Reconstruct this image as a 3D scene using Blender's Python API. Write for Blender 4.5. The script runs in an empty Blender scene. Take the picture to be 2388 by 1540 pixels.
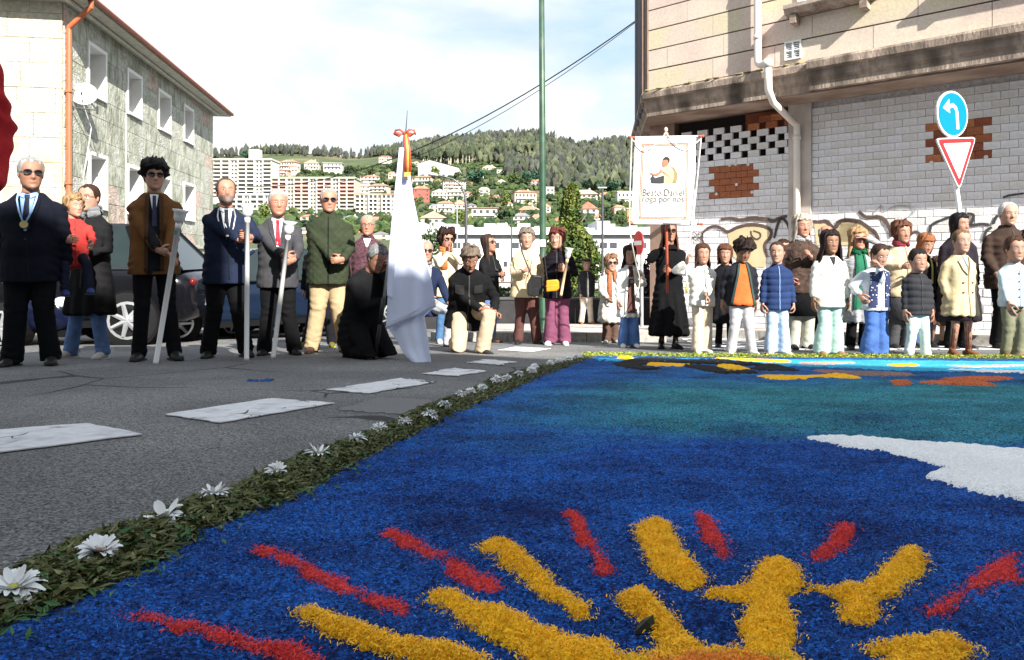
import bpy, bmesh, math, random
import numpy as np
from mathutils import Vector, Matrix, Quaternion
from mathutils.bvhtree import BVHTree
R = math.radians
rnd = random.Random(7)
rng = np.random.default_rng(11)
C = bpy.context.scene
COL = C.collection

# ------------------------------------------------------------ camera, light, sky
F = 1650.0                      # focal length in units of a 2388 px wide frame
HC = 0.48                       # camera height over the road
cam_d = bpy.data.cameras.new('camera'); cam = bpy.data.objects.new('camera', cam_d); COL.objects.link(cam)
cam.location = (0, 0, HC); cam.rotation_euler = (R(90), 0, 0)
cam_d.sensor_width = 36; cam_d.lens = F/2388*36; cam_d.shift_y = -170/2388
cam_d.clip_start = 0.05; cam_d.clip_end = 6000
C.camera = cam
SUN = Vector((-1.4, 2.4, -1.95)).normalized()      # the way the light travels
sd = bpy.data.lights.new('sun', 'SUN'); sd.energy = 5.0; sd.angle = R(0.5); sd.color = (1, .955, .88)
so = bpy.data.objects.new('sun', sd); COL.objects.link(so)
so.rotation_euler = SUN.to_track_quat('-Z', 'Y').to_euler(); so.location = (20, -40, 40)
world = bpy.data.worlds.new('World'); C.world = world; world.use_nodes = True
wn = world.node_tree.nodes; wl = world.node_tree.links; wn.clear()
out = wn.new('ShaderNodeOutputWorld'); bg = wn.new('ShaderNodeBackground')
sky = wn.new('ShaderNodeTexSky'); sky.sky_type = 'NISHITA'; sky.sun_disc = False
elev = math.asin(-SUN.z); sky.sun_elevation = elev
sky.sun_rotation = math.atan2(-SUN.x, -SUN.y); sky.altitude = 60; sky.dust_density = 1.5
tc = wn.new('ShaderNodeTexCoord'); mp = wn.new('ShaderNodeMapping')
mp.inputs['Scale'].default_value = (1.0, 1.0, 2.3); mp.inputs['Location'].default_value = (.35, .1, .2)
nz = wn.new('ShaderNodeTexNoise'); nz.inputs['Scale'].default_value = 1.7; nz.inputs['Detail'].default_value = 7
nz.inputs['Roughness'].default_value = .55; nz.inputs['Distortion'].default_value = .35
cr = wn.new('ShaderNodeValToRGB'); cr.color_ramp.elements[0].position = .38; cr.color_ramp.elements[1].position = .56
nz2 = wn.new('ShaderNodeTexNoise'); nz2.inputs['Scale'].default_value = 4.5; nz2.inputs['Detail'].default_value = 5
cc = wn.new('ShaderNodeValToRGB'); cc.color_ramp.elements[0].color = (5.0, 5.3, 5.7, 1); cc.color_ramp.elements[1].color = (7.2, 7.25, 7.3, 1)
cc.color_ramp.elements[0].position = .33; cc.color_ramp.elements[1].position = .62
skyg = wn.new('ShaderNodeMix'); skyg.data_type = 'RGBA'; skyg.inputs[0].default_value = .62
skyg.inputs[7].default_value = (4.0, 5.6, 7.0, 1)
mix = wn.new('ShaderNodeMix'); mix.data_type = 'RGBA'
wl.new(tc.outputs['Generated'], mp.inputs[0]); wl.new(mp.outputs[0], nz.inputs['Vector']); wl.new(mp.outputs[0], nz2.inputs['Vector'])
wl.new(nz.outputs['Fac'], cr.inputs[0]); wl.new(nz2.outputs['Fac'], cc.inputs[0])
wl.new(sky.outputs[0], skyg.inputs[6]); wl.new(cr.outputs[0], mix.inputs[0])
wl.new(skyg.outputs[2], mix.inputs[6]); wl.new(cc.outputs[0], mix.inputs[7])
wl.new(mix.outputs[2], bg.inputs[0]); bg.inputs[1].default_value = 0.070; wl.new(bg.outputs[0], out.inputs[0])
C.view_settings.view_transform = 'Standard'; C.view_settings.look = 'None'
C.view_settings.exposure = 1.36; C.view_settings.gamma = 1.0
C.cycles.use_denoising = True
C.cycles.max_bounces = 5; C.cycles.diffuse_bounces = 3; C.cycles.transparent_max_bounces = 6

# ------------------------------------------------------------ helpers
SL = 0.073
def gz(y):
    """height of the road: falls away from the camera, flat in the valley"""
    if y < 18: return -SL*y
    if y < 30: return -SL*18 - (y-18)*0.028
    return -1.65
def P(u, v, d): return Vector(((u-1194)/F*d, d, HC-(v-600)/F*d))
def G(u, v):
    """photo pixel on the sloping road -> ground point"""
    d = HC*F/(v-600-SL*F); return Vector(((u-1194)/F*d, d, -SL*d))
def lin(h):
    if isinstance(h, str):
        h = h.lstrip('#'); h = tuple(int(h[i:i+2], 16)/255 for i in (0, 2, 4))
        return tuple(c/12.92 if c <= .04045 else ((c+.055)/1.055)**2.4 for c in h)
    return tuple(h)
_M = {}
def mat(key, col, rough=.8, var=.12, vscale=6.0, bump=0.0, bscale=60.0, metal=0.0, col2=None, c2scale=2.0, c2pos=(.45, .6),
        spec=.4, detail=4, stretch=(1, 1, 1), sheen=0, coat=0, coord='Object', bdist=.01):
    if key in _M: return _M[key]
    m = bpy.data.materials.new(key); m.use_nodes = True; nt = m.node_tree; N = nt.nodes; L = nt.links
    b = N['Principled BSDF']; b.inputs['Roughness'].default_value = rough; b.inputs['Metallic'].default_value = metal
    b.inputs['Specular IOR Level'].default_value = spec
    if coat: b.inputs['Coat Weight'].default_value = coat; b.inputs['Coat Roughness'].default_value = .06
    if sheen: b.inputs['Sheen Weight'].default_value = sheen
    c = lin(col); t = N.new('ShaderNodeTexCoord'); mpn = N.new('ShaderNodeMapping'); mpn.inputs['Scale'].default_value = stretch
    L.new(t.outputs[coord], mpn.inputs[0])
    src = None
    if col2 is not None:
        n2 = N.new('ShaderNodeTexNoise'); n2.inputs['Scale'].default_value = c2scale; n2.inputs['Detail'].default_value = 5
        L.new(mpn.outputs[0], n2.inputs['Vector'])
        r2 = N.new('ShaderNodeValToRGB'); r2.color_ramp.elements[0].position = c2pos[0]; r2.color_ramp.elements[1].position = c2pos[1]
        r2.color_ramp.elements[0].color = (*c, 1); r2.color_ramp.elements[1].color = (*lin(col2), 1)
        L.new(n2.outputs['Fac'], r2.inputs[0]); src = r2.outputs[0]
    n = N.new('ShaderNodeTexNoise'); n.inputs['Scale'].default_value = vscale; n.inputs['Detail'].default_value = detail
    L.new(mpn.outputs[0], n.inputs['Vector'])
    mr = N.new('ShaderNodeMapRange'); mr.inputs[1].default_value = .25; mr.inputs[2].default_value = .75
    mr.inputs[3].default_value = 1-var; mr.inputs[4].default_value = 1+var; L.new(n.outputs['Fac'], mr.inputs[0])
    mx = N.new('ShaderNodeVectorMath'); mx.operation = 'SCALE'
    if src: L.new(src, mx.inputs[0])
    else: mx.inputs[0].default_value = c
    L.new(mr.outputs[0], mx.inputs['Scale']); L.new(mx.outputs[0], b.inputs['Base Color'])
    if bump:
        nb = N.new('ShaderNodeTexNoise'); nb.inputs['Scale'].default_value = bscale; nb.inputs['Detail'].default_value = 4
        L.new(mpn.outputs[0], nb.inputs['Vector'])
        bp = N.new('ShaderNodeBump'); bp.inputs['Strength'].default_value = bump; bp.inputs['Distance'].default_value = bdist
        L.new(nb.outputs['Fac'], bp.inputs['Height']); L.new(bp.outputs[0], b.inputs['Normal'])
    _M[key] = m; return m
def cloth(col, **k):
    key = 'cloth_'+str(col)+str(sorted(k.items()))
    a = dict(rough=.9, var=.2, vscale=9, bump=.28, bscale=15, sheen=0, spec=.12, bdist=.03); a.update(k)
    return mat(key, col, **a)

class MB:
    """collects shapes for ONE mesh object"""
    def __init__(s): s.v = []; s.f = []; s.m = []
    def add(s, V, Fc, mi=0):
        k = len(s.v); s.v.extend([tuple(p) for p in V]); s.f.extend([tuple(i+k for i in f) for f in Fc]); s.m.extend([mi]*len(Fc)); return s
    def quad(s, a, b, c, d, mi=0): return s.add([a, b, c, d], [(0, 1, 2, 3)], mi)
    def box(s, lo, hi, mi=0):
        x0, y0, z0 = lo; x1, y1, z1 = hi
        return s.add([(x0,y0,z0),(x1,y0,z0),(x1,y1,z0),(x0,y1,z0),(x0,y0,z1),(x1,y0,z1),(x1,y1,z1),(x0,y1,z1)],
              [(0,3,2,1),(4,5,6,7),(0,1,5,4),(1,2,6,5),(2,3,7,6),(3,0,4,7)], mi)
    def prism(s, loop_a, loop_b, mi=0):
        """two matching loops joined and capped"""
        n = len(loop_a); return s.add(list(loop_a)+list(loop_b), [tuple(range(n))[::-1], tuple(range(n, 2*n))]+[(i, (i+1) % n, n+(i+1) % n, n+i) for i in range(n)], mi)
    def tube(s, pts, r, n=8, xref=(1, 0, 0), cap=True, mi=0, power=1.0):
        pts = [Vector(p) for p in pts]; m = len(pts)
        if not isinstance(r, (list, tuple)): r = [r]*m
        V = []
        for i, p in enumerate(pts):
            t = (pts[min(i+1, m-1)]-pts[max(i-1, 0)]); t = t.normalized() if t.length > 1e-9 else Vector((0, 0, 1))
            x = Vector(xref); x = x-t*x.dot(t)
            if x.length < .05: x = Vector((0, 1, 0)); x = x-t*x.dot(t)
            if x.length < .05: x = Vector((0, 0, 1)); x = x-t*x.dot(t)
            x.normalize(); y = t.cross(x)
            rx, ry = (r[i] if isinstance(r[i], (tuple, list)) else (r[i], r[i]))
            for k in range(n):
                a = 2*math.pi*k/n; ca, sa = math.cos(a), math.sin(a)
                if power != 1: ca = math.copysign(abs(ca)**power, ca); sa = math.copysign(abs(sa)**power, sa)
                V.append(p+x*(rx*ca)+y*(ry*sa))
        Fc = [(i*n+k, i*n+(k+1) % n, (i+1)*n+(k+1) % n, (i+1)*n+k) for i in range(m-1) for k in range(n)]
        if cap: Fc += [tuple(range(n))[::-1], tuple(range((m-1)*n, m*n))]
        return s.add(V, Fc, mi)
    def ell(s, c, r, n=10, m=6, mi=0, rot=None):
        c = Vector(c); V = [Vector((0, 0, -r[2]))]
        for j in range(1, m):
            a = -math.pi/2+math.pi*j/m
            for k in range(n):
                b = 2*math.pi*k/n; V.append(Vector((r[0]*math.cos(a)*math.cos(b), r[1]*math.cos(a)*math.sin(b), r[2]*math.sin(a))))
        V.append(Vector((0, 0, r[2])))
        if rot is not None: V = [rot @ p for p in V]
        V = [p+c for p in V]
        Fc = [(0, 1+(k+1) % n, 1+k) for k in range(n)]
        for j in range(m-2):
            Fc += [(1+j*n+k, 1+j*n+(k+1) % n, 1+(j+1)*n+(k+1) % n, 1+(j+1)*n+k) for k in range(n)]
        e = len(V)-1; Fc += [(e, 1+(m-2)*n+k, 1+(m-2)*n+(k+1) % n) for k in range(n)]
        return s.add(V, Fc, mi)
    def mesh(s, name, mats, smooth=False):
        me = bpy.data.meshes.new(name); me.from_pydata(s.v, [], s.f)
        for m in (mats if isinstance(mats, (list, tuple)) else [mats]): me.materials.append(m)
        if any(s.m): me.polygons.foreach_set('material_index', s.m)
        if smooth: me.polygons.foreach_set('use_smooth', [True]*len(s.f))
        me.update(); return me
    def obj(s, name, mats, parent=None, smooth=False, world=True):
        if parent is not None and world:
            l = parent.location; s.v = [(a-l.x, b-l.y, c-l.z) for a, b, c in s.v]
        return put(name, s.mesh(name, mats, smooth), parent)
def put(name, me, parent=None, loc=None):
    o = bpy.data.objects.new(name, me); COL.objects.link(o)
    if parent is not None: o.parent = parent
    if loc is not None: o.location = loc
    return o
def npmesh(name, V, Fq, mats, smooth=False):
    """fast mesh from arrays; Fq (n,3) or (n,4)"""
    me = bpy.data.meshes.new(name); V = np.asarray(V, dtype=np.float32); Fq = np.asarray(Fq, dtype=np.int32)
    n, k = Fq.shape; me.vertices.add(len(V)); me.vertices.foreach_set('co', V.ravel())
    me.loops.add(n*k); me.loops.foreach_set('vertex_index', Fq.ravel())
    me.polygons.add(n); me.polygons.foreach_set('loop_start', np.arange(0, n*k, k, dtype=np.int32))
    me.polygons.foreach_set('use_smooth', [smooth]*n)
    for m in (mats if isinstance(mats, (list, tuple)) else [mats]): me.materials.append(m)
    me.update(calc_edges=True); me.validate(); return me
def root(name, label, cat, loc, rz=0, group=None):
    o = bpy.data.objects.new(name, None); COL.objects.link(o); o.empty_display_size = .1
    o.location = loc; o.rotation_euler = (0, 0, rz); return tag(o, label, cat, group)
def tag(o, label=None, cat=None, group=None, kind=None):
    if label: o['label'] = label
    if cat: o['category'] = cat
    if group: o['group'] = group
    if kind: o['kind'] = kind
    return o
def struct(o): o['kind'] = 'structure'; return o
def stuff(o): o['kind'] = 'stuff'; return o
def wnoise(V, scale, seed=0, octv=3):
    """cheap smooth pseudo-noise in numpy, about -1..1"""
    r = np.random.default_rng(seed); out = np.zeros(len(V)); amp = 1; tot = 0
    for o in range(octv):
        for k in range(5):
            d = r.normal(size=3); d /= np.linalg.norm(d); ph = r.uniform(0, 6.28)
            out += amp*np.sin((V@d)*scale*6.28*r.uniform(.7, 1.3)+ph); tot += amp*.5
        amp *= .5; scale *= 2.03
    return out/tot*.8
class Plane:
    """a vertical wall plane: s runs along it, o points out of it, z is up"""
    def __init__(s, p, d, n): s.p = Vector((p[0], p[1])); s.d = Vector(d).normalized(); s.n = Vector(n).normalized()
    def at(s, a, o, z): q = s.p+s.d*a+s.n*o; return Vector((q.x, q.y, z))
    def hit(s, u, off=0.0):
        """s coordinate and depth where the sight line of column u meets the plane"""
        k = (u-1194)/F; q = s.p+s.n*off
        t = (k*q.y-q.x)/(s.d.x-k*s.d.y); return t, q.y+s.d.y*t
    def sz(s, u, v, off=0.0): t, d = s.hit(u, off); return t, HC-(v-600)/F*d
    def box(s, mb, s0, s1, o0, o1, z0, z1, mi=0):
        a = [s.at(x, o, z0) for x, o in ((s0, o0), (s1, o0), (s1, o1), (s0, o1))]
        b = [s.at(x, o, z1) for x, o in ((s0, o0), (s1, o0), (s1, o1), (s0, o1))]
        return mb.prism(a, b, mi)
def rect_minus(rects, hole, eps=.02):
    out = []
    for (a, b, c, d) in rects:
        h0, h1, k0, k1 = hole
        if h1 <= a or h0 >= b or k1 <= c or k0 >= d: out.append((a, b, c, d)); continue
        if h0-a > eps: out.append((a, h0, c, d))
        if b-h1 > eps: out.append((h1, b, c, d))
        m0, m1 = max(a, h0), min(b, h1)
        if k0-c > eps: out.append((m0, m1, c, k0))
        if d-k1 > eps: out.append((m0, m1, k1, d))
    return out
# ------------------------------------------------------------ ground and road
asphalt = mat('asphalt', (.120, .120, .124), rough=.9, var=.45, vscale=150, bump=.9, bscale=110, col2=(.17, .168, .165), c2scale=.9, detail=6, bdist=.012, coord='Object')
def crack_nodes(m, scale, col, wid=.03):
    nt = m.node_tree; N = nt.nodes; L = nt.links; b = N['Principled BSDF']; old = b.inputs['Base Color'].links[0].from_socket
    t = N.new('ShaderNodeTexCoord'); ns = N.new('ShaderNodeTexNoise'); ns.inputs['Scale'].default_value = scale*2
    va = N.new('ShaderNodeMix'); va.data_type = 'VECTOR'; va.inputs[0].default_value = .12
    L.new(t.outputs['Object'], ns.inputs['Vector']); L.new(t.outputs['Object'], va.inputs[4]); L.new(ns.outputs['Color'], va.inputs[5])
    vo = N.new('ShaderNodeTexVoronoi'); vo.feature = 'DISTANCE_TO_EDGE'; vo.inputs['Scale'].default_value = scale; L.new(va.outputs[1], vo.inputs['Vector'])
    n2 = N.new('ShaderNodeTexNoise'); n2.inputs['Scale'].default_value = scale*.9; L.new(t.outputs['Object'], n2.inputs['Vector'])
    mr2 = N.new('ShaderNodeMapRange'); mr2.inputs[1].default_value = .47; mr2.inputs[2].default_value = .62; mr2.inputs[3].default_value = 0; mr2.inputs[4].default_value = wid; L.new(n2.outputs['Fac'], mr2.inputs[0])
    lt = N.new('ShaderNodeMath'); lt.operation = 'LESS_THAN'; L.new(vo.outputs['Distance'], lt.inputs[0]); L.new(mr2.outputs[0], lt.inputs[1])
    mx = N.new('ShaderNodeMix'); mx.data_type = 'RGBA'; L.new(lt.outputs[0], mx.inputs[0]); L.new(old, mx.inputs[6]); mx.inputs[7].default_value = (*col, 1)
    L.new(mx.outputs[2], b.inputs['Base Color'])
def asphalt_speckle(m):
    nt = m.node_tree; N = nt.nodes; L = nt.links; b = N['Principled BSDF']
    old = b.inputs['Base Color'].links[0].from_socket
    t = N.new('ShaderNodeTexCoord'); vo = N.new('ShaderNodeTexVoronoi'); vo.inputs['Scale'].default_value = 190
    L.new(t.outputs['Object'], vo.inputs['Vector'])
    r = N.new('ShaderNodeSeparateColor'); L.new(vo.outputs['Color'], r.inputs[0])
    mr = N.new('ShaderNodeMapRange'); mr.inputs[1].default_value = 0; mr.inputs[2].default_value = 1; mr.inputs[3].default_value = .22; mr.inputs[4].default_value = 1.85
    L.new(r.outputs[0], mr.inputs[0])
    s = N.new('ShaderNodeVectorMath'); s.operation = 'SCALE'; L.new(old, s.inputs[0]); L.new(mr.outputs[0], s.inputs['Scale'])
    L.new(s.outputs[0], b.inputs['Base Color'])
asphalt_speckle(asphalt); crack_nodes(asphalt, .7, (.03, .03, .03), .008)
ys = [-60, -30, -12, -4]+[i*.5 for i in range(0, 70)]+[36, 45, 60, 90, 115]
xs = [-400, -160, -90, -50, -30, -20, -14, -9, -6, -3, -1, 1, 3, 6, 9, 14, 20, 30, 50, 90, 160, 400]
mb = MB(); V = [(x, y, gz(y)) for y in ys for x in xs]; n = len(xs)
mb.add(V, [(j*n+i, j*n+i+1, (j+1)*n+i+1, (j+1)*n+i) for j in range(len(ys)-1) for i in range(n-1)])
struct(mb.obj('road', asphalt))
def ground_poly(name, uv, m, lift, parent=None, th=.004, wob=0.0, sub=10, notch=0, seed=1):
    """flat painted shape on the sloping road, edges slightly worn"""
    pts = [G(u, v) if not isinstance(u, Vector) else u for u, v in uv]; rr = random.Random(seed); L = []
    for i, a in enumerate(pts):
        b = pts[(i+1) % len(pts)]
        for k in range(sub):
            t = k/sub; p = a.lerp(b, t)
            if k: d = (b-a).normalized(); nn = Vector((-d.y, d.x, 0)); p = p+nn*rr.uniform(-wob, wob)
            L.append(Vector((p.x, p.y, gz(p.y)+lift)))
    mb = MB(); mb.prism([p-Vector((0, 0, th)) for p in L], L); return mb.obj(name, m, parent)
paint = mat('road_paint', (.62, .62, .64), rough=.8, var=.12, vscale=25, bump=.3, bscale=60, col2=(.50, .50, .52), c2scale=9, c2pos=(.5, .62))
crack_nodes(paint, 4.0, (.07, .07, .07))
tag(ground_poly('painted_marking', [(385, 970), (512, 989), (781, 943), (632, 932)], paint, .008, wob=.008), kind='structure')
tag(ground_poly('painted_marking', [(-190, 1085), (-10, 1060), (332, 1017), (205, 991), (-60, 1010)], paint, .008, wob=.008, seed=2), kind='structure')
tag(ground_poly('painted_marking', [(760, 911), (860, 920), (1018, 893), (935, 884)], paint, .008, wob=.012, seed=3), kind='structure')
tag(ground_poly('painted_marking', [(985, 873), (1070, 879), (1135, 868), (1060, 860)], paint, .008, wob=.03, seed=4, sub=7), kind='structure')
tag(ground_poly('painted_marking', [(1090, 848), (1160, 853), (1205, 846), (1130, 840)], paint, .008, wob=.04, seed=5, sub=7), kind='structure')
tag(ground_poly('painted_marking', [(1160, 818), (1240, 822), (1285, 814), (1200, 810)], paint, .008, wob=.02, seed=6, sub=7), kind='structure')
patchm = mat('asphalt_patch', (.15, .15, .15), rough=.9, var=.3, vscale=140, bump=.5, bscale=120)
tag(ground_poly('road_repair', [(790, 958), (935, 968), (1010, 935), (880, 928)], patchm, .004, wob=.02, seed=8), kind='structure')
# crossing stripes in front of the brick building
for k, y in enumerate((8.25, 8.85, 9.5, 10.2, 10.9)):
    mb = MB(); L = []
    x1 = 6.52+(10.7-y)*1.104+ -1.9
    x0 = 2.35+.15*(y-9)
    for (x, yy) in ((x0, y), (max(x0+.5, x1), y), (max(x0+.5, x1-.4), y+.38), (x0+.06, y+.38)): L.append(Vector((x, yy, gz(yy)+.008)))
    mb.prism([p-Vector((0, 0, .004)) for p in L], L); struct(mb.obj('crossing_stripe', paint))
# pavements with kerb
pave = mat('pavement', (.46, .42, .38), rough=.85, var=.2, vscale=14, bump=.3, bscale=70, col2=(.42, .33, .30), c2scale=1.5)
kerbm = mat('kerb_stone', (.33, .31, .28), rough=.9, var=.3, vscale=18, bump=.4, bscale=50)
def slab(name, pts, z_of, th, m):
    mb = MB(); top = [Vector((x, y, z_of(x, y))) for x, y in pts]; mb.prism([p-Vector((0, 0, th)) for p in top], top); return mb.obj(name, m)
zk = lambda x, y: gz(y)+.13
struct(slab('pavement', [(-1.2, 10.55), (2.2, 10.3), (2.3, 16.6), (-1.2, 16.6)], zk, .3, pave))
for i in range(6):
    x0 = -1.2+i*.57; y0 = 10.55-.25*(i/6); y1 = 10.55-.25*((i+1)/6)
    struct(slab('kerb', [(x0+.006, y0-.16), (x0+.564, y1-.16), (x0+.564, y1-.004), (x0+.006, y0-.004)], lambda x, y: gz(y)+.135, .3, kerbm))
wall_pave = -1.20
def wp(x, y): return gz(y)+.14
rb = Plane((2.64, 14.2), (.741, -.671), (-.671, -.741))
mb = MB(); pts = [rb.at(-1.2, 1.5, 0), rb.at(9.5, 1.5, 0), rb.at(9.5, -.4, 0), rb.at(-1.2, -.4, 0)]
struct(slab('pavement', [(p.x, p.y) for p in pts], wp, .3, pave))
for i in range(10):
    a = rb.at(-1.2+i*1.07, 1.66, 0); b = rb.at(-1.2+i*1.07+1.06, 1.66, 0); c = rb.at(-1.2+i*1.07+1.06, 1.504, 0); d = rb.at(-1.2+i*1.07, 1.504, 0)
    struct(slab('kerb', [(p.x, p.y) for p in (a, b, c, d)], lambda x, y: gz(y)+.145, .3, kerbm))

# ------------------------------------------------------------ valley and hill
PROF = [(110, 632), (180, 575), (250, 545), (400, 508), (500, 468), (650, 428), (850, 388), (1200, 337)]
def vprof(y):
    for (a, va), (b, vb) in zip(PROF, PROF[1:]):
        if y <= b: return va+(vb-va)*(y-a)/(b-a)
    return PROF[-1][1]
def yprof(v):
    for (a, va), (b, vb) in zip(PROF, PROF[1:]):
        if v >= vb: return a+(b-a)*max(0, (va-v))/(va-vb)
    return 1200
RIDGE = [(-2000, 380), (300, 365), (498, 364), (640, 357), (760, 362), (830, 368), (900, 356), (985, 340), (1040, 336), (1100, 330), (1200, 322), (1260, 318), (1300, 331), (1345, 347), (1400, 341), (1440, 334), (1480, 338), (1800, 350), (5000, 380)]
def ridge(u):
    for (a, va), (b, vb) in zip(RIDGE, RIDGE[1:]):
        if u <= b: return va+(vb-va)*(u-a)/(b-a)
    return 380
def hill(x, y):
    u = 1194+x/y*F; v = vprof(min(y, 1200)); rv = ridge(u)
    t = min(1, max(0, (y-650)/550)); v = v+(rv-337)*t
    z = HC+(600-v)/F*min(y, 1200)
    if y > 1200: z -= (y-1200)*.35
    return z+math.sin(x*.021+y*.013)*1.2*min(1, y/400)
def hill_hit(u, v):
    y = 250
    while y < 1200:
        x = (u-1194)/F*y
        if HC+(600-v)/F*y <= hill(x, y): break
        y += 4
    return Vector(((u-1194)/F*y, y, HC+(600-v)/F*y))
grass = mat('hill_ground', (.055, .075, .028), rough=.95, var=.35, vscale=.03, col2=(.13, .12, .06), c2scale=.012, detail=8)
HY = [112, 130, 150, 180, 215, 250, 290, 330, 370, 400, 440, 480, 520, 560, 600, 650, 700, 760, 820, 880, 950, 1020, 1100, 1160, 1200, 1260, 1400]
HXk = np.linspace(-1.2, 1.2, 90); V = []
for y in HY:
    for k in HXk: V.append((k*y*1.0, y, hill(k*y, y)))
n = len(HXk); mb = MB(); mb.add(V, [(j*n+i, j*n+i+1, (j+1)*n+i+1, (j+1)*n+i) for j in range(len(HY)-1) for i in range(n-1)])
struct(mb.obj('hill', grass, smooth=True))
mb = MB(); mb.box((-3500, -200, -14), (3500, 3000, -12)); struct(mb.obj('valley_ground', grass))
# ------------------------------------------------------------ left stone building
def brick_mesh(w, h, d, m, bev=.004, name='brick'):
    mb = MB(); b = bev
    a = [(-w/2, 0, -h/2), (w/2, 0, -h/2), (w/2, 0, h/2), (-w/2, 0, h/2)]
    c = [(-w/2, -d+b, -h/2), (w/2, -d+b, -h/2), (w/2, -d+b, h/2), (-w/2, -d+b, h/2)]
    e = [(-w/2+b, -d, -h/2+b), (w/2-b, -d, -h/2+b), (w/2-b, -d, h/2-b), (-w/2+b, -d, h/2-b)]
    V = a+c+e; Fc = []
    for k in (0, 4): Fc += [(k+i, k+(i+1) % 4, k+4+(i+1) % 4, k+4+i) for i in range(4)]
    Fc.append((8, 9, 10, 11)); mb.add(V, Fc); return mb.mesh(name, m)
lb = Plane((-11.2, 17.7), (-.152, 1), (1, .152))
lf = Plane((-11.2, 17.7), (-1, -.152), (.152, -1))
stone_green = mat('mossy_slab', (.42, .43, .36), rough=.95, var=.35, vscale=8, bump=.9, bscale=14, col2=(.27, .28, .22), c2scale=2.6, detail=9, bdist=.05, stretch=(1, 1, .5))
stone_green2 = mat('mossy_slab_grey', (.45, .45, .40), rough=.95, var=.4, vscale=10, bump=.9, bscale=18, col2=(.36, .37, .29), c2scale=2.3, detail=9, bdist=.05)
stone_pink = mat('pinkish_slab', (.52, .40, .35), rough=.95, var=.35, vscale=9, bump=.9, bscale=18, col2=(.33, .30, .22), c2scale=2, bdist=.05)
stone_pale = mat('pale_stone', (.44, .41, .33), rough=.95, var=.25, vscale=10, bump=.9, bscale=16, col2=(.42, .41, .33), c2scale=1.4, bdist=.05, detail=8)
stone_warm = mat('warm_stone', (.46, .385, .27), rough=.95, var=.22, vscale=10, bump=.9, bscale=16, col2=(.50, .46, .36), c2scale=1.6, bdist=.05, detail=8)
joint = mat('joint_mortar', (.27, .27, .22), rough=.95, var=.2)
white_frame = mat('white_surround', (.78, .78, .76), rough=.7, var=.06, vscale=3)
glass_dark = mat('window_glass', (.03, .035, .04), rough=.25, var=.2, spec=.35)
wood_dark = mat('dark_window_frame', (.05, .045, .04), rough=.6)
LB = root('stone_building', 'three storey mossy stone building with white deep window surrounds and orange gutter', 'building', lb.at(0, 0, -1.4))
TOP = 6.85
mb = MB(); a = [lb.at(0, -.03, 0), lb.at(13.9, -.03, 0), lb.at(13.9, -9, 0), lf.at(9, -.03, 0)]
for i, q in enumerate(a): a[i] = Vector((q.x, q.y, 0))
a = [lb.at(.03, -.5, 0), lb.at(13.9, -.5, 0), lb.at(13.9, -9.5, 0), lb.at(.03, -9.5, 0)]
mb.prism([Vector((p.x, p.y, -2.0)) for p in a], [Vector((p.x, p.y, TOP)) for p in a]); mb.obj('wall', joint, LB)
wins = []
for (u0, u1, z0, z1) in ((202, 246, 4.85, 6.3), (294, 329, 4.88, 6.3), (367, 397, 4.9, 6.32), (427, 450, 4.95, 6.4),
                         (205, 248, 1.8, 3.35), (295, 331, 1.8, 3.35), (368, 398, 1.82, 3.36), (427, 453, 1.9, 3.4),
                         (368, 398, -.45, .3), (428, 452, -.4, .3), (296, 330, -.45, .3)):
    wins.append((lb.hit(u0)[0], lb.hit(u1)[0], z0, z1))
rects = [(0.03, 13.9, -2.0, TOP)]
for w in wins: rects = rect_minus(rects, w)
for r_ in rects:
    mb = MB(); lb.box(mb, r_[0], r_[1], -.499, -.03, r_[2], r_[3]); mb.obj('wall', joint, LB)
rects = []
z = -1.5; row = 0
while z < TOP-.01:
    h = .62 if row % 2 else .55; z1 = min(z+h, TOP); s = -.3-(row % 2)*.55
    while s < 13.9:
        w = rnd.choice((.95, 1.15, 1.35)); rects.append((max(s, 0)+.006, min(s+w, 13.9)-.006, z+.006, z1-.006)); s += w
    z = z1; row += 1
for w in wins: rects = rect_minus(rects, (w[0]-.02, w[1]+.02, w[2]-.02, w[3]+.02))
rects = rect_minus(rects, (-1, 20, .82, .98))
for (s0, s1, z0, z1) in rects:
    if s1-s0 < .05 or z1-z0 < .04: continue
    mb = MB(); lb.box(mb, s0, s1, -.03, rnd.uniform(.0, .012), z0, z1)
    m = stone_pink if rnd.random() < .09 else (stone_green if rnd.random() < .6 else stone_green2)
    mb.obj('stone_slab', m, LB)
mb = MB(); lb.box(mb, -.04, 13.9, -.03, .07, .83, .97); mb.obj('string_course', stone_green2, LB)
for (s0, s1, z0, z1) in wins:
    fr = MB(); t = .10; o = .05; dp = -.42
    lb.box(fr, s0, s0+t, dp, o, z0, z1); lb.box(fr, s1-t, s1, dp, o, z0, z1); lb.box(fr, s0+t, s1-t, dp, o-.003, z1-t, z1); lb.box(fr, s0+t, s1-t, dp, o+.03, z0, z0+t*.8)
    w = fr.obj('window', white_frame, LB)
    g = MB(); lb.box(g, s0+t, s1-t, dp-.02, dp+.02, z0+t*.8, z1-t); g2 = g.obj('pane', glass_dark, w, world=False)
    for ob in (g2,): ob.location = (0, 0, 0)
    me = g2.data
    for vtx in me.vertices: vtx.co -= LB.location
    fm = MB(); sm = (s0+s1)/2; zz = z0+(z1-z0)*.62
    for (a0, a1, b0, b1) in ((s0+t, s0+t+.07, z0+.08, z1-t), (s1-t-.07, s1-t, z0+.08, z1-t), (sm-.04, sm+.04, z0+.08, z1-t), (s0+t+.07, s1-t-.07, zz, zz+.05)):
        lb.box(fm, a0, a1, dp+.02, dp+.07, b0, b1)
    f2 = fm.obj('frame', wood_dark, w, world=False)
    for vtx in f2.data.vertices: vtx.co -= LB.location
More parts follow.
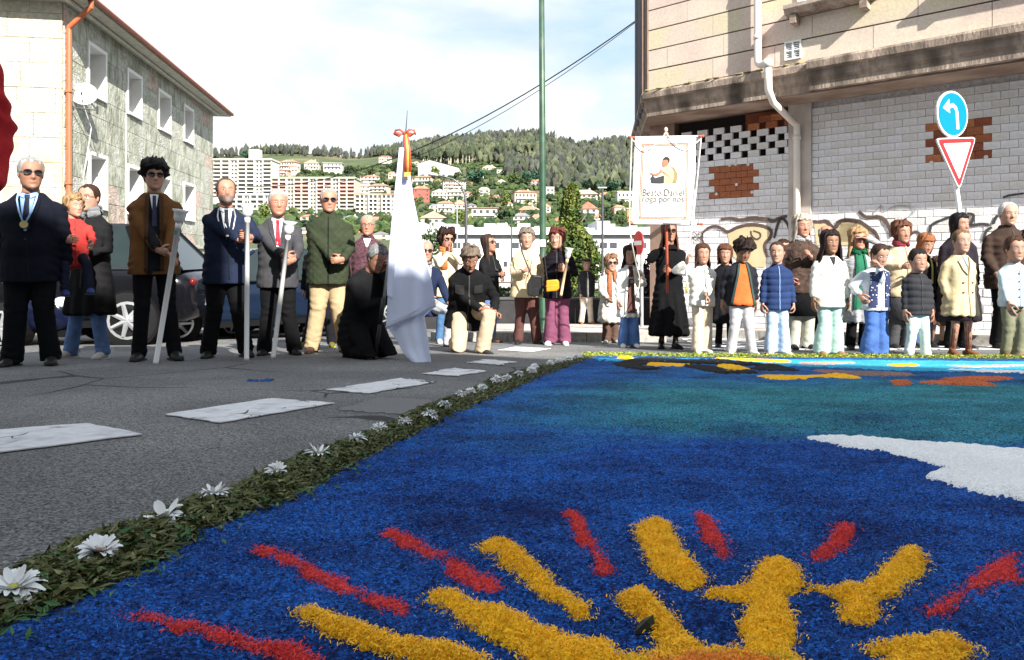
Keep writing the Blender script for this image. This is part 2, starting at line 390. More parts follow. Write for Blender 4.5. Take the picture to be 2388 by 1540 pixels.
# front facade in coursed blocks
rects = []; z = -1.5; row = 0
while z < TOP-.01:
    h = .62; z1 = min(z+h, TOP); s = -.2-(row % 2)*.5
    while s < 5.0:
        w = rnd.choice((.9, 1.2, 1.5)); rects.append((max(s, .035)+.006, s+w-.006, z+.006, z1-.006)); s += w
    z = z1; row += 1
for (s0, s1, z0, z1) in rects:
    if s1-s0 < .06: continue
    mb = MB(); lf.box(mb, s0, s1, -.03, rnd.uniform(.0, .02), z0, z1)
    mb.obj('stone_block', stone_warm if (z0 < 3.2 and rnd.random() < .8) else stone_pale, LB)
roofm = mat('roof_tile_red', (.34, .12, .07), rough=.85, var=.3, vscale=12, bump=.5, bscale=20)
soff = mat('eave_soffit', (.48, .47, .40), rough=.85, var=.2, vscale=4)
copper = mat('orange_gutter', (.40, .115, .045), rough=.5, var=.15, vscale=6, spec=.5)
OV = .62
mb = MB()
a = [lb.at(-OV, OV, TOP-.0), lb.at(13.9+OV, OV, TOP), lb.at(13.9+OV, -9.5-OV, TOP), lb.at(-OV, -9.5-OV, TOP)]
mb.prism(a, [p+Vector((0, 0, .16)) for p in a]); mb.obj('eave', soff, LB)
mb = MB(); zt = TOP+.162
e = [lb.at(-OV, OV, zt), lb.at(13.9+OV, OV, zt), lb.at(13.9+OV, -9.5-OV, zt), lb.at(-OV, -9.5-OV, zt)]
r1 = lb.at(5, -4.75, zt+1.9); r2 = lb.at(9, -4.75, zt+1.9)
mb.add(e+[r1, r2], [(0, 1, 5, 4), (1, 2, 5), (2, 3, 4, 5), (3, 0, 4), (3, 2, 1, 0)]); mb.obj('roof', roofm, LB)
mb = MB(); mb.tube([lb.at(-OV-.05, OV+.06, TOP+.1), lb.at(13.9+OV, OV+.06, TOP+.1)], .075, 8); mb.obj('gutter', mat('red_brown_gutter', (.24, .07, .035), rough=.5), LB)
mb = MB(); mb.tube([lb.at(-OV, .25, TOP-.06), lb.at(13.9, .25, TOP-.06)], .05, 6); mb.obj('moulding', soff, LB)
dp = MB(); dp.tube([lb.at(-.1, OV+.05, TOP+.06), lb.at(-.1, OV+.04, TOP-.12), lb.at(.0, .11, TOP-.62), lb.at(.0, .11, TOP-.8), lb.at(.0, .11, -1.4)], .065, 10); dp.obj('drainpipe', copper, LB)
for zz in (4.6, 2.3, .2):
    mb = MB(); lb.box(mb, -.08, .08, .02, .185, zz, zz+.04); mb.obj('pipe_clip', copper, LB)
# satellite dish
dc = P(197, 222, 18.35); wall_pt = lb.at(.35, .0, 4.3)
SD = root('satellite_dish', 'white round satellite dish on an arm beside the orange drainpipe', 'satellite dish', wall_pt)
dish_w = mat('dish_white', (.80, .80, .80), rough=.45, var=.04)
nrm = Vector((.32, -.88, .33)).normalized(); q = nrm.to_track_quat('Z', 'Y').to_matrix()
mb = MB(); V = []; Fc = []; rings = 7; n = 28
for side in (0, 1):
    for j in range(rings+1):
        r = .315*j/rings
        for k in range(n): a = 2*math.pi*k/n; V.append(dc+q@Vector((r*math.cos(a), r*math.sin(a), .62*r*r-(.008 if side else 0))))
o = (rings+1)*n
for j in range(rings):
    for k in range(n): Fc += [(j*n+k, j*n+(k+1) % n, (j+1)*n+(k+1) % n, (j+1)*n+k), (o+j*n+k, o+(j+1)*n+k, o+(j+1)*n+(k+1) % n, o+j*n+(k+1) % n)]
Fc += [(rings*n+k, rings*n+(k+1) % n, o+rings*n+(k+1) % n, o+rings*n+k) for k in range(n)]
mb.add(V, Fc); mb.obj('dish', dish_w, SD, smooth=True)
metal = mat('dark_metal', (.10, .10, .11), rough=.5, metal=.6)
mb = MB(); arm = lb.at(.55, .55, dc.z-.4)
mb.tube([lb.at(.25, 0, dc.z-.4), arm], .018, 6); mb.tube([lb.at(.25, 0, dc.z+.1), dc-nrm*.06], .012, 6); mb.tube([arm, dc-nrm*.05], .02, 6); mb.box(tuple(arm-Vector((.02, .02, .1))), tuple(arm+Vector((.02, .02, .1))))
mb.obj('mounting_arm', metal, SD)
mb = MB(); low = dc+q@Vector((0, -.3, .05)); tip = dc+nrm*.33+Vector((0, 0, -.12)); mb.tube([low, tip], .01, 6); mb.tube([tip-nrm*.03, tip+nrm*.05], .025, 8); mb.obj('receiver_arm', metal, SD)
cabm = mat('white_cable', (.75, .75, .73), rough=.6)
mb = MB(); mb.tube([low, dc+Vector((.0, .3, -.8)), lb.at(1.0, .03, 2.6), lb.at(1.0, .03, -.9)], .011, 5); mb.obj('cable', cabm, SD)
CW = root('wall_cable', 'thin white cable running down the stone wall between the windows', 'cable', lb.at(4.6, 0, -1.4))
mb = MB(); mb.tube([lb.at(lb.hit(291)[0], .03, 4.8), lb.at(lb.hit(291)[0], .03, -.9)], .011, 5); mb.obj('cable', cabm, CW)

# ------------------------------------------------------------ right building with bricked-up ground floor
UO = .72                                   # how far the upper floor stands out
up = Plane(rb.p+rb.n*UO, rb.d, rb.n)
S0 = up.hit(1512)[0]; S1 = S0+9.2
plaster = mat('facade_slab', (.60, .47, .41), rough=.9, var=.14, vscale=30, bump=.25, bscale=90, col2=(.66, .56, .46), c2scale=.9, detail=7)
plaster_y = mat('facade_slab_yellow', (.62, .54, .38), rough=.9, var=.14, vscale=30, bump=.25, bscale=90, col2=(.64, .52, .44), c2scale=1.2)
dirty = mat('grimy_cornice', (.33, .26, .21), rough=.95, var=.5, vscale=14, bump=.7, bscale=30, col2=(.09, .07, .055), c2scale=3.5, detail=9, stretch=(1, 1, .35), bdist=.02, c2pos=(.42, .66))
soffit_b = mat('stained_soffit', (.36, .27, .22), rough=.9, var=.25, vscale=3, col2=(.24, .17, .13), c2scale=1.1)
groove = mat('groove_dark', (.10, .08, .07), rough=.9)
RB = root('corner_building', 'pinkish slab clad corner building with stained cornice and whitewashed bricked up ground floor', 'building', rb.at(0, 0, -1.3))
CT = up.sz(1963, 132)[1]; CB = up.sz(1963, 200)[1]-.05     # cornice top and bottom
c0 = up.at(S0, 0, 0); dback = Vector((.124, .992, 0)).normalized()
def loop(off, z):
    a = up.at(S0-off*.2, off, z); b = up.at(S1, off, z); c = up.at(S1, -7, z); d0 = Vector((c0.x, c0.y, z))+dback*4.9; 
    return [a, b, c, d0+Vector((-off*.2, 0, 0))]
mb = MB(); mb.prism(loop(-.2, CT-.02), loop(-.2, 12.0)); mb.obj('upper_wall', groove, RB)
mb = MB(); mb.prism(loop(.0, CB), loop(.0, CB+.02)); mb.obj('soffit', soffit_b, RB)
mb = MB()
prof = [(-.03, CT), (.10, CT-.02), (.13, CT-.06), (.13, CT-.16), (.07, CT-.2), (.07, CT-.30), (.02, CT-.36), (.02, CB+.022), (-.03, CB+.022)]
L0 = [up.at(S0-o_*.2-.02, o_, z_) for o_, z_ in prof]; 
SM = up.hit(1893)[0]
L1 = [up.at(SM, o_, z_) for o_, z_ in prof]; mb.prism(L0[::-1], L1[::-1]); mb.obj('cornice', dirty, RB)
mb = MB(); L0 = [up.at(SM+.002, o_+(.10 if o_ > 0 else 0), z_+.004) for o_, z_ in prof]; L1 = [up.at(S1, o_+(.10 if o_ > 0 else 0), z_+.004) for o_, z_ in prof]; mb.prism(L0[::-1], L1[::-1]); mb.obj('cornice', dirty, RB)
sidep = Plane((c0.x, c0.y), (dback.x, dback.y), (-dback.y, dback.x))
mb = MB(); L0 = [sidep.at(0, o_, z_) for o_, z_ in prof]; L1 = [sidep.at(4.9, o_, z_) for o_, z_ in prof]; mb.prism(L0, L1); mb.obj('cornice', dirty, RB)
# slab cladding of the upper floors
sill_s0, sill_s1 = up.hit(1843)[0], up.hit(2030)[0]+.06
SZ = up.sz(1860, 33)[1]
WIN = (sill_s0+.12, sill_s1-.12, SZ+.10, SZ+1.5)
rects = []; z = CT+.01; h = .375; k = 0
while z < 8.5:
    s = S0-(.7 if k % 2 else .2)
    while s < S1:
        w = rnd.choice((1.1, 1.5, 1.5)); rects.append((max(s, S0)+.004, min(s+w, S1)-.004, z+.012, z+h-.012)); s += w
    z += h; k += 1
rects = rect_minus(rects, WIN); w2 = (sill_s1+1.25, sill_s1+2.7, SZ+.10, SZ+1.5); rects = rect_minus(rects, w2)
vs0, vz1 = up.sz(1831, 100); vs1 = up.hit(1869)[0]; vz0 = vz1-.30
rects = rect_minus(rects, (vs0, vs1, vz0, vz1))
br = [(S0, S1, CT-.02, 8.6)]
for h_ in (WIN, w2, (vs0, vs1, vz0, vz1)): br = rect_minus(br, h_, .001)
for r_ in br: mb = MB(); up.box(mb, r_[0], r_[1], -.199, -.031, r_[2], r_[3]); mb.obj('upper_wall', groove, RB)
for (s0, s1, z0, z1) in rects:
    if s1-s0 < .05 or z1-z0 < .03: continue
    mb = MB(); up.box(mb, s0, s1, -.03, rnd.uniform(0, .004), z0, z1); mb.obj('cladding_slab', plaster_y if rnd.random() < .25 else plaster, RB)
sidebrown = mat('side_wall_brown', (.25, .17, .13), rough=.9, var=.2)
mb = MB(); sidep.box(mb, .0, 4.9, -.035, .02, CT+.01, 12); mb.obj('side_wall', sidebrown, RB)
for i, (s, r) in enumerate(((.12, .03), (.5, .05), (1.1, .05), (1.9, .07))):
    mb = MB(); mb.tube([sidep.at(s, .09, CT-.3), sidep.at(s, .09, 12)], r, 8); mb.obj('conduit', metal if i else sidebrown, RB)
grimestrip = mat('moss_line', (.24, .23, .10), rough=1, var=.5, vscale=20, bump=.8, bscale=30, col2=(.10, .08, .05), c2scale=6)
mb = MB(); 
for i in range(70):
    s = rnd.uniform(S0, S1-.2); mb.ell(up.at(s, .06+rnd.uniform(0, .05), CT-.012), (rnd.uniform(.03, .12), rnd.uniform(.015, .04), rnd.uniform(.012, .028)), 6, 4)
stuff(mb.obj('moss_tufts', grimestrip, RB))
# windows with projecting sill
sillm = mat('sill_stone', (.40, .32, .27), rough=.9, var=.3, vscale=18, col2=(.24, .18, .14), c2scale=4)
curt = mat('lilac_curtain', (.42, .38, .52), rough=.9, var=.25, vscale=6, stretch=(6, 6, .3))
alu = mat('white_window_frame', (.80, .80, .80), rough=.4, var=.03)
for wi, (a, b, c, d) in enumerate((WIN, w2)):
    fr = MB(); up.box(fr, a+.002, a+.1, -.15, .03, c, d); up.box(fr, b-.1, b-.002, -.15, .03, c, d); up.box(fr, a+.1, b-.1, -.15, .028, d-.1, d); up.box(fr, a+.1, b-.1, -.15, .0, c+.002, c+.07)
    up.box(fr, (a+b)/2-.03, (a+b)/2+.03, -.13, -.05, c+.07, d-.1)
    w = fr.obj('window', alu, RB)
    for nm, m_, o0, o1, a0, a1 in (('pane', glass_dark if False else mat('blue_glass', (.05, .12, .20), rough=.05, spec=.8), -.12, -.10, a+.1, b-.1), ('curtain', curt, -.099, -.09, a+.3, b-.2)):
        g = MB(); up.box(g, a0, a1, o0, o1, c+.07, d-.1); g_ = g.obj(nm, m_, w, world=False)
        for vtx in g_.data.vertices: vtx.co -= RB.location
    mb = MB(); P5 = [(0, 0), (.26, .0), (.26, -.06), (.22, -.08), (.2, -.13), (.04, -.16), (0, -.16)]
    L0 = [up.at(a-.14, o_, c+z_) for o_, z_ in P5]; L1 = [up.at(b+.14, o_, c+z_) for o_, z_ in P5]; mb.prism(L0[::-1], L1[::-1]); mb.obj('window_sill', sillm, RB)
    for ss in (a-.06, b-.04):
        mb = MB(); up.box(mb, ss, ss+.1, .005, .2, c-.29, c-.162); mb.obj('bracket', sillm, RB)
# vent grille of four louvred panels
mb = MB(); vm = (vs0+vs1)/2; vz = (vz0+vz1)/2
for (a, b) in ((vs0, vs0+.02), (vm-.012, vm+.012), (vs1-.02, vs1)): up.box(mb, a, b, -.03, .03, vz0, vz1)
for (a, b) in ((vs0+.02, vm-.012), (vm+.012, vs1-.02)):
    for (c, d) in ((vz0, vz0+.02), (vz-.01, vz+.01), (vz1-.02, vz1)): up.box(mb, a, b, -.03, .028, c, d)
    for k in range(9):
        zz = vz0+.03+k*.03; up.box(mb, a, b, -.02, .012, zz, zz+.012)
mb.obj('vent_grille', alu, RB)
# brick infill
WT = CB-.0
wb = [mat('whitewash_%d' % i, c, rough=.9, var=.12, vscale=22, bump=.5, bscale=35, col2=c2, c2scale=2.5) for i, (c, c2) in enumerate((((.77, .76, .78), (.68, .67, .68)), ((.73, .72, .72), (.64, .62, .60)), ((.79, .79, .82), (.70, .69, .71))))]
red = [mat('bare_brick_%d' % i, c, rough=.9, var=.25, vscale=25, bump=.5, bscale=40) for i, c in enumerate(((.33, .11, .05), (.42, .16, .07), (.25, .075, .04)))]
BW, BH = .212, .119
meshes = {(k, i): brick_mesh(BW-.004, BH-.005, .05, (wb if k == 'w' else red)[i]) for k in 'wr' for i in range(3)}
pil0, pil1 = rb.hit(1843)[0], rb.hit(1893)[0]
p1 = (rb.sz(1664, 458)[0], rb.hit(1762)[0], rb.sz(1712, 460)[1], rb.sz(1712, 383)[1])
p2 = (rb.hit(2166)[0], rb.hit(2306)[0], rb.sz(2236, 382)[1], rb.sz(2236, 286)[1])
secs = ((rb.hit(1572)[0], pil0-.01), (pil1+.01, S1-.35))
allb = []
ztop = WT-.02
for si, (a, b) in enumerate(secs):
    nr = int((ztop+1.25)/BH)
    for r in range(nr):
        zc = ztop-.08-(r+.5)*BH; s = a-(r % 2)*BW/2; c = 0
        while s < b-.05:
            s0, s1 = max(s, a), min(s+BW, b); full = s1-s0 > BW*.9
            col = 'w'
            if si == 0 and r <= 6:
                cx = (s0-a)/(b-a)
                if 1 <= r <= 5:
                    if c == 0: s = a-(r % 2)*BW*.78
                    s0, s1 = max(s, a), min(s+BW, b); full = s1-s0 > BW*.9; c += 1; s += BW*.56
                    if s1-s0 < .03: s += BW; continue
                if r <= 1 and cx > .55: col = 'r' if rnd.random() < .9 else 'w'
                if r == 0 and cx < .75: s += BW; continue
            for pp in (p1, p2):
                if pp[0] < (s0+s1)/2 < pp[1] and pp[2] < zc < pp[3]: col = 'r'
            if s1-s0 > .05: allb.append((si, (s0+s1)/2, zc, full, s1-s0, col))
            s += BW
ang = math.atan2(rb.d.y, rb.d.x)
def shown(t):
    si, s, zc, full, w, col = t; q = rb.at(s, 0, zc); v = 600-(zc-HC)*F/q.y
    u = 1194+q.x/q.y*F; return full and v < 545 and u < 2400 and not (u < 1625 and v > 320)
vis = sorted([t for t in allb if shown(t)], key=lambda t: -t[1])
singles = set(id(t) for t in vis[:296]); rest = {'w': MB(), 'r': MB()}
for t in allb:
    si, s, zc, full, w, col = t; jo = rnd.uniform(-.0045, .0045)
    if id(t) in singles:
        q = rb.at(s, jo-.03, zc); o = put('brick', meshes[(col, rnd.randrange(3))], RB, q-RB.location); o.rotation_euler = (0, rnd.uniform(-.008, .008), ang)
    else: rb.box(rest[col], s-w/2+.004, s+w/2-.004, -.03, .02+jo, zc-BH/2+.005, zc+BH/2-.005)
for k in 'wr':
    if rest[k].v: stuff(rest[k].obj('brickwork', (wb if k == 'w' else red)[0], RB))
mortar = mat('recessed_mortar', (.60, .59, .59), rough=.95, var=.3, vscale=20); dark = mat('hole_shade', (.03, .022, .02), rough=1)
mb = MB(); a = secs[0][0]; rb.box(mb, a, pil0, -.2, -.025, -1.4, ztop-.08-BH*6.5); rb.box(mb, secs[1][0], S1-.35, -.2, -.025, -1.4, ztop+.02); mb.obj('mortar_backing', mortar, RB)
mb = MB(); rb.box(mb, a, pil0, -.3, -.2, ztop-.08-BH*6.5, ztop+.02); mb.obj('shade_backing', dark, RB)  # near-black backing: the shade inside the holes is put into its colour
# checker rows stand a hand proud of a terracotta backing
mb = MB(); rb.box(mb, a+1.4, pil0-.02, -.14, -.09, ztop-.08-BH*1.9, ztop); stuff(mb.obj('brickwork', red[2], RB))
pill = mat('pillar_render', (.56, .50, .46), rough=.9, var=.12, vscale=6, col2=(.46, .40, .36), c2scale=1.1)
mb = MB(); rb.box(mb, pil0-.008, pil1+.008, -.3, .07, -1.4, WT-.002); mb.obj('pillar', pill, RB)
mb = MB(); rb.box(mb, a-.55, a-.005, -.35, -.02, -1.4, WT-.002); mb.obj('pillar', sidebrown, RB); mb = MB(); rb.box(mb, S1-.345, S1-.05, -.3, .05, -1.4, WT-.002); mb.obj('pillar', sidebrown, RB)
mb = MB(); q = [rb.at(a-.55, -.1, 0), rb.at(a-.55, -6, 0), rb.at(S1-.4, -6, 0), rb.at(S1-.4, -.36, 0), rb.at(a, -.36, 0)]
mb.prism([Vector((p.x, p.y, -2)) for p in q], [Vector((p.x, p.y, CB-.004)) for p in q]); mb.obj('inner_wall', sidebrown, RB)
# plaster plugs on the bare patches
plug = mat('plaster_plug', (.72, .68, .66), rough=.9)
for (u, v) in ((1672, 453), (1755, 449), (1703, 386), (1717, 384), (1746, 384), (1719, 431), (2173, 380), (2300, 367)):
    s, z = rb.sz(u, v); mb = MB(); mb.tube([rb.at(s, .02, z), rb.at(s, .032, z)], .028, 10, xref=(0, 0, 1)); mb.obj('plaster_plug', plug, RB)
# cream downpipe
pipe = mat('cream_pipe', (.72, .66, .60), rough=.55, var=.08, vscale=4)
ps = up.hit(1774)[0]; pz = up.sz(1774, 152)[1]; ps2 = up.hit(1806)[0]; s3 = rb.hit(1866)[0]
mb = MB(); mb.tube([up.at(ps, .12, 12), up.at(ps, .12, pz+.06), up.at(ps+.02, .14, pz), up.at(ps+.08, .17, pz-.05), up.at(ps2-.03, .26, pz-.06), up.at(ps2, .27, pz-.08), up.at(ps2+.01, .27, CB+.1), up.at(ps2+.06, .2, CB-.10), rb.at(s3-.06, .22, CB-.30), rb.at(s3, .15, CB-.38), rb.at(s3, .15, CB-.5), rb.at(s3, .15, -1.25)],
        [.062]*7+[.055]*5, 12); mb.obj('downpipe', pipe, RB, smooth=True)
cps = [(up.at(ps2, .27, pz-.13), up.at(ps2, .27, pz-.02), .085)]+[(up.at(ps, .12, zz), up.at(ps, .12, zz+.07), .072) for zz in (CT+.5, CT+1.6)]+[(rb.at(s3, .15, zz), rb.at(s3, .15, zz+.07), .068) for zz in (CB-.62, 1.0, 0)]
for a_, b_, r_ in cps: mb = MB(); mb.tube([a_, b_], r_, 10); mb.obj('pipe_collar', pipe, RB, smooth=True)
mb = MB(); mb.quad(*[rb.at(s_, .0265, z_) for s_, z_ in ((a+.02, -1.06), (pil0-.02, -1.06), (pil0-.02, -.35), (a+.02, -.35))][::1])
# graffiti: flat paint strokes lying just on the bricks
gb = mat('spray_paint_brown', (.10, .065, .055), rough=.8, var=.3, vscale=8); gk = mat('spray_paint_black', (.05, .05, .05), rough=.8); gy = mat('spray_paint_cream', (.60, .50, .30), rough=.85, var=.15, vscale=4)
def A7(pts): return [((2580+x/2.656)/1.63, (820+y/2.656)/1.63) for x, y in pts]
def A3(pts): return [((3180+x/2.334)/1.63, (740+y/2.334)/1.63) for x, y in pts]
def smooth(p, n=5):
    out = []
    for i in range(len(p)-1):
        p0 = p[max(i-1, 0)]; p1_ = p[i]; p2_ = p[i+1]; p3 = p[min(i+2, len(p)-1)]
        for k in range(n):
            t = k/n; out.append(tuple(.5*(2*b+(c-a)*t+(2*a-5*b+4*c-d)*t*t+(3*b-a-3*c+d)*t**3) for a, b, c, d in zip(p0, p1_, p2_, p3)))
    return out+[p[-1]]
GR = root('graffiti', 'brown outlined bubble letter graffiti with cream fill across the whitewashed bricks', 'graffiti', rb.at(3, .02, -.6))
def stroke(pts, w, m, name='paint_line', o=.032):
    p = smooth([rb.sz(u, v) for u, v in pts]); mb = MB(); V = []; n = len(p)
    for i, (s, z) in enumerate(p):
        a_ = p[max(i-1, 0)]; b_ = p[min(i+1, n-1)]; dx, dz = b_[0]-a_[0], b_[1]-a_[1]; l = math.hypot(dx, dz) or 1; ww = w*.72*(.5+.6*math.sin(math.pi*min(1, (i+1)/(n+1)))**.4)*rnd.uniform(.85, 1.15)/2
        V += [rb.at(s-dz/l*ww, o, z+dx/l*ww), rb.at(s+dz/l*ww, o, z-dx/l*ww)]
    mb.add(V, [(2*i, 2*i+1, 2*i+3, 2*i+2) for i in range(n-1)]); mb.obj(name, m, GR)
def fill(pts, m, o=.029):
    p = [rb.at(s, o, z) for s, z in [rb.sz(u, v) for u, v in pts]]; mb = MB(); mb.add(p, [tuple(range(len(p)))]); mb.obj('paint_fill', m, GR)
fill(A7([(500, 175), (600, 125), (720, 100), (850, 110), (930, 160), (920, 230), (860, 300), (890, 420), (880, 520), (700, 520), (560, 420), (520, 300)]), gy)
fill(A7([(1370, 75), (1480, 75), (1570, 140), (1640, 80), (1806, 75), (1806, 300), (1400, 300)]), gy)
fill(A3([(0, 260), (80, 240), (200, 250), (280, 300), (300, 420), (0, 420)]), gy)
for pts, w, m in ((A7([(430, 40), (520, 28), (620, 45), (760, 30), (900, 40), (960, 55), (1030, 25), (1100, 5)]), .085, gb),
                  (A7([(250, 175), (300, 130), (370, 108), (440, 130), (500, 165), (600, 120), (720, 95), (850, 105), (935, 150), (930, 220), (870, 300), (900, 420)]), .075, gb),
                  (A7([(735, 155), (745, 205), (790, 240), (828, 220), (825, 178), (760, 155)]), .04, gb),
                  (A7([(970, 230), (1010, 80), (1050, 30), (1100, 80), (1140, 190)]), .06, gk),
                  (A7([(250, 175), (245, 240), (270, 330), (260, 420)]), .05, gb),
                  (A7([(1340, 60), (1420, 65), (1500, 62), (1570, 130), (1640, 60), (1720, 50), (1806, 66)]), .085, gb),
                  (A7([(130, 250), (140, 180), (180, 180), (180, 215), (140, 220), (185, 260)]), .02, gb), (A7([(200, 260), (205, 180), (245, 180), (245, 215), (205, 220), (250, 262)]), .02, gb),
                  (A7([(1500, 170), (1530, 130), (1580, 150)]), .03, gb),
                  (A3([(0, 250), (80, 228), (200, 240), (280, 290), (350, 345), (380, 420)]), .08, gb), (A3([(200, 150), (270, 200), (380, 200), (440, 240), (480, 320), (485, 380)]), .075, gb),
                  (A3([(340, 160), (400, 100), (420, 150), (500, 110), (600, 100), (700, 130), (640, 200), (500, 260)]), .022, mat('spray_grey', (.35, .35, .36))),
                  (A3([(800, 420), (830, 330), (850, 270), (950, 220), (1040, 188)]), .05, gk), (A3([(1160, 170), (1215, 180), (1210, 230), (1190, 275), (1290, 262), (1370, 275)]), .055, gk),
                  (A3([(1390, 265), (1420, 200), (1460, 188)]), .05, gk), (A3([(1480, 30), (1530, 10), (1664, -10)]), .035, gk),
                  (A3([(1300, 420), (1330, 330), (1380, 290)]), .05, gk), (A3([(600, 420), (700, 330), (760, 380), (790, 450)]), .05, gb)):
    stroke(pts, w, m)

# the block behind the camera that shades the near road
BB = root('apartment_block', 'plain plastered street block standing behind the camera', 'building', (0, -6, gz(-6)))
def roofpt(X, Y, hgt=11.0):
    g = Vector((X, Y, gz(Y))); t = (hgt-g.z)/(-SUN.z); return g-SUN*t
edge = [(-26, 7.6), (-4.1, 7.62), (-.66, 7.58), (.35, 6.74), (3.86, 5.33), (14, 3.2)]
rp = [roofpt(*p) for p in edge]
mb = MB(); top = [Vector((p.x, p.y, 11.0)) for p in rp]+[Vector((rp[-1].x+14, rp[-1].y, 11)), Vector((rp[-1].x+14, -24, 11)), Vector((rp[0].x, -24, 11))]
mb.prism([Vector((p.x, p.y, 0)) for p in top][::-1], top[::-1]); mb.obj('wall', mat('cream_render', (.62, .58, .50), rough=.9), BB)
gw = MB(); fr = []
for i in range(14):
    for k in range(3):
        x = -18+i*2.9; y = -3.76 if x < 4.5 else None
        if y is None: continue
        mb = MB(); mb.box((x, y, 2.6+k*2.8), (x+1.1, y+.04, 4.1+k*2.8)); w = mb.obj('window', white_frame, BB)
# ------------------------------------------------------------ foliage helpers
ICO = None
def ico():
    global ICO
    if ICO is None:
        bm = bmesh.new(); bmesh.ops.create_icosphere(bm, subdivisions=1, radius=1); 
        ICO = (np.array([v.co[:] for v in bm.verts]), np.array([[v.index for v in f.verts] for f in bm.faces])); bm.free()
    return ICO
def leaf_mat(key, c, c2=None, var=.35, vs=.8):
    m = mat(key, c, rough=.75, var=var, vscale=vs, col2=c2, c2scale=vs*.6, spec=.25, detail=3)
    m.node_tree.nodes['Principled BSDF'].inputs['Transmission Weight'].default_value = 0
    return m
def leaf_cards(centers, size, r, up=.3):
    """one folded leaf-clump quad at each centre"""
    n = len(centers); a = r.normal(size=(n, 3)); a /= np.linalg.norm(a, axis=1)[:, None]
    b = np.cross(a, r.normal(size=(n, 3))); b /= np.linalg.norm(b, axis=1)[:, None]
    s = size*r.uniform(.6, 1.3, size=(n, 1)); a = a*s; b = b*s*.75
    V = np.stack([centers-a, centers-b*.6, centers+a, centers+b], 1).reshape(-1, 3)
    Fq = np.arange(4*n).reshape(n, 4); return V, Fq
def crown_points(n, r, c, rad, lumps=9, shell=.55):
    """points spread through an uneven crown made of several lumps"""
    lc = r.normal(size=(lumps, 3)); lc /= np.linalg.norm(lc, axis=1)[:, None]; lc *= r.uniform(.25, .68, size=(lumps, 1))
    lr = r.uniform(.32, .52, size=lumps); k = r.integers(0, lumps, n)
    d = r.normal(size=(n, 3)); d /= np.linalg.norm(d, axis=1)[:, None]; d *= (r.uniform(shell, 1, size=(n, 1)))**.5
    p = lc[k]+d*lr[k][:, None]; return p*np.array(rad)+np.array(c)
def tree(name, label, base, h, w, mat_, n=500, leaf=.5, trunk=.12, group=None, shape='round', seed=0, lumps=9, cat='tree'):
    r = np.random.default_rng(seed+100); b = Vector(base); T = root(name, label, cat, b, 0, group)
    if shape == 'round': pts = crown_points(n, r, (0, 0, h*.6), (w/2, w/2, h*.42), lumps)
    elif shape == 'cone':
        z = r.uniform(.03, 1, n)**1.15; rr = (1-z)**.58*(.75+.25*np.sin(z*9+r.uniform(0, 6))); a = r.uniform(0, 6.28, n)
        rr = rr*(1+.22*np.sin(a*3+z*8)+.12*np.sin(a*7-z*15))*r.uniform(.72, 1.05, n); pts = np.stack([np.cos(a)*rr*w/2, np.sin(a)*rr*w/2, z*h], 1)
    else:
        pts = crown_points(n, r, (0, 0, h*.5), (w/2, w/2, h*.5), lumps, .3)
    V, Fq = leaf_cards(pts, leaf, r); put('crown', npmesh('crown', V, Fq, mat_), T)
    mb = MB(); mb.tube([(0, 0, -.5), (w*.02, 0, h*.3), (0, w*.02, h*.75)], [trunk*1.4, trunk, trunk*.3], 6)
    for k in range(4):
        a = r.uniform(0, 6.28); mb.tube([(0, 0, h*(.3+.08*k)), (math.cos(a)*w*.28, math.sin(a)*w*.28, h*(.5+.08*k))], [trunk*.5, trunk*.15], 5)
    put('trunk', mb.mesh('trunk', bark), T); return T
bark = mat('bark', (.14, .11, .085), rough=.95, var=.3)
g_dark = leaf_mat('leaves_dark', (.018, .034, .014), (.03, .055, .02)); g_mid = leaf_mat('leaves_mid', (.042, .070, .020), (.07, .10, .03))
g_light = leaf_mat('leaves_light', (.095, .14, .03), (.14, .17, .045)); g_blue = leaf_mat('leaves_bluegreen', (.025, .07, .045), (.035, .09, .05))
g_brown = leaf_mat('leaves_olive', (.10, .09, .045), (.07, .08, .035))

# ------------------------------------------------------------ town on the hillside
tile = mat('town_tile', (.36, .17, .11), rough=.9, var=.3, vscale=.8, col2=(.46, .29, .21), c2scale=.15)
tile2 = mat('town_tile_pale', (.52, .34, .23), rough=.9, var=.25, vscale=.8)
grey_roof = mat('town_grey_roof', (.20, .20, .22), rough=.8, var=.2, vscale=.5)
green_roof = mat('town_green_roof', (.42, .45, .36), rough=.9, var=.15, vscale=.2)
wallc = {'w': mat('town_white', (.52, .50, .46), rough=.9, var=.08, vscale=.3), 'c': mat('town_cream', (.48, .43, .35), rough=.9, var=.08, vscale=.3),
         'p': mat('town_pink', (.52, .33, .27), rough=.9, var=.1, vscale=.3), 'r': mat('town_red', (.33, .09, .07), rough=.9, var=.15, vscale=.3),
         'o': mat('town_orange', (.60, .24, .10), rough=.9, var=.1, vscale=.3), 'g': mat('town_grey', (.40, .41, .42), rough=.9, var=.1, vscale=.3)}
winm = mat('town_window', (.06, .065, .075), rough=.3, var=.3, vscale=.2)
roofs = {'t': tile, 'p': tile2, 'g': grey_roof, 'n': green_roof, 'w': wallc['w']}
def depth_at(v): return yprof(v)
used_labels = {}
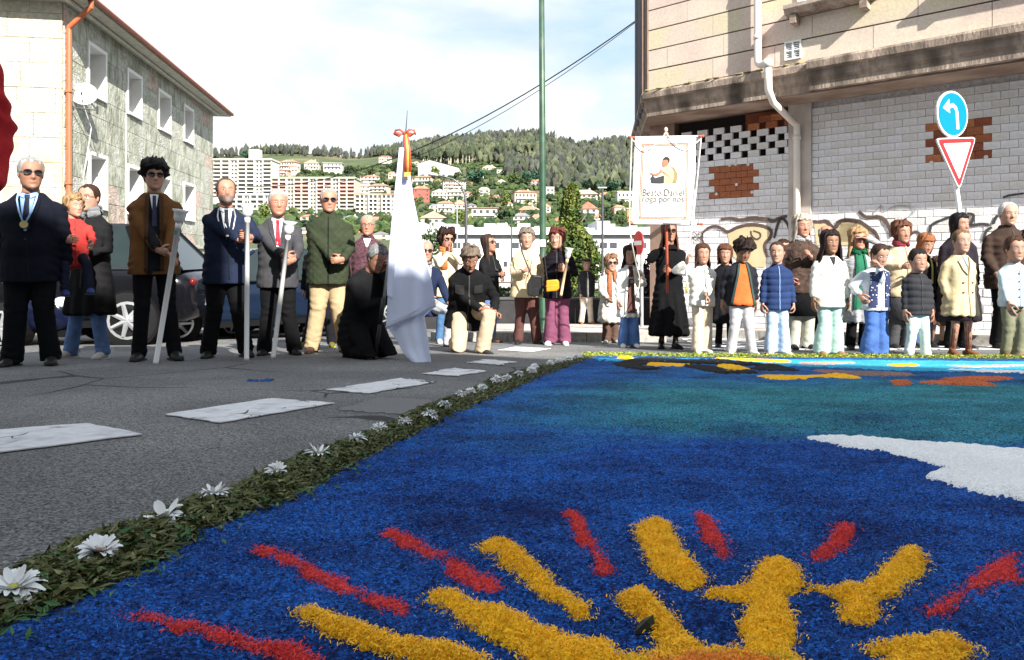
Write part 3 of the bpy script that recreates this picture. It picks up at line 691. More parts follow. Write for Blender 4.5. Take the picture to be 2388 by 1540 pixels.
def house(u0, u1, vt, vb, label, wc='w', rc='t', rt='hip', rh=.28, nw=None, fl=2, depth=None, y=None, name='house', cat='house', turn=None):
    vb2 = vb; y = y or depth_at(vb); x0 = (u0-1194)/F*y; x1 = (u1-1194)/F*y; zb = HC+(600-vb2)/F*y; zt = HC+(600-vt)/F*y
    w = x1-x0; h = zt-zb; dp = depth or w*.7; T = root(name, label, cat, ((x0+x1)/2, y+dp/2, zb-1), 0, 'houses and flats on the hillside')
    a = rnd.uniform(-.25, .25) if turn is None else turn; T.rotation_euler = (0, 0, a)
    w2 = w*(1-abs(a)*.35); roofh = h*rh if rt != 'flat' else h*.05; wh = h-roofh+1
    mb = MB(); mb.box((-w2/2, -dp/2, -3), (w2/2, dp/2, wh)); mb.obj('wall', wallc[wc], T, world=False)
    ov = w*.05; mb = MB()
    A = [(-w2/2-ov, -dp/2-ov, wh), (w2/2+ov, -dp/2-ov, wh), (w2/2+ov, dp/2+ov, wh), (-w2/2-ov, dp/2+ov, wh)]
    if rt == 'hip':
        k = w2*.28; B = [(-w2/2+k, 0, wh+roofh), (w2/2-k, 0, wh+roofh)]; mb.add(A+B, [(0, 1, 5, 4), (1, 2, 5), (2, 3, 4, 5), (3, 0, 4), (3, 2, 1, 0)])
    elif rt == 'gable':
        B = [(0, -dp/2-ov, wh+roofh), (0, dp/2+ov, wh+roofh)]; mb.add(A+B, [(0, 1, 4), (1, 2, 5, 4), (2, 3, 5), (3, 0, 4, 5), (3, 2, 1, 0)])
    else: mb.box((-w2/2-ov, -dp/2-ov, wh+.002), (w2/2+ov, dp/2+ov, wh+roofh))
    mb.obj('roof', roofs[rc] if rt != 'gable' or rc != 'w' else wallc['w'], T, world=False)
    nw = nw or max(2, int(w/3.2)); fh = (h-roofh)/fl; ww = w2/nw
    wm = MB(); wm.box((-ww*.22, -.18, 0), (ww*.22, .05, fh*.42)); wme = wm.mesh('window', winm)
    for f in range(fl):
        for i in range(nw):
            if rnd.random() < .12: continue
            o = put('window', wme, T, (-w2/2+ww*(i+.5), -dp/2, 1+fh*(f+.33)))
    if rnd.random() < .5 and rt != 'flat':
        mb = MB(); mb.box((w2*.15, -.4, wh), (w2*.15+w*.06, .4, wh+roofh*1.25)); mb.obj('chimney', wallc['w'], T, world=False)
    if fl > 1 and wc != 'r':
        mb = MB()
        for f in range(1, fl): mb.box((-w2*.42, -dp/2-w*.07, 1+fh*f-.15), (w2*.42, -dp/2-.01, 1+fh*f+.35))
        mb.obj('balcony', wallc['w'] if wc != 'w' else wallc['c'], T, world=False)
    return T
H = house
H(650, 692, 371, 396, 'small house with tiled roof highest above the tall white flats', 'w', 't', 'hip', .3)
H(708, 743, 373, 396, 'cream hill house with terracotta roof above the pink flats', 'c', 'p', 'gable', .35)
H(752, 796, 380, 398, 'white modern flat roofed villa below the wooded ridge', 'w', 'w', 'flat', .05, 5)
H(671, 694, 385, 402, 'narrow tiled house squeezed below the small top house', 'c', 't', 'hip')
H(633, 671, 393, 410, 'brown roofed house just above the right end of the white tower', 'p', 't', 'hip')
H(882, 912, 362, 375, 'cream farmhouse alone on the upper slope left of the flag', 'c', 't', 'hip')
H(838, 884, 407, 426, 'wide white house with low brown tiled roof right of the pink flats', 'w', 't', 'hip', .3)
H(828, 862, 425, 440, 'small white villa at the corner of the pink flats', 'w', 't', 'hip')
H(861, 905, 427, 455, 'three storey cream house with arched terraces below the brown roof', 'c', 't', 'hip', .25, 4, 3)
H(828, 860, 443, 458, 'low white terrace house with dark garage band', 'w', 'g', 'flat')
H(961, 1000, 433, 468, 'dark red house with terracotta roof and balconies right of the flag', 'r', 't', 'hip', .22, 4, 3)
H(962, 1010, 408, 432, 'long cream villa with red hipped roof just right of the flag top', 'c', 't', 'hip', .25, 6)
H(1012, 1030, 418, 432, 'tiny orange roofed house between the villa and the white block', 'c', 't', 'gable')
H(1028, 1084, 420, 445, 'white three storey block with rows of windows and orange roof', 'w', 't', 'hip', .12, 9, 3, name='apartment_house')
H(1004, 1042, 441, 464, 'left of two white gabled houses side by side', 'w', 'w', 'gable', .35, 4)
H(1042, 1083, 440, 464, 'right of two white gabled houses side by side', 'w', 'w', 'gable', .35, 4)
H(1108, 1145, 366, 384, 'orange roofed house high under the eucalyptus wood', 'w', 't', 'hip', .45)
H(1125, 1157, 385, 403, 'white house with pale roof below the high orange roofed one', 'w', 'p', 'hip', .4)
H(1157, 1180, 396, 412, 'small white cube house with dark window near the green lamp post', 'w', 'w', 'flat')
H(1160, 1181, 418, 434, 'tiny white gabled house left of the green pole', 'w', 'w', 'gable', .4)
H(1116, 1142, 436, 458, 'tan tiled house among the middle trees', 'c', 'p', 'hip', .3)
H(1020, 1058, 468, 505, 'orange and white stepped house with long balconies', 'w', 't', 'hip', .18, 4, 3)
H(1057, 1088, 466, 498, 'white gabled house beside the stepped orange one', 'w', 'p', 'gable', .35, 3)
H(981, 1040, 493, 524, 'cream house with broad ridged tile roof right of the flag', 'c', 'p', 'gable', .5, 4, 1)
H(1194, 1250, 442, 478, 'long house with flat orange roof left of the green pole', 'c', 't', 'hip', .2, 6)
H(1208, 1259, 480, 500, 'low orange tiled roof stretching behind the green pole', 'o', 't', 'hip', .5, 4, 1)
H(1100, 1160, 484, 520, 'white hall with orange tiled edge behind the round dark tree', 'w', 't', 'flat', .1, 4, 2)
H(1198, 1237, 496, 522, 'white house with dark grey hipped roof', 'w', 'g', 'hip', .32, 3)
H(1272, 1292, 436, 466, 'slim white house just right of the green pole', 'w', 'w', 'flat')
H(1335, 1398, 441, 472, 'broad tan roofed house right of the tall conifer', 'c', 'p', 'hip', .4, 5)
H(1352, 1398, 470, 508, 'white house with steep orange gable right of the conifer', 'w', 't', 'gable', .45, 3)
H(1439, 1476, 446, 480, 'white modern house with dark window band near the banner', 'w', 'w', 'flat', .05, 4)
H(1430, 1458, 478, 500, 'reddish terraced house under the white modern one', 'p', 't', 'hip')
H(1464, 1510, 485, 523, 'bright orange block with white cornices behind the banner edge', 'o', 'w', 'flat', .05, 4, 2, name='apartment_house')
H(1384, 1426, 520, 540, 'white low vaulted shed beside the thin lamp', 'w', 'w', 'gable', .5, 2, 1, name='shed')
H(812, 842, 526, 547, 'orange tiled low roof behind the man with glasses', 'o', 't', 'hip', .5, 3, 1)
H(798, 838, 502, 522, 'dark grey roofed house above the man with glasses', 'w', 'g', 'hip', .5, 3, 1)
H(1240, 1262, 418, 434, 'small white house half hidden by the green pole', 'w', 't', 'hip')
H(1083, 1102, 446, 462, 'small brown roofed house between white gables and trees', 'c', 't', 'hip')
H(1178, 1196, 470, 486, 'little cream house under the bright green tree', 'c', 'p', 'gable')
H(1290, 1330, 420, 432, 'low white house behind the conifer tip', 'w', 'p', 'hip')
H(905, 922, 400, 416, 'small tiled house above the flag pole', 'c', 't', 'hip')
H(850, 880, 480, 500, 'cream lower terrace beneath the arcaded block', 'c', 't', 'flat')
H(1090, 1110, 497, 515, 'pale shed with tiled edge left of the white hall', 'w', 'p', 'gable')
def flats(u0, u1, vt, vb, label, wc, fl, bays, y, band, roofcol, tower=None, rise=None):
    x0 = (u0-1194)/F*y; x1 = (u1-1194)/F*y; zb = HC+(600-vb)/F*y; zt = HC+(600-vt)/F*y; w = x1-x0; h = zt-zb
    T = root('apartment_block', label, 'apartment block', ((x0+x1)/2, y+8, zb-2), 0, 'tall blocks of flats')
    mb = MB(); mb.box((-w/2, -8, -8), (w/2, 8, h+2)); mb.obj('wall', wallc[wc], T, world=False)
    mb = MB(); mb.box((-w/2-.6, -8.8, h+2.002), (w/2+.6, 8.6, h+3)); mb.obj('roof', roofs[roofcol], T, world=False)
    if tower: mb = MB(); mb.box((w*tower[0]-w/2, -3, h+3.002), (w*tower[1]-w/2, 3, h+3+tower[2])); mb.obj('roof_tower', wallc[wc], T, world=False)
    fh = h/fl; bw = w/bays; inset = MB(); inset.box((-bw*.42, -.1, .2), (bw*.42, .02, fh*.58)); im = inset.mesh('window', winm)
    para = MB(); para.box((-bw*.44, -1.3, -.2), (bw*.44, -.02, fh*.30)); pm = para.mesh('balcony', wallc[band])
    small = MB(); small.box((-bw*.13, -.12, 0), (bw*.13, .02, fh*.45)); sm_ = small.mesh('window', winm)
    for f in range(fl):
        for i in range(bays):
            x = -w/2+bw*(i+.5); z = 2+fh*f
            if i % 3 == 2: put('window', sm_, T, (x-bw*.2, -8, z+fh*.35)); put('window', sm_, T, (x+bw*.2, -8, z+fh*.35))
            else: put('window', im, T, (x, -8, z+fh*.30)); put('balcony', pm, T, (x, -8, z))
    mb = MB()
    for i in range(1, bays): mb.box((-w/2+bw*i-.35, -9.5, 1), (-w/2+bw*i+.35, -8.002, h+2))
    mb.obj('pier', wallc['w'], T, world=False)
    return T
flats(498, 633, 374, 456, 'tall white block of flats with long balconies behind the stone building', 'w', 9, 7, 470, 'w', 'w', (.56, .74, 7))
flats(634, 827, 417, 497, 'wide pinkish block of flats with red brick balcony bands and green roof', 'c', 9, 11, 425, 'p', 'n')
flats(537, 633, 456, 500, 'lower white flats in front of the tall white block', 'w', 4, 6, 400, 'w', 'w')
flats(830, 922, 456, 494, 'cream four storey block with regular windows beside the pink flats', 'c', 4, 9, 400, 'c', 't')
# gabled white industrial hall on the slope
y = 700; T = root('industrial_hall', 'big white industrial hall with shallow gable below the wood', 'hall', P(1022, 408, y+5)-Vector((0, 0, 1)))
mb = MB(); A = [P(975, 412, y), P(975, 381, y), P(1003, 373, y), P(1070, 391, y), P(1070, 412, y)]; B = [p+Vector((0, 60, 0)) for p in A]; mb.prism(A, B); mb.obj('wall', wallc['w'], T)
mb = MB(); mb.add([P(974, 380.5, y-1), P(1003, 372, y-1), P(1003, 372, y-1)+Vector((0, 62, 0)), P(974, 380.5, y-1)+Vector((0, 62, 0)), P(1071, 390.5, y-1), P(1071, 390.5, y-1)+Vector((0, 62, 0))], [(0, 1, 2, 3), (1, 4, 5, 2)]); mb.obj('roof', wallc['g'], T)
# filler trees between houses
k = 0
TT = [((1078, 1136, 396, 434), 'b', 'dark blue-green tree clump below the orange roofed house'), ((1215, 1257, 397, 436), 'b', 'dark green trees left of the green pole, high on the slope'),
      ((1134, 1155, 438, 487), 'o', 'tall olive-brown tree between two lighter ones'), ((1157, 1194, 434, 487), 'l', 'tall bright green tree left of the green pole'),
      ((1148, 1199, 487, 526), 'd', 'round dark evergreen in front of the white hall'), ((1051, 1106, 490, 526), 'l', 'bright bushy tree below the stepped orange house'),
      ((1092, 1120, 430, 471), 'm', 'loose mid green tree right of the white gabled houses'), ((1388, 1432, 456, 540), 'd', 'tall dark tree behind the thin lamp'),
      ((1432, 1466, 498, 540), 'm', 'leafy tree below the reddish terrace'), ((1000, 1030, 388, 418), 'l', 'light green tree under the industrial hall'),
      ((905, 938, 378, 412), 'd', 'dark pine beside the top of the flag'), ((850, 880, 392, 412), 'm', 'rounded tree above the brown roofed house'),
      ((800, 830, 385, 415), 'd', 'dark tree above the roof of the pink flats'), ((700, 720, 390, 412), 'd', 'dark tree beside the cream hill house'),
      ((740, 765, 396, 414), 'm', 'low trees under the modern villa'), ((560, 592, 346, 376), 'b', 'dark green cedar behind the tall white flats'),
      ((1318, 1350, 412, 444), 'b', 'dark green tree right of the conifer tip'), ((1352, 1385, 415, 446), 'b', 'second dark green tree in the row below the wood'),
      ((1385, 1420, 418, 448), 'b', 'third dark green tree in the row below the wood'), ((1420, 1455, 420, 450), 'b', 'last dark green tree before the banner'),
      ((950, 985, 460, 490), 'l', 'grassy bush under the dark red house'), ((1058, 1080, 398, 422), 'm', 'tree right of the industrial hall'),
      ((880, 905, 500, 530), 'm', 'tree left of the white flag cloth'), ((1218, 1240, 464, 482), 'l', 'small light green tree before the orange roofed long house'),
      ((830, 852, 497, 515), 'm', 'low green tree above the man with glasses'), ((886, 930, 420, 436), 'd', 'row of dark shrubs left of the flag'),
      ((965, 1000, 395, 412), 'm', 'scrub between the hall and the long villa'), ((1180, 1215, 402, 440), 'm', 'mid green trees above the tiny white gable'),
      ((1300, 1345, 455, 500), 'm', 'trees hidden behind the tall conifer'), ((595, 640, 470, 520), 'l', 'light green tree beside the bearded man\'s glass torch')]
mm = {'b': g_blue, 'o': g_brown, 'l': g_light, 'd': g_dark, 'm': g_mid}
for i, ((u0, u1, vt, vb), c, lab) in enumerate(TT):
    y = depth_at(vb)-6; b = P((u0+u1)/2, vb, y); w = (u1-u0)/F*y; h = (vb-vt)/F*y
    tree('hillside_tree', lab, b, h, w*1.1, mm[c], n=260, leaf=w*.085, trunk=w*.03, group='trees among the hillside houses', seed=i, shape='oval' if h > w*1.2 else 'round')
# more small houses fill the slope
SLOTL = ['flat roofed pale house at the foot of the tall white flats', 'pale house under the lower white flats', 'little house right below the pink flats, left part', 'long pale house below the middle of the pink flats', 'small house behind the shoulder of the man in charcoal', 'house between the cream arcaded block and the depot', 'house peeping above the head of the kneeling flag bearer', 'small house left under the pink flats', 'lowest pale house behind the laurel shrub', 'lowest pale house behind the quilted jacket', 'pale house touching the right edge of the flag cloth', 'small house below the right foot of the industrial hall', 'small house above the white three storey block', 'small pale house under the flag ribbon', 'pale house between the tan tiled one and the light green tree', 'small house tucked right of the green pole', 'house behind the left flank of the conifer', 'house showing left of the conifer tip', 'small pale house above the steep orange gable', 'pale house at the lower edge of the dark tree row', 'tiny house close under the eucalyptus wood', 'little house just right of the pole ribbon', 'small house below the left white gable', 'pale house right of the white gabled pair', 'pale house behind the foot of the green pole', 'low house in front of the round dark evergreen', 'low house right behind the curved street lamp', 'highest pale house near the banner edge', 'pale house between the conifer and the thin lamp', 'small house left of the flag below the cream villa']
slots = [(502, 540, 505, 530), (560, 600, 520, 545), (700, 740, 500, 522), (740, 790, 520, 545), (690, 730, 530, 552), (850, 895, 505, 530), (870, 905, 540, 565), (640, 670, 520, 540), (600, 640, 545, 570), (720, 770, 552, 580), (935, 962, 470, 488), (1108, 1128, 405, 419),
 (1083, 1104, 421, 436), (960, 985, 376, 390), (1145, 1170, 455, 470), (1262, 1285, 475, 495), (1290, 1320, 505, 530), (1306, 1335, 478, 498), (1398, 1425, 448, 466), (1405, 1432, 424, 438), (1150, 1172, 358, 368), (925, 950, 440, 456), (1000, 1024, 476, 492), (1088, 1112, 474, 490), (1240, 1262, 500, 522), (1160, 1190, 520, 540), (1030, 1060, 522, 540), (1440, 1470, 400, 414), (1385, 1410, 500, 518), (905, 930, 466, 486)]
for i, (a_, b_, c_, d_) in enumerate(slots):
    T = H(a_, b_, c_, d_, SLOTL[i], rnd.choice('wwwcc'), rnd.choice('ttpg'), rnd.choice(('hip', 'hip', 'gable')), rnd.uniform(.25, .4), None, 2); pass
# scattered garden scrub and the wood: far masses nobody could count
def blobs(pts, hs, ws, trunks, name, m, mt=None):
    IV, IF = ico(); Vs, Fs = [], []; k = 0
    for (x, y, z), h, w in zip(pts, hs, ws):
        for j in range(2):
            s = np.array([w*.5*rng.uniform(.6, 1), w*.5*rng.uniform(.6, 1), h*(.28 if trunks else .42)*rng.uniform(.7, 1.1)])
            off = np.array([rng.uniform(-.25, .25)*w, rng.uniform(-.25, .25)*w, h*((.82 if trunks else .5)-j*(.14 if trunks else .1))])
            v = IV*s*(1+rng.uniform(-.28, .28, size=(len(IV), 1)))+off+np.array([x, y, z]); Vs.append(v); Fs.append(IF+k); k += len(v)
    return stuff(put(name, npmesh(name, np.concatenate(Vs), np.concatenate(Fs), m)))
def scatter(n, u0, u1, y0, y1, cond, h):
    P_ = []
    while len(P_) < n:
        u = rnd.uniform(u0, u1); y = math.sqrt(rnd.uniform(y0*y0, y1*y1)); x = (u-1194)/F*y; v = 600-(hill(x, y)-HC)*F/y
        if cond(u, v, y): P_.append((x, y, hill(x, y)-.5))
    return P_
def in_wood(u, v, y):
    lim = 350+ (10 if u < 700 else 22*max(0, min(1, (u-700)/250)))+ (35 if u > 1180 else 0)+(30 if u > 1262 else 0)+(12 if u > 1100 else 0)
    return v < lim and not (1000 < u < 1175 and v > 362+ (1175-u)*.12 and u < 1110)
wood = leaf_mat('wood_far', (.045, .058, .032), (.085, .095, .052), var=.6, vs=.06); wood2 = leaf_mat('wood_grey', (.058, .062, .050), (.038, .044, .036), var=.55, vs=.05)
p = scatter(2600, 470, 1500, 560, 1215, in_wood, 14)
hs = [rnd.uniform(8, 21) for _ in p]; ws = [rnd.uniform(5, 11) for _ in p]; hf = len(p)//2
blobs(p[:hf], hs[:hf], ws[:hf], False, 'wooded_ridge', wood); blobs(p[hf:], hs[hf:], ws[hf:], False, 'wooded_ridge', wood2)
p = scatter(520, 300, 1800, 1130, 1225, lambda u, v, y: True, 16); blobs(p, [rnd.uniform(9, 22) for _ in p], [rnd.uniform(4, 9) for _ in p], False, 'ridge_trees', wood2)
# eucalyptus stand with bare pale trunks
p = scatter(520, 985, 1262, 700, 1000, lambda u, v, y: 345+ (1262-u)*.03 < v < 392-(u-985)*.07, 20)
hs = [rnd.uniform(17, 23) for _ in p]; blobs(p, hs, [rnd.uniform(5, 8) for _ in p], True, 'eucalyptus_crowns', wood)
mb = MB()
for (x, y, z), h in zip(p, hs): mb.tube([(x, y, z), (x+rnd.uniform(-.5, .5), y, z+h*.9)], [.42, .28], 3, cap=False)
stuff(mb.obj('eucalyptus_trunks', mat('pale_trunk', (.36, .34, .27), rough=.9, var=.2)))
p = scatter(1700, 480, 1500, 220, 900, lambda u, v, y: True, 5); blobs(p, [rnd.uniform(2.5, 6) for _ in p], [rnd.uniform(3, 8) for _ in p], False, 'garden_scrub', g_mid)
p = scatter(1500, 480, 1500, 220, 900, lambda u, v, y: True, 5); blobs(p, [rnd.uniform(2, 7) for _ in p], [rnd.uniform(3, 7) for _ in p], False, 'garden_scrub', g_dark)
# houses too far to tell apart behind the named ones: left out. masts on the summit
mast = mat('mast_steel', (.62, .60, .60), rough=.6)
for i, (u, vt, vb, lab) in enumerate(((1248, 252, 315, 'thin lattice mast on the summit left of the green pole'), (1281, 262, 320, 'short faint mast right of the green pole'), (1295, 256, 328, 'lattice mast with antenna drums on the summit'))):
    b = P(u, vb+6, 1170); h = (vb-vt)/F*1170+5; T = root('antenna_mast', lab, 'mast', b, 0, 'antenna masts on the summit')
    mb = MB(); w = .9
    for a in range(3): mb.tube([(w*math.cos(a*2.1), w*math.sin(a*2.1), -3), (w*.5*math.cos(a*2.1), w*.5*math.sin(a*2.1), h)], .16, 4)
    for k in range(14): z = h*k/14; mb.tube([(-w, 0, z), (w, 0, z+h/28)], .1, 3); mb.tube([(w, 0, z+h/28), (-w, 0, z+h/14)], .1, 3)
    mb.obj('lattice', mast, T, world=False)
    mb = MB()
    for k in range(4 if i == 2 else 2): mb.tube([(.8, -1, h*(.8+.05*k)), (.8, -2, h*(.8+.05*k))], 1.0 if i == 2 else .5, 8, xref=(1, 0, 0))
    mb.obj('antenna_drum', mast, T, world=False)

# ------------------------------------------------------------ long white depot in the valley
y = 62.0; WBt = root('depot_building', 'long low white depot with a ribbon of windows and cluttered grey roof behind the crowd', 'building', P(1270, 658, y))
def zz(v, d=y): return HC+(600-v)/F*d
x0, x1 = (955-1194)/F*y, (1640-1194)/F*y
whitew = mat('depot_white', (.74, .74, .72), rough=.85, var=.06, vscale=.5); greyr = mat('depot_roof', (.46, .47, .49), rough=.7, var=.15, vscale=.6)
mb = MB(); mb.box((x0, y, zz(670)), (x1, y+16, zz(548))); mb.obj('wall', whitew, WBt)
mb = MB(); mb.box((x0-.3, y-.5, zz(547.5)), (x1+.3, y+16, zz(538))); mb.obj('parapet', whitew, WBt)
mb = MB(); mb.box((x0, y-.06, zz(556)), (x1, y-.005, zz(549))); mb.obj('shade_strip', mat('soffit_shade', (.22, .22, .23)), WBt)  # dark strip on the wall: shade under the parapet put in as colour
for i in range(30):
    xa = x0+.4+i*(x1-x0)/30; mb = MB(); mb.box((xa, y-.05, zz(579)), (xa+(x1-x0)/30*.72, y-.004, zz(566))); mb.obj('window', winm if i % 3 else mat('shutter_grey', (.45, .46, .47)), WBt)
for u in (1175, 1325, 1350, 1378, 1480): mb = MB(); mb.box(((u-1194)/F*y, y-.05, zz(622)), ((u-1186)/F*y, y-.004, zz(610))); mb.obj('window', winm, WBt)
mb = MB()
for i in range(26):
    u = 985+i*24+rnd.uniform(-8, 8); xa = (u-1194)/F*(y+5); h = rnd.uniform(.3, 1.0); mb.box((xa, y+rnd.uniform(2, 9), zz(538)), (xa+rnd.uniform(.4, 1.6), y+9+rnd.uniform(.5, 3), zz(538)+h))
for k in range(3): mb.box((x0, y+3+k*4, zz(538)), (x1, y+3.3+k*4, zz(538)+.35+.2*k))
mb.obj('roof_plant', greyr, WBt)
gwm = mat('boundary_wall', (.36, .34, .32), rough=.9, var=.2, vscale=1.2)
T = root('boundary_wall', 'grey boundary wall below the white depot', 'wall', P(1250, 680, 48)); mb = MB(); mb.box(((600-1194)/F*48, 48, zz(700, 48)), ((1640-1194)/F*48, 48.3, zz(658, 48))); mb.obj('wall', gwm, T)
mb = MB(); mb.box(((600-1194)/F*48, 47.9, zz(657.9, 48)), ((1640-1194)/F*48, 48.4, zz(654, 48))); mb.obj('coping', pave, T)
T = root('hedge', 'low green hedge strip between the parapet and the depot wall', 'hedge', P(1250, 690, 30)); r = np.random.default_rng(5)
n = 4200; pts = np.stack([r.uniform((900-1194)/F*30, (1560-1194)/F*30, n), r.uniform(29, 31, n), -1.75+r.uniform(0, 1, n)**1.4*.9], 1); V, Fq = leaf_cards(pts-np.array(T.location), .13, r); put('foliage', npmesh('foliage', V, Fq, g_mid), T)
blackw = mat('black_panel', (.022, .022, .024), rough=.75, var=.25, vscale=5, bump=.3, bscale=30)
T = root('parapet', 'matt black parapet wall along the back of the pavement', 'wall', Vector((.9, 16.7, -1.3)))
xa, xb = (985-1194)/F*16.7, (1520-1194)/F*16.7
n = 6
for i in range(n):
    a = xa+(xb-xa)*i/n; b = xa+(xb-xa)*(i+1)/n; mb = MB(); mb.box((a+.01, 16.65, -1.6), (b-.01, 16.8, -.53+rnd.uniform(-.01, .01))); mb.obj('panel', blackw, T)
mb = MB(); mb.box((xa, 16.62, -.52), (xb, 16.84, -.47)); mb.obj('coping', metal, T)

# near trees and shrubs
def base_tree(u, d): return Vector(((u-1194)/F*d, d, gz(d)))
b = base_tree(1332, 36); tree('conifer', 'tall pointed light green conifer standing right of the green pole', b, (600-428)/F*36+.48+1.65, 165/F*36, leaf_mat('conifer_green', (.06, .095, .022), (.15, .18, .04), vs=1.6), n=11000, leaf=.13, trunk=.15, shape='cone', seed=3)
b = base_tree(612, 22); tree('shrub', 'dark glossy laurel shrub behind the two men in suits', b, 2.0, 2.6, g_dark, n=2600, leaf=.09, trunk=.05, seed=4, shape='oval', cat='shrub')
b = base_tree(690, 24); tree('shrub', 'dark shrub between the grey suit and the quilted jacket', b, 1.9, 2.2, g_dark, n=2400, leaf=.09, trunk=.05, seed=5, shape='oval', cat='shrub')
b = base_tree(1512, 20); tree('shrub', 'dark purple leaved shrub behind the no entry sign', b, 2.4, 1.3, leaf_mat('purple_leaves', (.05, .025, .03), (.03, .04, .02)), n=1500, leaf=.07, trunk=.04, seed=6, shape='oval', cat='shrub')
b = base_tree(905, 52); tree('tree', 'light green tree in front of the depot beside the flag', b, 3.6, 3.6, g_light, n=800, leaf=.16, trunk=.1, seed=7)
b = base_tree(1005, 57); tree('tree', 'small dark tree against the depot roof', b, 4.9, 2.2, g_mid, n=600, leaf=.14, trunk=.08, seed=8)

# ------------------------------------------------------------ poles, lamps, signs, cable
greenp = mat('green_paint', (.024, .072, .040), rough=.45, var=.25, vscale=5, col2=(.09, .12, .09), c2scale=3, spec=.5, c2pos=(.5, .7))
d = 10.95; T = root('lamp_post', 'tall green steel pole with dented foot between the two women', 'pole', Vector(((1266-1194)/F*d, d, gz(d)+.13)))
mb = MB(); X = T.location.x; zb = T.location.z; mb.tube([(X, d, zb), (X, d, zb+.02), (X, d, zb+.9), (X, d, zb+.95), (X-.005, d, 2), (X-.03, d, 6.2)], [.068, .062, .062, .054, .05, .036], 14); mb.obj('pole', greenp, T, smooth=True)
mb = MB(); mb.tube([(X, d, zb-.02), (X, d, zb+.05)], .12, 12); mb.obj('base_plate', greenp, T)
mb = MB(); q = P(1267, 567, d); mb.box((q.x-.045, d-.066, q.z-.06), (q.x+.03, d-.056, q.z+.05)); mb.obj('paper_notice', mat('paper_white', (.75, .75, .75)), T)
steel = mat('galvanised', (.40, .41, .42), rough=.5, metal=.4, var=.15)
d = 33.0; T = root('street_lamp', 'curved arm street lamp with flat luminaire behind the praying woman', 'street lamp', base_tree(1087, d))
mb = MB(); mb.tube([P(1087, 690, d), P(1087, 480, d), P(1084, 455, d), P(1075, 432, d), P(1058, 419, d), P(1035, 412, d), P(1020, 409, d)], [.09, .07, .05, .045, .04, .035, .03], 8); mb.obj('pole', metal, T)
mb = MB(); c = P(1009, 407, d); mb.ell(c, (.28, .16, .075), 12, 6, rot=Matrix.Rotation(R(8), 3, 'Y')); mb.obj('lamp_head', alu, T, smooth=True)
for i, (u, vt, lab) in enumerate(((1405, 438, 'slim lamp post with a T bar head right of the conifer'),)):
    d = 34; T = root('street_lamp', lab, 'street lamp', base_tree(u, d)); mb = MB(); mb.tube([P(u, 690, d), P(u, vt, d)], [.07, .05], 8); mb.obj('pole', metal, T)
    mb = MB(); a = P(u-11, vt, d); b = P(u+10, vt-1, d); mb.box((a.x, d-.06, a.z-.03), (b.x, d+.06, a.z+.03)); mb.obj('lamp_bar', steel, T)
for i, (u, vt, d, lab) in enumerate(((1193, 506, 40, 'thin green flag pole before the depot'), (1066, 460, 45, 'very thin pale pole left of the curved lamp'))):
    T = root('thin_pole', lab, 'pole', base_tree(u, d)); mb = MB(); mb.tube([P(u, 690, d), P(u, vt, d)], [.06, .035], 6); mb.obj('pole', greenp if i == 0 else steel, T)
signw = mat('sign_white', (.80, .80, .80), rough=.35, var=.03); signr = mat('sign_red', (.55, .025, .03), rough=.35, var=.05); signb = mat('sign_blue', (.0, .19, .62), rough=.35, var=.04)
def disc(c, nrm, r, o, n=32, roll=0, sx=1): # ring of points on a sign plate
    q = nrm.to_track_quat('Z', 'Y').to_matrix(); return [c+nrm*o+q@Vector((r*sx*math.cos(2*math.pi*k/n+roll), r*math.sin(2*math.pi*k/n+roll), 0)) for k in range(n)]
def plate(mb, pts, nrm, th): mb.prism([p-nrm*th for p in pts], pts)
# turn left + give way
d = 9.4; lean = Vector((.096, 0, -1)).normalized()
base = P(2256, 800, d); base.z = gz(d)
topq = P(2200, 225, d)
T = root('traffic_sign_post', 'leaning white post carrying a turn left disc above a give way triangle', 'traffic sign', base)
mb = MB(); mb.tube([base-Vector((0, 0, .1)), P(2236, 480, d), topq], .03, 10); mb.obj('post', signw, T, smooth=True)
nrm = Vector((.40, -.916, 0)).normalized(); sax = Vector((-nrm.y, nrm.x, 0))*-1; sax = Vector((.60, -.80, 0)).normalized()
upv = -lean; upv = (upv-nrm*upv.dot(nrm)).normalized(); sax = upv.cross(nrm).normalized()
cpt = P(2209, 269, d)+nrm*.075
def spt(c, x, y, o): return c+sax*x+upv*y+nrm*o
rr_ = .305
ring = lambda c, r, o, n=36: [spt(c, r*math.cos(2*math.pi*k/n), r*math.sin(2*math.pi*k/n), o) for k in range(n)]
mb = MB(); plate(mb, ring(cpt, rr_, 0), nrm, .025); D = mb.obj('turn_left_disc', signw, T)
def sub(mb, name, m, par, rt):
    o = mb.obj(name, m, par, world=False)
    for v_ in o.data.vertices: v_.co -= rt.location
    return o
mb = MB(); plate(mb, ring(cpt, rr_*.92, .004), nrm, .003); sub(mb, 'blue_field', signb, D, T)
ar = [(-.16, .115), (-.045, .2), (-.045, .14), (.0, .135), (.035, .11), (.06, .07), (.06, -.2), (.105, -.2), (.105, .08), (.085, .14), (.04, .175), (-.02, .178)]
ar = [(-.185, .10), (-.07, .19), (-.07, .13), (.005, .125), (.045, .075), (.05, -.2), (.10, -.2), (.097, .09), (.05, .155), (.02, .17)]
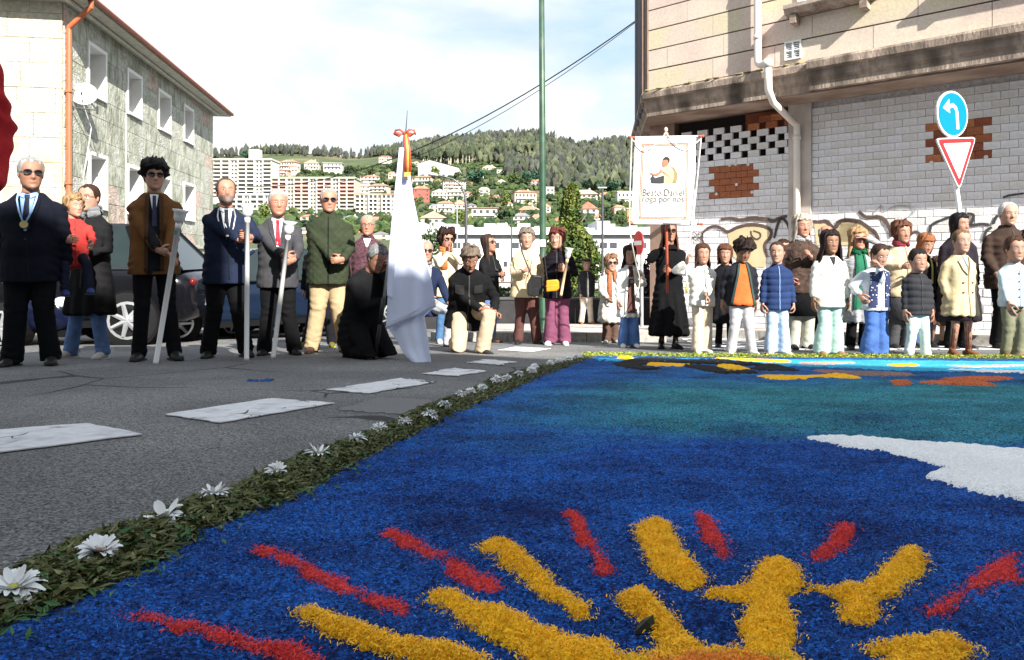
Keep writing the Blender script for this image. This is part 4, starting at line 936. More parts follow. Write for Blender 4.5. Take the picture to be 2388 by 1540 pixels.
# arrow: curved shaft and pointed head
sh = [(.075, -.2), (.075, .02), (.055, .08), (.005, .115), (-.07, .10)]
mb = MB(); V = []; ww = .026
for i, (x, y_) in enumerate(sh):
    a = sh[max(i-1, 0)]; b = sh[min(i+1, len(sh)-1)]; dx, dy = b[0]-a[0], b[1]-a[1]; l = math.hypot(dx, dy); V += [spt(cpt, x-dy/l*ww, y_+dx/l*ww, .008), spt(cpt, x+dy/l*ww, y_-dx/l*ww, .008)]
mb.add(V, [(2*i+1, 2*i, 2*i+2, 2*i+3) for i in range(len(sh)-1)]); mb.add([spt(cpt, -.06, .2, .008), spt(cpt, -.2, .085, .008), spt(cpt, -.06, .01, .008), spt(cpt, -.075, .10, .008)], [(0, 1, 2, 3)])
sub(mb, 'white_arrow', signw, D, T)
c2 = P(2220, 364, d)+nrm*.075
def rtri(s, rad, o):
    cs = [(-s, s*.577), (s, s*.577), (0, -s*1.155)]; pts = []
    for i, (x, y_) in enumerate(cs):
        a = cs[i-1]; b = cs[(i+1) % 3]
        for t in (0, .5, 1):
            d0 = (a[0]-x, a[1]-y_); l0 = math.hypot(*d0); d1 = (b[0]-x, b[1]-y_); l1 = math.hypot(*d1)
            p0 = (x+d0[0]/l0*rad, y_+d0[1]/l0*rad); p1_ = (x+d1[0]/l1*rad, y_+d1[1]/l1*rad)
            q_ = ((1-t)**2*p0[0]+2*t*(1-t)*x+t*t*p1_[0], (1-t)**2*p0[1]+2*t*(1-t)*y_+t*t*p1_[1]); pts.append(spt(c2, q_[0], q_[1], o))
    return pts[::-1]
mb = MB(); plate(mb, rtri(.40, .07, 0)[::-1], nrm, .025); Tr = mb.obj('give_way_triangle', signw, T)
mb = MB(); mb.add(rtri(.375, .06, .004)[::-1], [tuple(range(9))]); sub(mb, 'red_border', signr, Tr, T)
mb = MB(); mb.add(rtri(.275, .02, .008)[::-1], [tuple(range(9))]); sub(mb, 'white_field', signw, Tr, T)
mb = MB()
for c_ in (cpt, c2): mb.box(tuple(c_-nrm*.05-Vector((.05, .015, .02))), tuple(c_-nrm*.05+Vector((.05, .015, .02))))
mb.obj('bracket', steel, T)
# no entry
d = 13.2; b0 = Vector(((1497-1194)/F*d, d, gz(d)+.1)); T = root('traffic_sign_post', 'round red no entry sign turned side-on beside the banner bearer', 'traffic sign', b0)
mb = MB(); mb.tube([b0-Vector((0, 0, .1)), P(1496, 545, d)], .03, 8); mb.obj('post', steel, T)
nrm = Vector((-.97, -.24, 0)).normalized(); upv = Vector((0, 0, 1)); sax = upv.cross(nrm); c3 = P(1495, 567, d)+nrm*.06
mb = MB(); plate(mb, ring(c3, .225, 0), nrm, .02); D = mb.obj('no_entry_disc', signr, T)
mb = MB(); mb.add([spt(c3, -.17, -.04, .004), spt(c3, .17, -.04, .004), spt(c3, .17, .04, .004), spt(c3, -.17, .04, .004)], [(0, 1, 2, 3)]); sub(mb, 'white_bar', signw, D, T)
d = 8.3; b0 = G(2379, 815); T = root('post', 'short white metal post at the right edge of the crowd', 'post', b0); mb = MB(); mb.tube([b0, b0+Vector((0, 0, .62))], .022, 8); mb.tube([b0+Vector((0, 0, .62)), b0+Vector((.0, 0, .635))], .026, 8); mb.obj('tube', signw, T)
# overhead cables
blk = mat('cable_black', (.02, .02, .022), rough=.6)
def catenary(u0, v0, d0, u1, v1, d1, sag, n=28):
    a = P(u0, v0, d0); b = P(u1, v1, d1); return [a.lerp(b, k/n)-Vector((0, 0, sag*4*(k/n)*(1-k/n))) for k in range(n+1)]
a_d = 18.5
for i, (dv, sag, r_, lab) in enumerate(((0, 1.55, .018, 'thick twisted black cable sagging from the corner building to the stone building'), (7, 1.75, .010, 'thinner black cable just below the thick one'))):
    T = root('overhead_cable', lab, 'cable', P(1483, 48, a_d)); mb = MB(); mb.tube(catenary(1487, 46+dv*.4, a_d, 500, 427+dv*.6, 31.2, sag), r_, 6); mb.obj('cable', blk, T)
    if i == 0: mb = MB(); mb.tube([P(1487, 46, a_d), P(1494, 52, a_d), P(1493, 140, a_d), P(1488, 230, a_d)], .014, 6); mb.obj('drop_wire', blk, T)
# ------------------------------------------------------------ people
skin_mat = bpy.data.materials.new('skin'); skin_mat.use_nodes = True
_n = skin_mat.node_tree.nodes; _l = skin_mat.node_tree.links; _b = _n['Principled BSDF']; _a = _n.new('ShaderNodeAttribute'); _a.attribute_name = 'Col'
_t = _n.new('ShaderNodeTexNoise'); _t.inputs['Scale'].default_value = 35; _mr = _n.new('ShaderNodeMapRange'); _mr.inputs[3].default_value = .82; _mr.inputs[4].default_value = 1.15
_s = _n.new('ShaderNodeVectorMath'); _s.operation = 'SCALE'; _l.new(_t.outputs['Fac'], _mr.inputs[0]); _l.new(_a.outputs['Color'], _s.inputs[0]); _l.new(_mr.outputs[0], _s.inputs['Scale']); _l.new(_s.outputs[0], _b.inputs['Base Color'])
_b.inputs['Roughness'].default_value = .55; _b.inputs['Specular IOR Level'].default_value = .35; _b.inputs['Subsurface Weight'].default_value = 0
_bp = _n.new('ShaderNodeBump'); _bp.inputs['Strength'].default_value = .25; _bp.inputs['Distance'].default_value = .004; _t2 = _n.new('ShaderNodeTexNoise'); _t2.inputs['Scale'].default_value = 90; _l.new(_t2.outputs['Fac'], _bp.inputs['Height']); _l.new(_bp.outputs[0], _b.inputs['Normal'])
HZ = np.array([-.120, -.106, -.088, -.06, -.03, 0, .03, .06, .085, .105, .118, .123])
HW = np.array([.018, .042, .057, .066, .0715, .0755, .078, .077, .070, .054, .031, .004])
HF = np.array([.072, .084, .084, .083, .083, .083, .0845, .081, .070, .050, .026, .004])
HB = np.array([-.030, .000, .040, .068, .082, .090, .095, .094, .085, .064, .034, .004])
def hsec(z): return np.interp(z, HZ, HW), np.interp(z, HZ, HF), np.interp(z, HZ, HB)
def head_grid(skin, hair, age, beard, fat=1.0, child=False):
    NR, NC = 34, 42; zc = -.120+.243*(.5-.5*np.cos(np.linspace(0, math.pi, NR))); zc = .55*zc+.45*np.linspace(-.120, .123, NR)
    t = np.linspace(0, 2*math.pi, NC, endpoint=False); ph = t-.45*np.sin(t)
    V = []; Cc = []
    for z in zc:
        w, f, b = hsec(z); w = w*fat; c = np.cos(ph); x = w*np.sign(np.sin(ph))*np.abs(np.sin(ph))**.92
        y = np.where(c > 0, -f*np.abs(c)**.9, b*np.abs(c))
        front = np.clip(c*1.6, 0, 1); ax = np.abs(x); d = np.zeros_like(x)
        pr = np.clip((.030-z)/.062, 0, 1) if z > -.036 else max(0, 1-(-.036-z)/.010)
        nk = .016 if child else .025
        d += nk*np.exp(-(x/(.0085+.006*pr))**2)*pr
        d -= .010*np.exp(-((ax-.032)/.015)**2-((z-.012)/.012)**2)
        d += .005*np.exp(-((ax-.028)/.024)**2-((z-.032)/.008)**2)*(.3 if child else 1)
        d += .005*np.exp(-((ax-.043)/.018)**2-((z+.024)/.02)**2)
        d += .0055*np.exp(-(x/.024)**4)*np.exp(-((z+.064)/.0085)**2) - .004*np.exp(-(x/.022)**4)*np.exp(-((z+.064)/.002)**2)
        d -= .003*np.exp(-(x/.02)**2-((z+.080)/.006)**2); d += .005*np.exp(-(x/.018)**2-((z+.100)/.010)**2)
        if age: d -= .0022*np.exp(-((ax-.024-(-.03-z)*.35)/.004)**2)*(1 if -.065 < z < -.028 else 0)
        if beard: d += .010*front*(1 if z < -.05 else max(0, 1-(z+.05)/.02))*(1-np.exp(-(x/.02)**2-((z+.064)/.006)**2))
        y = y-d*front
        V.append(np.stack([x, y, np.full_like(x, z)], 1))
        col = np.tile(np.array(skin), (NC, 1)); 
        def blend(m, c2): 
            nonlocal col
            m = (m*front)[:, None]; col = col*(1-m)+np.array(c2)*m
        blend(.35*np.exp(-((ax-.045)/.02)**2-((z+.025)/.02)**2), (skin[0]*1.02, skin[1]*.72, skin[2]*.66))
        blend(.75*np.exp(-(x/.022)**4)*np.exp(-((z+.064)/.006)**2), (skin[0]*.72, skin[1]*.40, skin[2]*.38))
        blend(.8*np.exp(-((z+.064)/.0018)**2)*(ax < .022), (skin[0]*.3, skin[1]*.18, skin[2]*.16))
        blend(.45*np.exp(-((ax-.032)/.017)**2-((z-.013)/.010)**2), tuple(.45*q for q in skin))  # eye sockets, mouth line and nostrils darkened: shade put into the skin colour
        br = np.exp(-((ax-.031)/.017)**6)*np.exp(-((z-.0305-.1*(ax-.03))/.0042)**2); blend(.8*br, hair)
        blend(.5*np.exp(-((ax-.009)/.004)**2-((z+.040)/.004)**2), tuple(.3*q for q in skin))
        if beard and z < -.038:
            m = np.clip((-.038-z)/.012, 0, 1)*(1-np.exp(-(x/.018)**4)*math.exp(-((z+.064)/.007)**2)); blend(.92*m*np.ones_like(x), beard)
        V_ = None; Cc.append(col)
    V = np.concatenate(V); Cc = np.concatenate(Cc)
    Fc = [(i*NC+k, i*NC+(k+1) % NC, (i+1)*NC+(k+1) % NC, (i+1)*NC+k) for i in range(NR-1) for k in range(NC)]
    Fc += [tuple(range(NC))[::-1], tuple(range((NR-1)*NC, NR*NC))]
    return V, Fc, Cc
def hair_grid(style, seed, o):
    """hair shell: columns round the head, each from the crown to its own lower edge"""
    r = np.random.default_rng(seed); NC = 44; NR = o.get('rows', 16); ph = np.linspace(-math.pi, math.pi, NC); a = np.abs(ph)*180/math.pi   # 0 front, 180 back
    front = o.get('front', .078); side = o.get('side', -.005); back = o.get('back', -.075); th = o.get('th', .014); L = o.get('long', 0); top = o.get('top', .1232)
    part = o.get('open', 62 if L else 55)
    zl = np.interp(a, [0, part-22, part, part+12, 100, 130, 180], [front, front+.002, front-.03, side, side-(.01 if not L else .0), back, back])
    if L: zl = np.interp(a, [0, part-20, part-4, part+4, part+14, 180], [front, front-.004, .035, -L*.8, -L, -L])
    zl = zl+.004*np.sin(ph*9+r.uniform(0, 6))+r.normal(0, .003, NC)
    V = []
    nz_ = r.uniform(0, 6.28, 6)
    for k in range(NR):
        q = k/(NR-1); z = top-(top-zl)*q**(1.25 if not L else .95)
        zc = np.clip(z, -.06 if not L else -.03, .1232); w, f, b = hsec(zc)
        taper = np.where(a < part+6, np.clip((1-q)*3.2, -.12, 1), np.clip((1-q)*4, .08 if not L else .7, 1))
        t_ = th*taper*(1+o.get('noise', .25)*(np.sin(ph*11+nz_[0]+q*5)+np.sin(ph*23+nz_[1]-q*7)*.6+.7*np.sin(ph*5+q*13+nz_[2])))
        if o.get('quiff'): t_ = t_+o['quiff']*np.exp(-(a/50)**2)*np.exp(-((z-.10)/.035)**2)
        ht = o.get('height', 0)
        if L:
            fl = np.clip((-.03-z)/.16, 0, 1); w = w+fl*o.get('flare', .018); b = b*(1-fl*.15)-fl*.012; f = f*(1-.35*fl)
        c = np.cos(ph); x = (w+t_)*np.sin(ph)/np.maximum(1e-6, 1); y = np.where(c > 0, -(f+t_)*c, (b+t_)*np.abs(c))
        zz_ = z+np.where(q < .35, t_*(1-q/.35), 0)+ht*(1-q)**2
        V.append(np.stack([x, y, zz_], 1))
    V = np.concatenate(V)
    if o.get('curl'): V = V+o['curl']*np.stack([wnoise(V, 14, seed+1, 2), wnoise(V, 14, seed+2, 2), wnoise(V, 16, seed+3, 2)], 1)*np.clip((V[:, 2:3]+.2)/.1, .5, 1)
    Fc = []
    for i in range(NR-1):
        for k in range(NC-1):
            if o.get('bald') and (a[k] < 72): continue
            Fc.append((i*NC+k, (i+1)*NC+k, (i+1)*NC+k+1, i*NC+k+1))
    return V, Fc
HAIR = {
 'short': dict(th=.013), 'short_full': dict(th=.022, noise=.3, quiff=.012), 'receding': dict(th=.009, front=.104, side=-.01, open=52),
 'bald': dict(th=.011, top=.072, bald=True, side=-.01), 'crew': dict(th=.007, front=.085),
 'mop': dict(th=.032, front=.052, side=-.01, noise=.35, curl=.006, quiff=.02), 'curly': dict(th=.034, front=.065, side=-.05, back=-.09, noise=.5, curl=.012),
 'long': dict(th=.014, long=.30, front=.070, rows=26), 'long_loose': dict(th=.02, long=.30, front=.06, rows=26, noise=.35, flare=.035), 'bob': dict(th=.018, long=.13, front=.06, rows=20, noise=.3),
 'very_long': dict(th=.014, long=.36, front=.072, rows=28, noise=.3, flare=.03), 'tied': dict(th=.008, front=.088, side=.0, noise=.15), 'wavy_short': dict(th=.022, front=.062, side=-.04, noise=.45, curl=.006),
 'bun': dict(th=.008, front=.088, side=.0, noise=.12)}
def hair_m(col):
    return mat('hair_%s' % str(col), tuple(.7*c for c in col), rough=.7, var=.55, vscale=60, bump=.7, bscale=110, stretch=(1, 1, .12), spec=.18, bdist=.006)
GARM = []   # (object, voxel, finish)
def garment(name, mb, m, parent, vox, smooth=3, finish=None, details=None):
    o = mb.obj(name, m, parent, smooth=True, world=False); GARM.append((o, vox, smooth, finish, details)); return o
def finish_garments():
    for o, vox, sm, fin, det in GARM:
        a = o.modifiers.new('r', 'REMESH'); a.mode = 'VOXEL'; a.voxel_size = vox; a.use_smooth_shade = True
        if sm: b = o.modifiers.new('s', 'SMOOTH'); b.factor = .5; b.iterations = sm
    bpy.context.view_layer.update(); dg = bpy.context.evaluated_depsgraph_get()
    news = [bpy.data.meshes.new_from_object(o.evaluated_get(dg)) for o, *_ in GARM]
    for (o, vox, sm, fin, det), me in zip(GARM, news):
        o.modifiers.clear(); m = o.data.materials[0]; nm = o.data.name; o.data = me; me.name = nm
        if not me.materials: me.materials.append(m)
        if len(me.polygons) and fin:
            n = len(me.vertices); V = np.empty(n*3, np.float32); me.vertices.foreach_get('co', V); V = V.reshape(-1, 3).astype(float)
            N = np.empty(n*3, np.float32); me.vertices.foreach_get('normal', N); N = N.reshape(-1, 3)
            V = V+N*fin(V)[:, None]; me.vertices.foreach_set('co', V.astype(np.float32).ravel()); me.update()
        me.polygons.foreach_set('use_smooth', [True]*len(me.polygons))
        if det:
            bv = BVHTree.FromPolygons([v.co for v in me.vertices], [p.vertices for p in me.polygons]); det(o, bv)
class Details:
    """flat cloth details laid on the front of a garment"""
    def __init__(s, items, ax): s.items = items; s.ax = ax
    def __call__(s, o, bv):
        M3, org = s.ax       # torso frame: columns x, fwd, up
        for it in s.items:
            name, quad, m, off = it[:4]; nx, nz = it[4] if len(it) > 4 else (4, 8)
            V = []; ok = True
            for j in range(nz+1):
                for i in range(nx+1):
                    a, b = i/nx, j/nz
                    x = (quad[0][0]*(1-a)+quad[1][0]*a)*(1-b)+(quad[3][0]*(1-a)+quad[2][0]*a)*b
                    z = (quad[0][1]*(1-a)+quad[1][1]*a)*(1-b)+(quad[3][1]*(1-a)+quad[2][1]*a)*b
                    p = org+M3@Vector((x, -.8, z)); d = M3@Vector((0, 1, 0)); h = bv.ray_cast(p, d, 1.2)
                    V.append(h[0] if h[0] else None)
            if any(v is None for v in V):
                ys_ = [v for v in V if v is not None]
                if not ys_: continue
                V = [v if v is not None else min(ys_, key=lambda q: abs(0)) for v in V]
            d = M3@Vector((0, 1, 0)); F2 = [(j*(nx+1)+i, j*(nx+1)+i+1, (j+1)*(nx+1)+i+1, (j+1)*(nx+1)+i) for j in range(nz) for i in range(nx)]
            top = [v-d*off for v in V]; n = len(top); mb = MB(); mb.add(top, F2)
            rim = [i for i in range(nx+1)]+[j*(nx+1)+nx for j in range(1, nz+1)]+[nz*(nx+1)+i for i in range(nx-1, -1, -1)]+[j*(nx+1) for j in range(nz-1, 0, -1)]
            low = [V[i]+d*.006 for i in rim]; k = len(rim); mb.add([top[i] for i in rim]+low, [(i, k+i, k+(i+1) % k, (i+1) % k) for i in range(k)])
            mb.obj(name, m, o.parent, smooth=True, world=False)
def ik(S, W, a, b, pole):
    S, W = Vector(S), Vector(W); d = W-S; L = d.length
    if L > (a+b)*.999: W = S+d*((a+b)*.999/L); d = W-S; L = d.length
    q = (a*a-b*b+L*L)/(2*L); h = math.sqrt(max(0, a*a-q*q)); n = d/L; p = Vector(pole); p = p-n*p.dot(n); p.normalize(); return S+n*q+p*h, W
def hand(mb, W, d, pn, side, curl, s, mi=0, spread=0.0):
    """palm, four bent fingers and a thumb"""
    d = Vector(d).normalized(); pn = Vector(pn); pn = (pn-d*pn.dot(d)).normalized(); x = d.cross(pn)*side   # x points to the thumb side
    W = Vector(W); k = s
    mb.tube([W-d*.02*k, W+d*.02*k, W+d*.055*k, W+d*.09*k], [(.026*k, .019*k), (.034*k, .017*k), (.041*k, .015*k), (.037*k, .011*k)], 8, xref=x, mi=mi)
    for i, (off, ln) in enumerate(((.028, .072), (.010, .082), (-.009, .076), (-.027, .060))):
        b0 = W+d*.082*k+x*off*k; dd = (d+x*off*spread*8).normalized(); c1 = R(curl); p = [b0-d*.015*k, b0]; dirv = dd; ang = 0
        for seg, l in enumerate((.42, .33, .25)):
            ang += c1*(.75 if seg == 0 else .85); v = dd*math.cos(ang)+pn*math.sin(ang); p.append(p[-1]+v*ln*l*k)
        mb.tube(p, [.0085*k, .0085*k, .0080*k, .0072*k, .0055*k], 6, mi=mi)
    t0 = W+d*.025*k+x*.028*k; t1 = t0+(d*.5+x*.75+pn*.35).normalized()*.038*k; t2 = t1+(d*.85+x*.05+pn*(.3+curl/90)).normalized()*.032*k; t3 = t2+(d*.8-x*.25+pn*(.3+curl/90)).normalized()*.024*k
    mb.tube([t0-x*.01*k, t0, t1, t2, t3], [.012*k, .0125*k, .0105*k, .0095*k, .007*k], 6, mi=mi)
EYEW = mat('eye_white', (.62, .60, .57), rough=.2, var=.02); LENS = mat('dark_lens', (.012, .010, .010), rough=.2, spec=.3, var=.05); RIM = mat('glasses_rim', (.06, .04, .035), rough=.4); RIMM = mat('glasses_metal', (.35, .30, .22), rough=.3, metal=.8)
PEOPLE = {}
SK = dict(fair=(.40, .225, .16), light=(.36, .19, .13), tan=(.28, .14, .09), red=(.40, .185, .125), olive=(.24, .125, .075))
def person(key, label, u, vf, vh, yaw=0, hyaw=0, hpitch=0, hroll=0, hs=1.0, w=1.0, skin='light', hair=('short', (.05, .03, .02)), arms=((-.25, -.03, .80), (.25, -.03, .80)),
           hands=(25, 25), top=None, bottom=None, shoes=(.02, .02, .02), lean=0, pelvis=None, legs=None, glasses=None, beard=None, age=False, belly=0, depth=None, H=None, base=None,
           scarf=None, child=False, handdir=None, shoeh=0, fat=1.0, poles=None, group=None, feet=((-.10, 0, 0), (.10, 0, 0)), palm=None, cat='person', soles=None, skip=()):
    d = depth or HC*F/(vf-600-SL*F); g = Vector(base) if base is not None else Vector(((u-1194)/F*d, d, 0))
    if base is None: g.z = gz(d) if depth is None else HC-(vf-600)/F*d
    pz0 = .93
    if H is None: H = (vf-vh)/F*d
    T = root('person', label, cat, g, R(yaw), group); PEOPLE[key] = T
    full = H; k = (H-.255*hs)/1.49
    if pelvis is not None: k = H   # kneeling figures give their own scale
    px = d/F*2.332; vox = max(.0115, 1.35*px)
    up = Vector((0, -math.sin(R(lean)), math.cos(R(lean)))); pel = Vector((pelvis if pelvis else (0, 0, .93)))*k; fw = Vector((0, -up.z, up.y))
    kw = k*w; neck = pel+up*.56*k; sh = [pel+up*.445*k+Vector((sx*.172*kw, 0, 0)) for sx in (-1, 1)]
    # head frame
    hm = Matrix.Translation(neck+up*.02*hs+Vector((0, -.012*hs, 0)))@Matrix.Rotation(R(hyaw), 4, 'Z')@Matrix.Rotation(R(hpitch), 4, 'X')@Matrix.Rotation(R(hroll), 4, 'Y')@Matrix.Translation(Vector((0, -.012*hs, .112*hs)))@Matrix.Scale(hs, 4)
    hm3 = np.array(hm.to_3x3()); ht = np.array(hm.translation); tf = lambda A: np.asarray(A)@hm3.T+ht
    sk = SK[skin]; hc = hair[1]
    V, Fc, Cc = head_grid(sk, tuple(.6*c for c in hc), age, beard, fat, child)
    body = MB(); body.add(tf(V), Fc); nh = len(body.v)
    for sx in (-1, 1): body.ell(hm@Vector((sx*.074*fat, .008, -.002)), (.011*hs, .017*hs, .030*hs), 8, 6)
    hn = hm@Vector((0, .012, -.07))
    body.tube([neck-up*.05*k, neck+up*.01*k, hn], [(.068*kw, .062*kw), (.056*hs*(1+.1*belly), .056*hs), (.053*hs, .055*hs)], 12)
    tor = [(.0, .140, .095), (.14, .130, .09), (.33, .145, .10), (.43, .120, .082), (.50, .070, .060)]
    body.tube([pel+up*a*k for a, _, _ in tor], [(rx*kw, ry*kw) for _, rx, ry in tor], 14)
    lg = legs or [dict(hip=(sx*.085, 0, .90), knee=(sx*.09+f[0]*.25-sx*.025, -.03+f[1]*.5, .49), ankle=(sx*.0+f[0], .03+f[1], .085+f[2]), toe=R(sx*12)) for sx, f in zip((-1, 1), feet)]
    for L_ in lg: body.tube([Vector(L_['hip'])*k, Vector(L_['knee'])*k, Vector(L_['ankle'])*k], [.082*kw, .052*kw, .036*kw], 10)
    elb = []; wr = []
    Ri = Matrix.Rotation(-R(yaw), 3, 'Z')
    for i, sx in enumerate((-1, 1)):
        A_ = arms[i]
        if abs(A_[0]) > 5: A_ = Ri@(P(A_[0], A_[1], d-A_[2])-g)/k
        W = Vector(A_)*k; pole = (poles[i] if poles else (sx*.55, .6, -.5)); e, W = ik(sh[i], W, .285*k, .25*k, pole); elb.append(e); wr.append(W)
        body.tube([sh[i]+Vector((-sx*.03*kw, 0, -.015*k)), sh[i].lerp(e, .25), e, W], [.026*kw, .036*kw, .034*kw, .026*kw], 8)
        dd = (W-e).normalized() if not (handdir and handdir[i]) else Vector(handdir[i]); pn = Vector(palm[i]) if palm and palm[i] else Vector((-sx, .2, 0))
        if ('hand%d' % i) not in skip: hand(body, W, dd, pn, 1 if i == 0 else -1, hands[i], hs*.97 if child else k*.98)
    bo = body.obj('body', skin_mat, T, smooth=True, world=False)
    ca = bo.data.color_attributes.new('Col', 'FLOAT_COLOR', 'POINT'); arr = np.ones((len(body.v), 4), np.float32); arr[:, :3] = sk; arr[:nh, :3] = Cc; ca.data.foreach_set('color', arr.ravel())
    # eyes, glasses, hair
    irm = mat('iris', (.035, .022, .015), rough=.15)
    if glasses != 'sun':
        for sx in (-1, 1):
            mb = MB(); c = Vector((sx*.0315, -.0735, .011)); mb.ell(c, (.0125, .007, .0058), 10, 6); mb.ell(c+Vector((0, -.0045, 0)), (.0055, .0035, .0052), 8, 6, mi=1)
            mb.v = [tuple(hm@Vector(p)) for p in mb.v]; mb.obj('eye', [EYEW, irm], T, smooth=True, world=False)
    if glasses:
        mb = MB(); lens = MB()
        for sx in (-1, 1):
            c = Vector((sx*.033, -.0925, .010)); rx, rz = (.026, .0185) if glasses == 'sun' else (.023, .016); ring_ = [c+Vector((rx*math.copysign(abs(math.cos(t))**.8, math.cos(t)), .004*abs(math.cos(t))*1+.012*(max(0, sx*math.cos(t)))**2, rz*math.copysign(abs(math.sin(t))**.8, math.sin(t)))) for t in [2*math.pi*q/16 for q in range(16)]]
            mb.tube(ring_+[ring_[0]], .0022, 4, cap=False)
            if glasses == 'sun': lens.prism([p+Vector((0, .002, 0)) for p in ring_][::-1], [p for p in ring_][::-1])
            mb.tube([Vector((sx*.058, -.083, .014)), Vector((sx*.076, -.03, .012)), Vector((sx*.078, .012, .004))], .0022, 4)
        mb.tube([Vector((-.010, -.097, .014)), Vector((0, -.100, .016)), Vector((.010, -.097, .014))], .002, 4)
        mb.v = [tuple(hm@Vector(p)) for p in mb.v]; go = mb.obj('glasses', RIM if glasses != 'metal' else RIMM, T, world=False)
        if lens.v: lens.v = [tuple(hm@Vector(p)) for p in lens.v]; lens.obj('lens', LENS, go, world=False)
    if hair[0]:
        o_ = dict(HAIR[hair[0]]); o_.update(hair[2] if len(hair) > 2 else {}); V, Fc = hair_grid(hair[0], hash(key) % 1000 if False else sum(map(ord, key)), o_)
        V[:, 0] *= fat; mb = MB(); mb.add(tf(V), Fc); ho = mb.obj('hair', hair_m(hc), T, smooth=True, world=False)
        sm_ = ho.modifiers.new('thick', 'SOLIDIFY'); sm_.thickness = .006*hs; sm_.offset = -1
        if hair[0] == 'tied':
            mb = MB(); mb.tube([hm@Vector(p) for p in ((0, .085, .03), (.0, .125, .01), (.02, .13, -.06), (.03, .115, -.15))], [.014*hs, .024*hs, .022*hs, .008*hs], 8); mb.obj('ponytail', hair_m(hc), T, smooth=True, world=False)
        if hair[0] == 'bun':
            mb = MB(); mb.ell(hm@Vector((0, .095, .05)), (.035*hs, .03*hs, .035*hs), 10, 8); mb.obj('hair_bun', hair_m(hc), T, smooth=True, world=False)
    # shoes
    for i, L_ in enumerate(lg):
        A = Vector(L_['ankle'])*k; th_ = L_.get('toe', 0); fd = Vector(L_['fdir']).normalized() if 'fdir' in L_ else Vector((math.sin(th_), -math.cos(th_), 0)); fu = Vector(L_['fup']).normalized() if 'fup' in L_ else Vector((0, 0, 1))
        fs = (k*1.0 if not child else k*1.08); b = A-fu*.085*k*1.0; mb = MB()
        so_ = [(.065, .012+shoeh*.6, .030, .012), (.06, .035+shoeh*.5, .036, .035), (.015, .05+shoeh*.4, .042, .052), (-.06, .042, .045, .042), (-.13, .033, .047, .033), (-.18, .026, .040, .026), (-.205, .02, .022, .016)]
        mb.tube([b+fu*zc*fs-fd*yo*fs for yo, zc, rx, ry in so_], [(rx*fs, ry*fs) for _, _, rx, ry in so_], 12, xref=fu.cross(fd))
        if fu.z > .9: mb.v = [(p[0], p[1], max(p[2], b.z+.001)) for p in mb.v]
        mb.tube([A-fu*.04*k, A+fu*.05*k], [.045*kw, .042*kw], 8)
        sob = mb.obj('shoe', cloth(shoes, rough=.35 if max(shoes) < .1 else .7, bump=.1), T, smooth=True, world=False)
        if soles or fu.z > .9:
            mb = MB(); pts = [(-.048, .07), (.048, .07), (.05, -.02), (.052, -.13), (.03, -.2), (-.03, -.2), (-.052, -.13), (-.05, -.02)]; sd_ = fu.cross(fd)
            lo = [b+(sd_*x_-fd*y_)*fs-fu*.004 for x_, y_ in pts]; mb.prism(lo[::-1], [p+fu*.016*fs for p in lo][::-1]); mb.obj('sole', cloth(soles or (.05, .05, .05), bump=0), sob, world=False)
    # trousers / tights / skirt
    s = sum(map(ord, key))
    if bottom:
        m = bottom['m']; wd = bottom.get('wide', 1.0); hemw = bottom.get('hem', 1.0); lo = MB()
        if not bottom.get('tights'): lo.tube([pel+up*.13*k, pel+up*.03*k, pel-Vector((0, 0, .05*k))], [(.152*kw*(1+.25*belly), .105*kw*(1+.4*belly)), (.165*kw, .115*kw), (.15*kw, .11*kw)], 16)
        for L_ in lg:
            h_, n_, a_ = Vector(L_['hip'])*k, Vector(L_['knee'])*k, Vector(L_['ankle'])*k; dn = (a_-n_).normalized(); e_ = a_-dn*bottom.get('short', 0)*k+dn*bottom.get('drop', .045)*k
            if bottom.get('tights'): lo.tube([h_, n_, a_+dn*.01*k], [.078*kw, .052*kw, .038*kw], 12)
            else: lo.tube([h_+Vector((0, 0, .03*k)), h_.lerp(n_, .45), n_, n_.lerp(e_, .5), e_], [.088*kw*wd, .083*kw*wd, .068*kw*wd, .064*kw*wd*hemw, .068*kw*wd*hemw], 14)
        amp = bottom.get('fold', .006)*k/.9
        def fin(V, s=s, amp=amp, k=k):
            st = V*np.array([1, 1, .45]); low = np.clip((.25*k-V[:, 2])/(.2*k), 0, 1)
            w1 = wnoise(V*np.array([1, 1, 1.9]), 3.8/k, s+9, 2); cr = -np.abs(w1)**.6+.5
            n2 = wnoise(V*np.array([1, 1, .6]), 3.0, s+21, 1); kn = np.exp(-((V[:, 2]-.5*k)/(.11*k))**2); cr2 = np.exp(-((V[:, 2]-.84*k)/(.07*k))**2)
            msk = np.clip(wnoise(V*np.array([1, 1, .8]), 2.4, s+41, 1)+.3, 0, 1)*(.55 if child else .9)
            xtra = msk*(.0065*low*np.sin(V[:, 2]*2*math.pi/.062+5*n2+V[:, 0]*18)+.0045*(kn+cr2)*np.sin(V[:, 2]*2*math.pi/.075+V[:, 0]*22+2.5*n2))
            return xtra+amp*1.0*wnoise(st, 2.6/k, s, 2)+amp*1.2*(.25+low)*cr+amp*1.3*np.exp(-((V[:, 2]-.5*k)/(.1*k))**2)*(-np.abs(wnoise(V*np.array([1, 1, 2.2]), 4.5/k, s+2, 1))**.5+.5)
        garment(bottom.get('name', 'trousers'), lo, m, T, vox*.95, 2, None if bottom.get('tights') else fin)
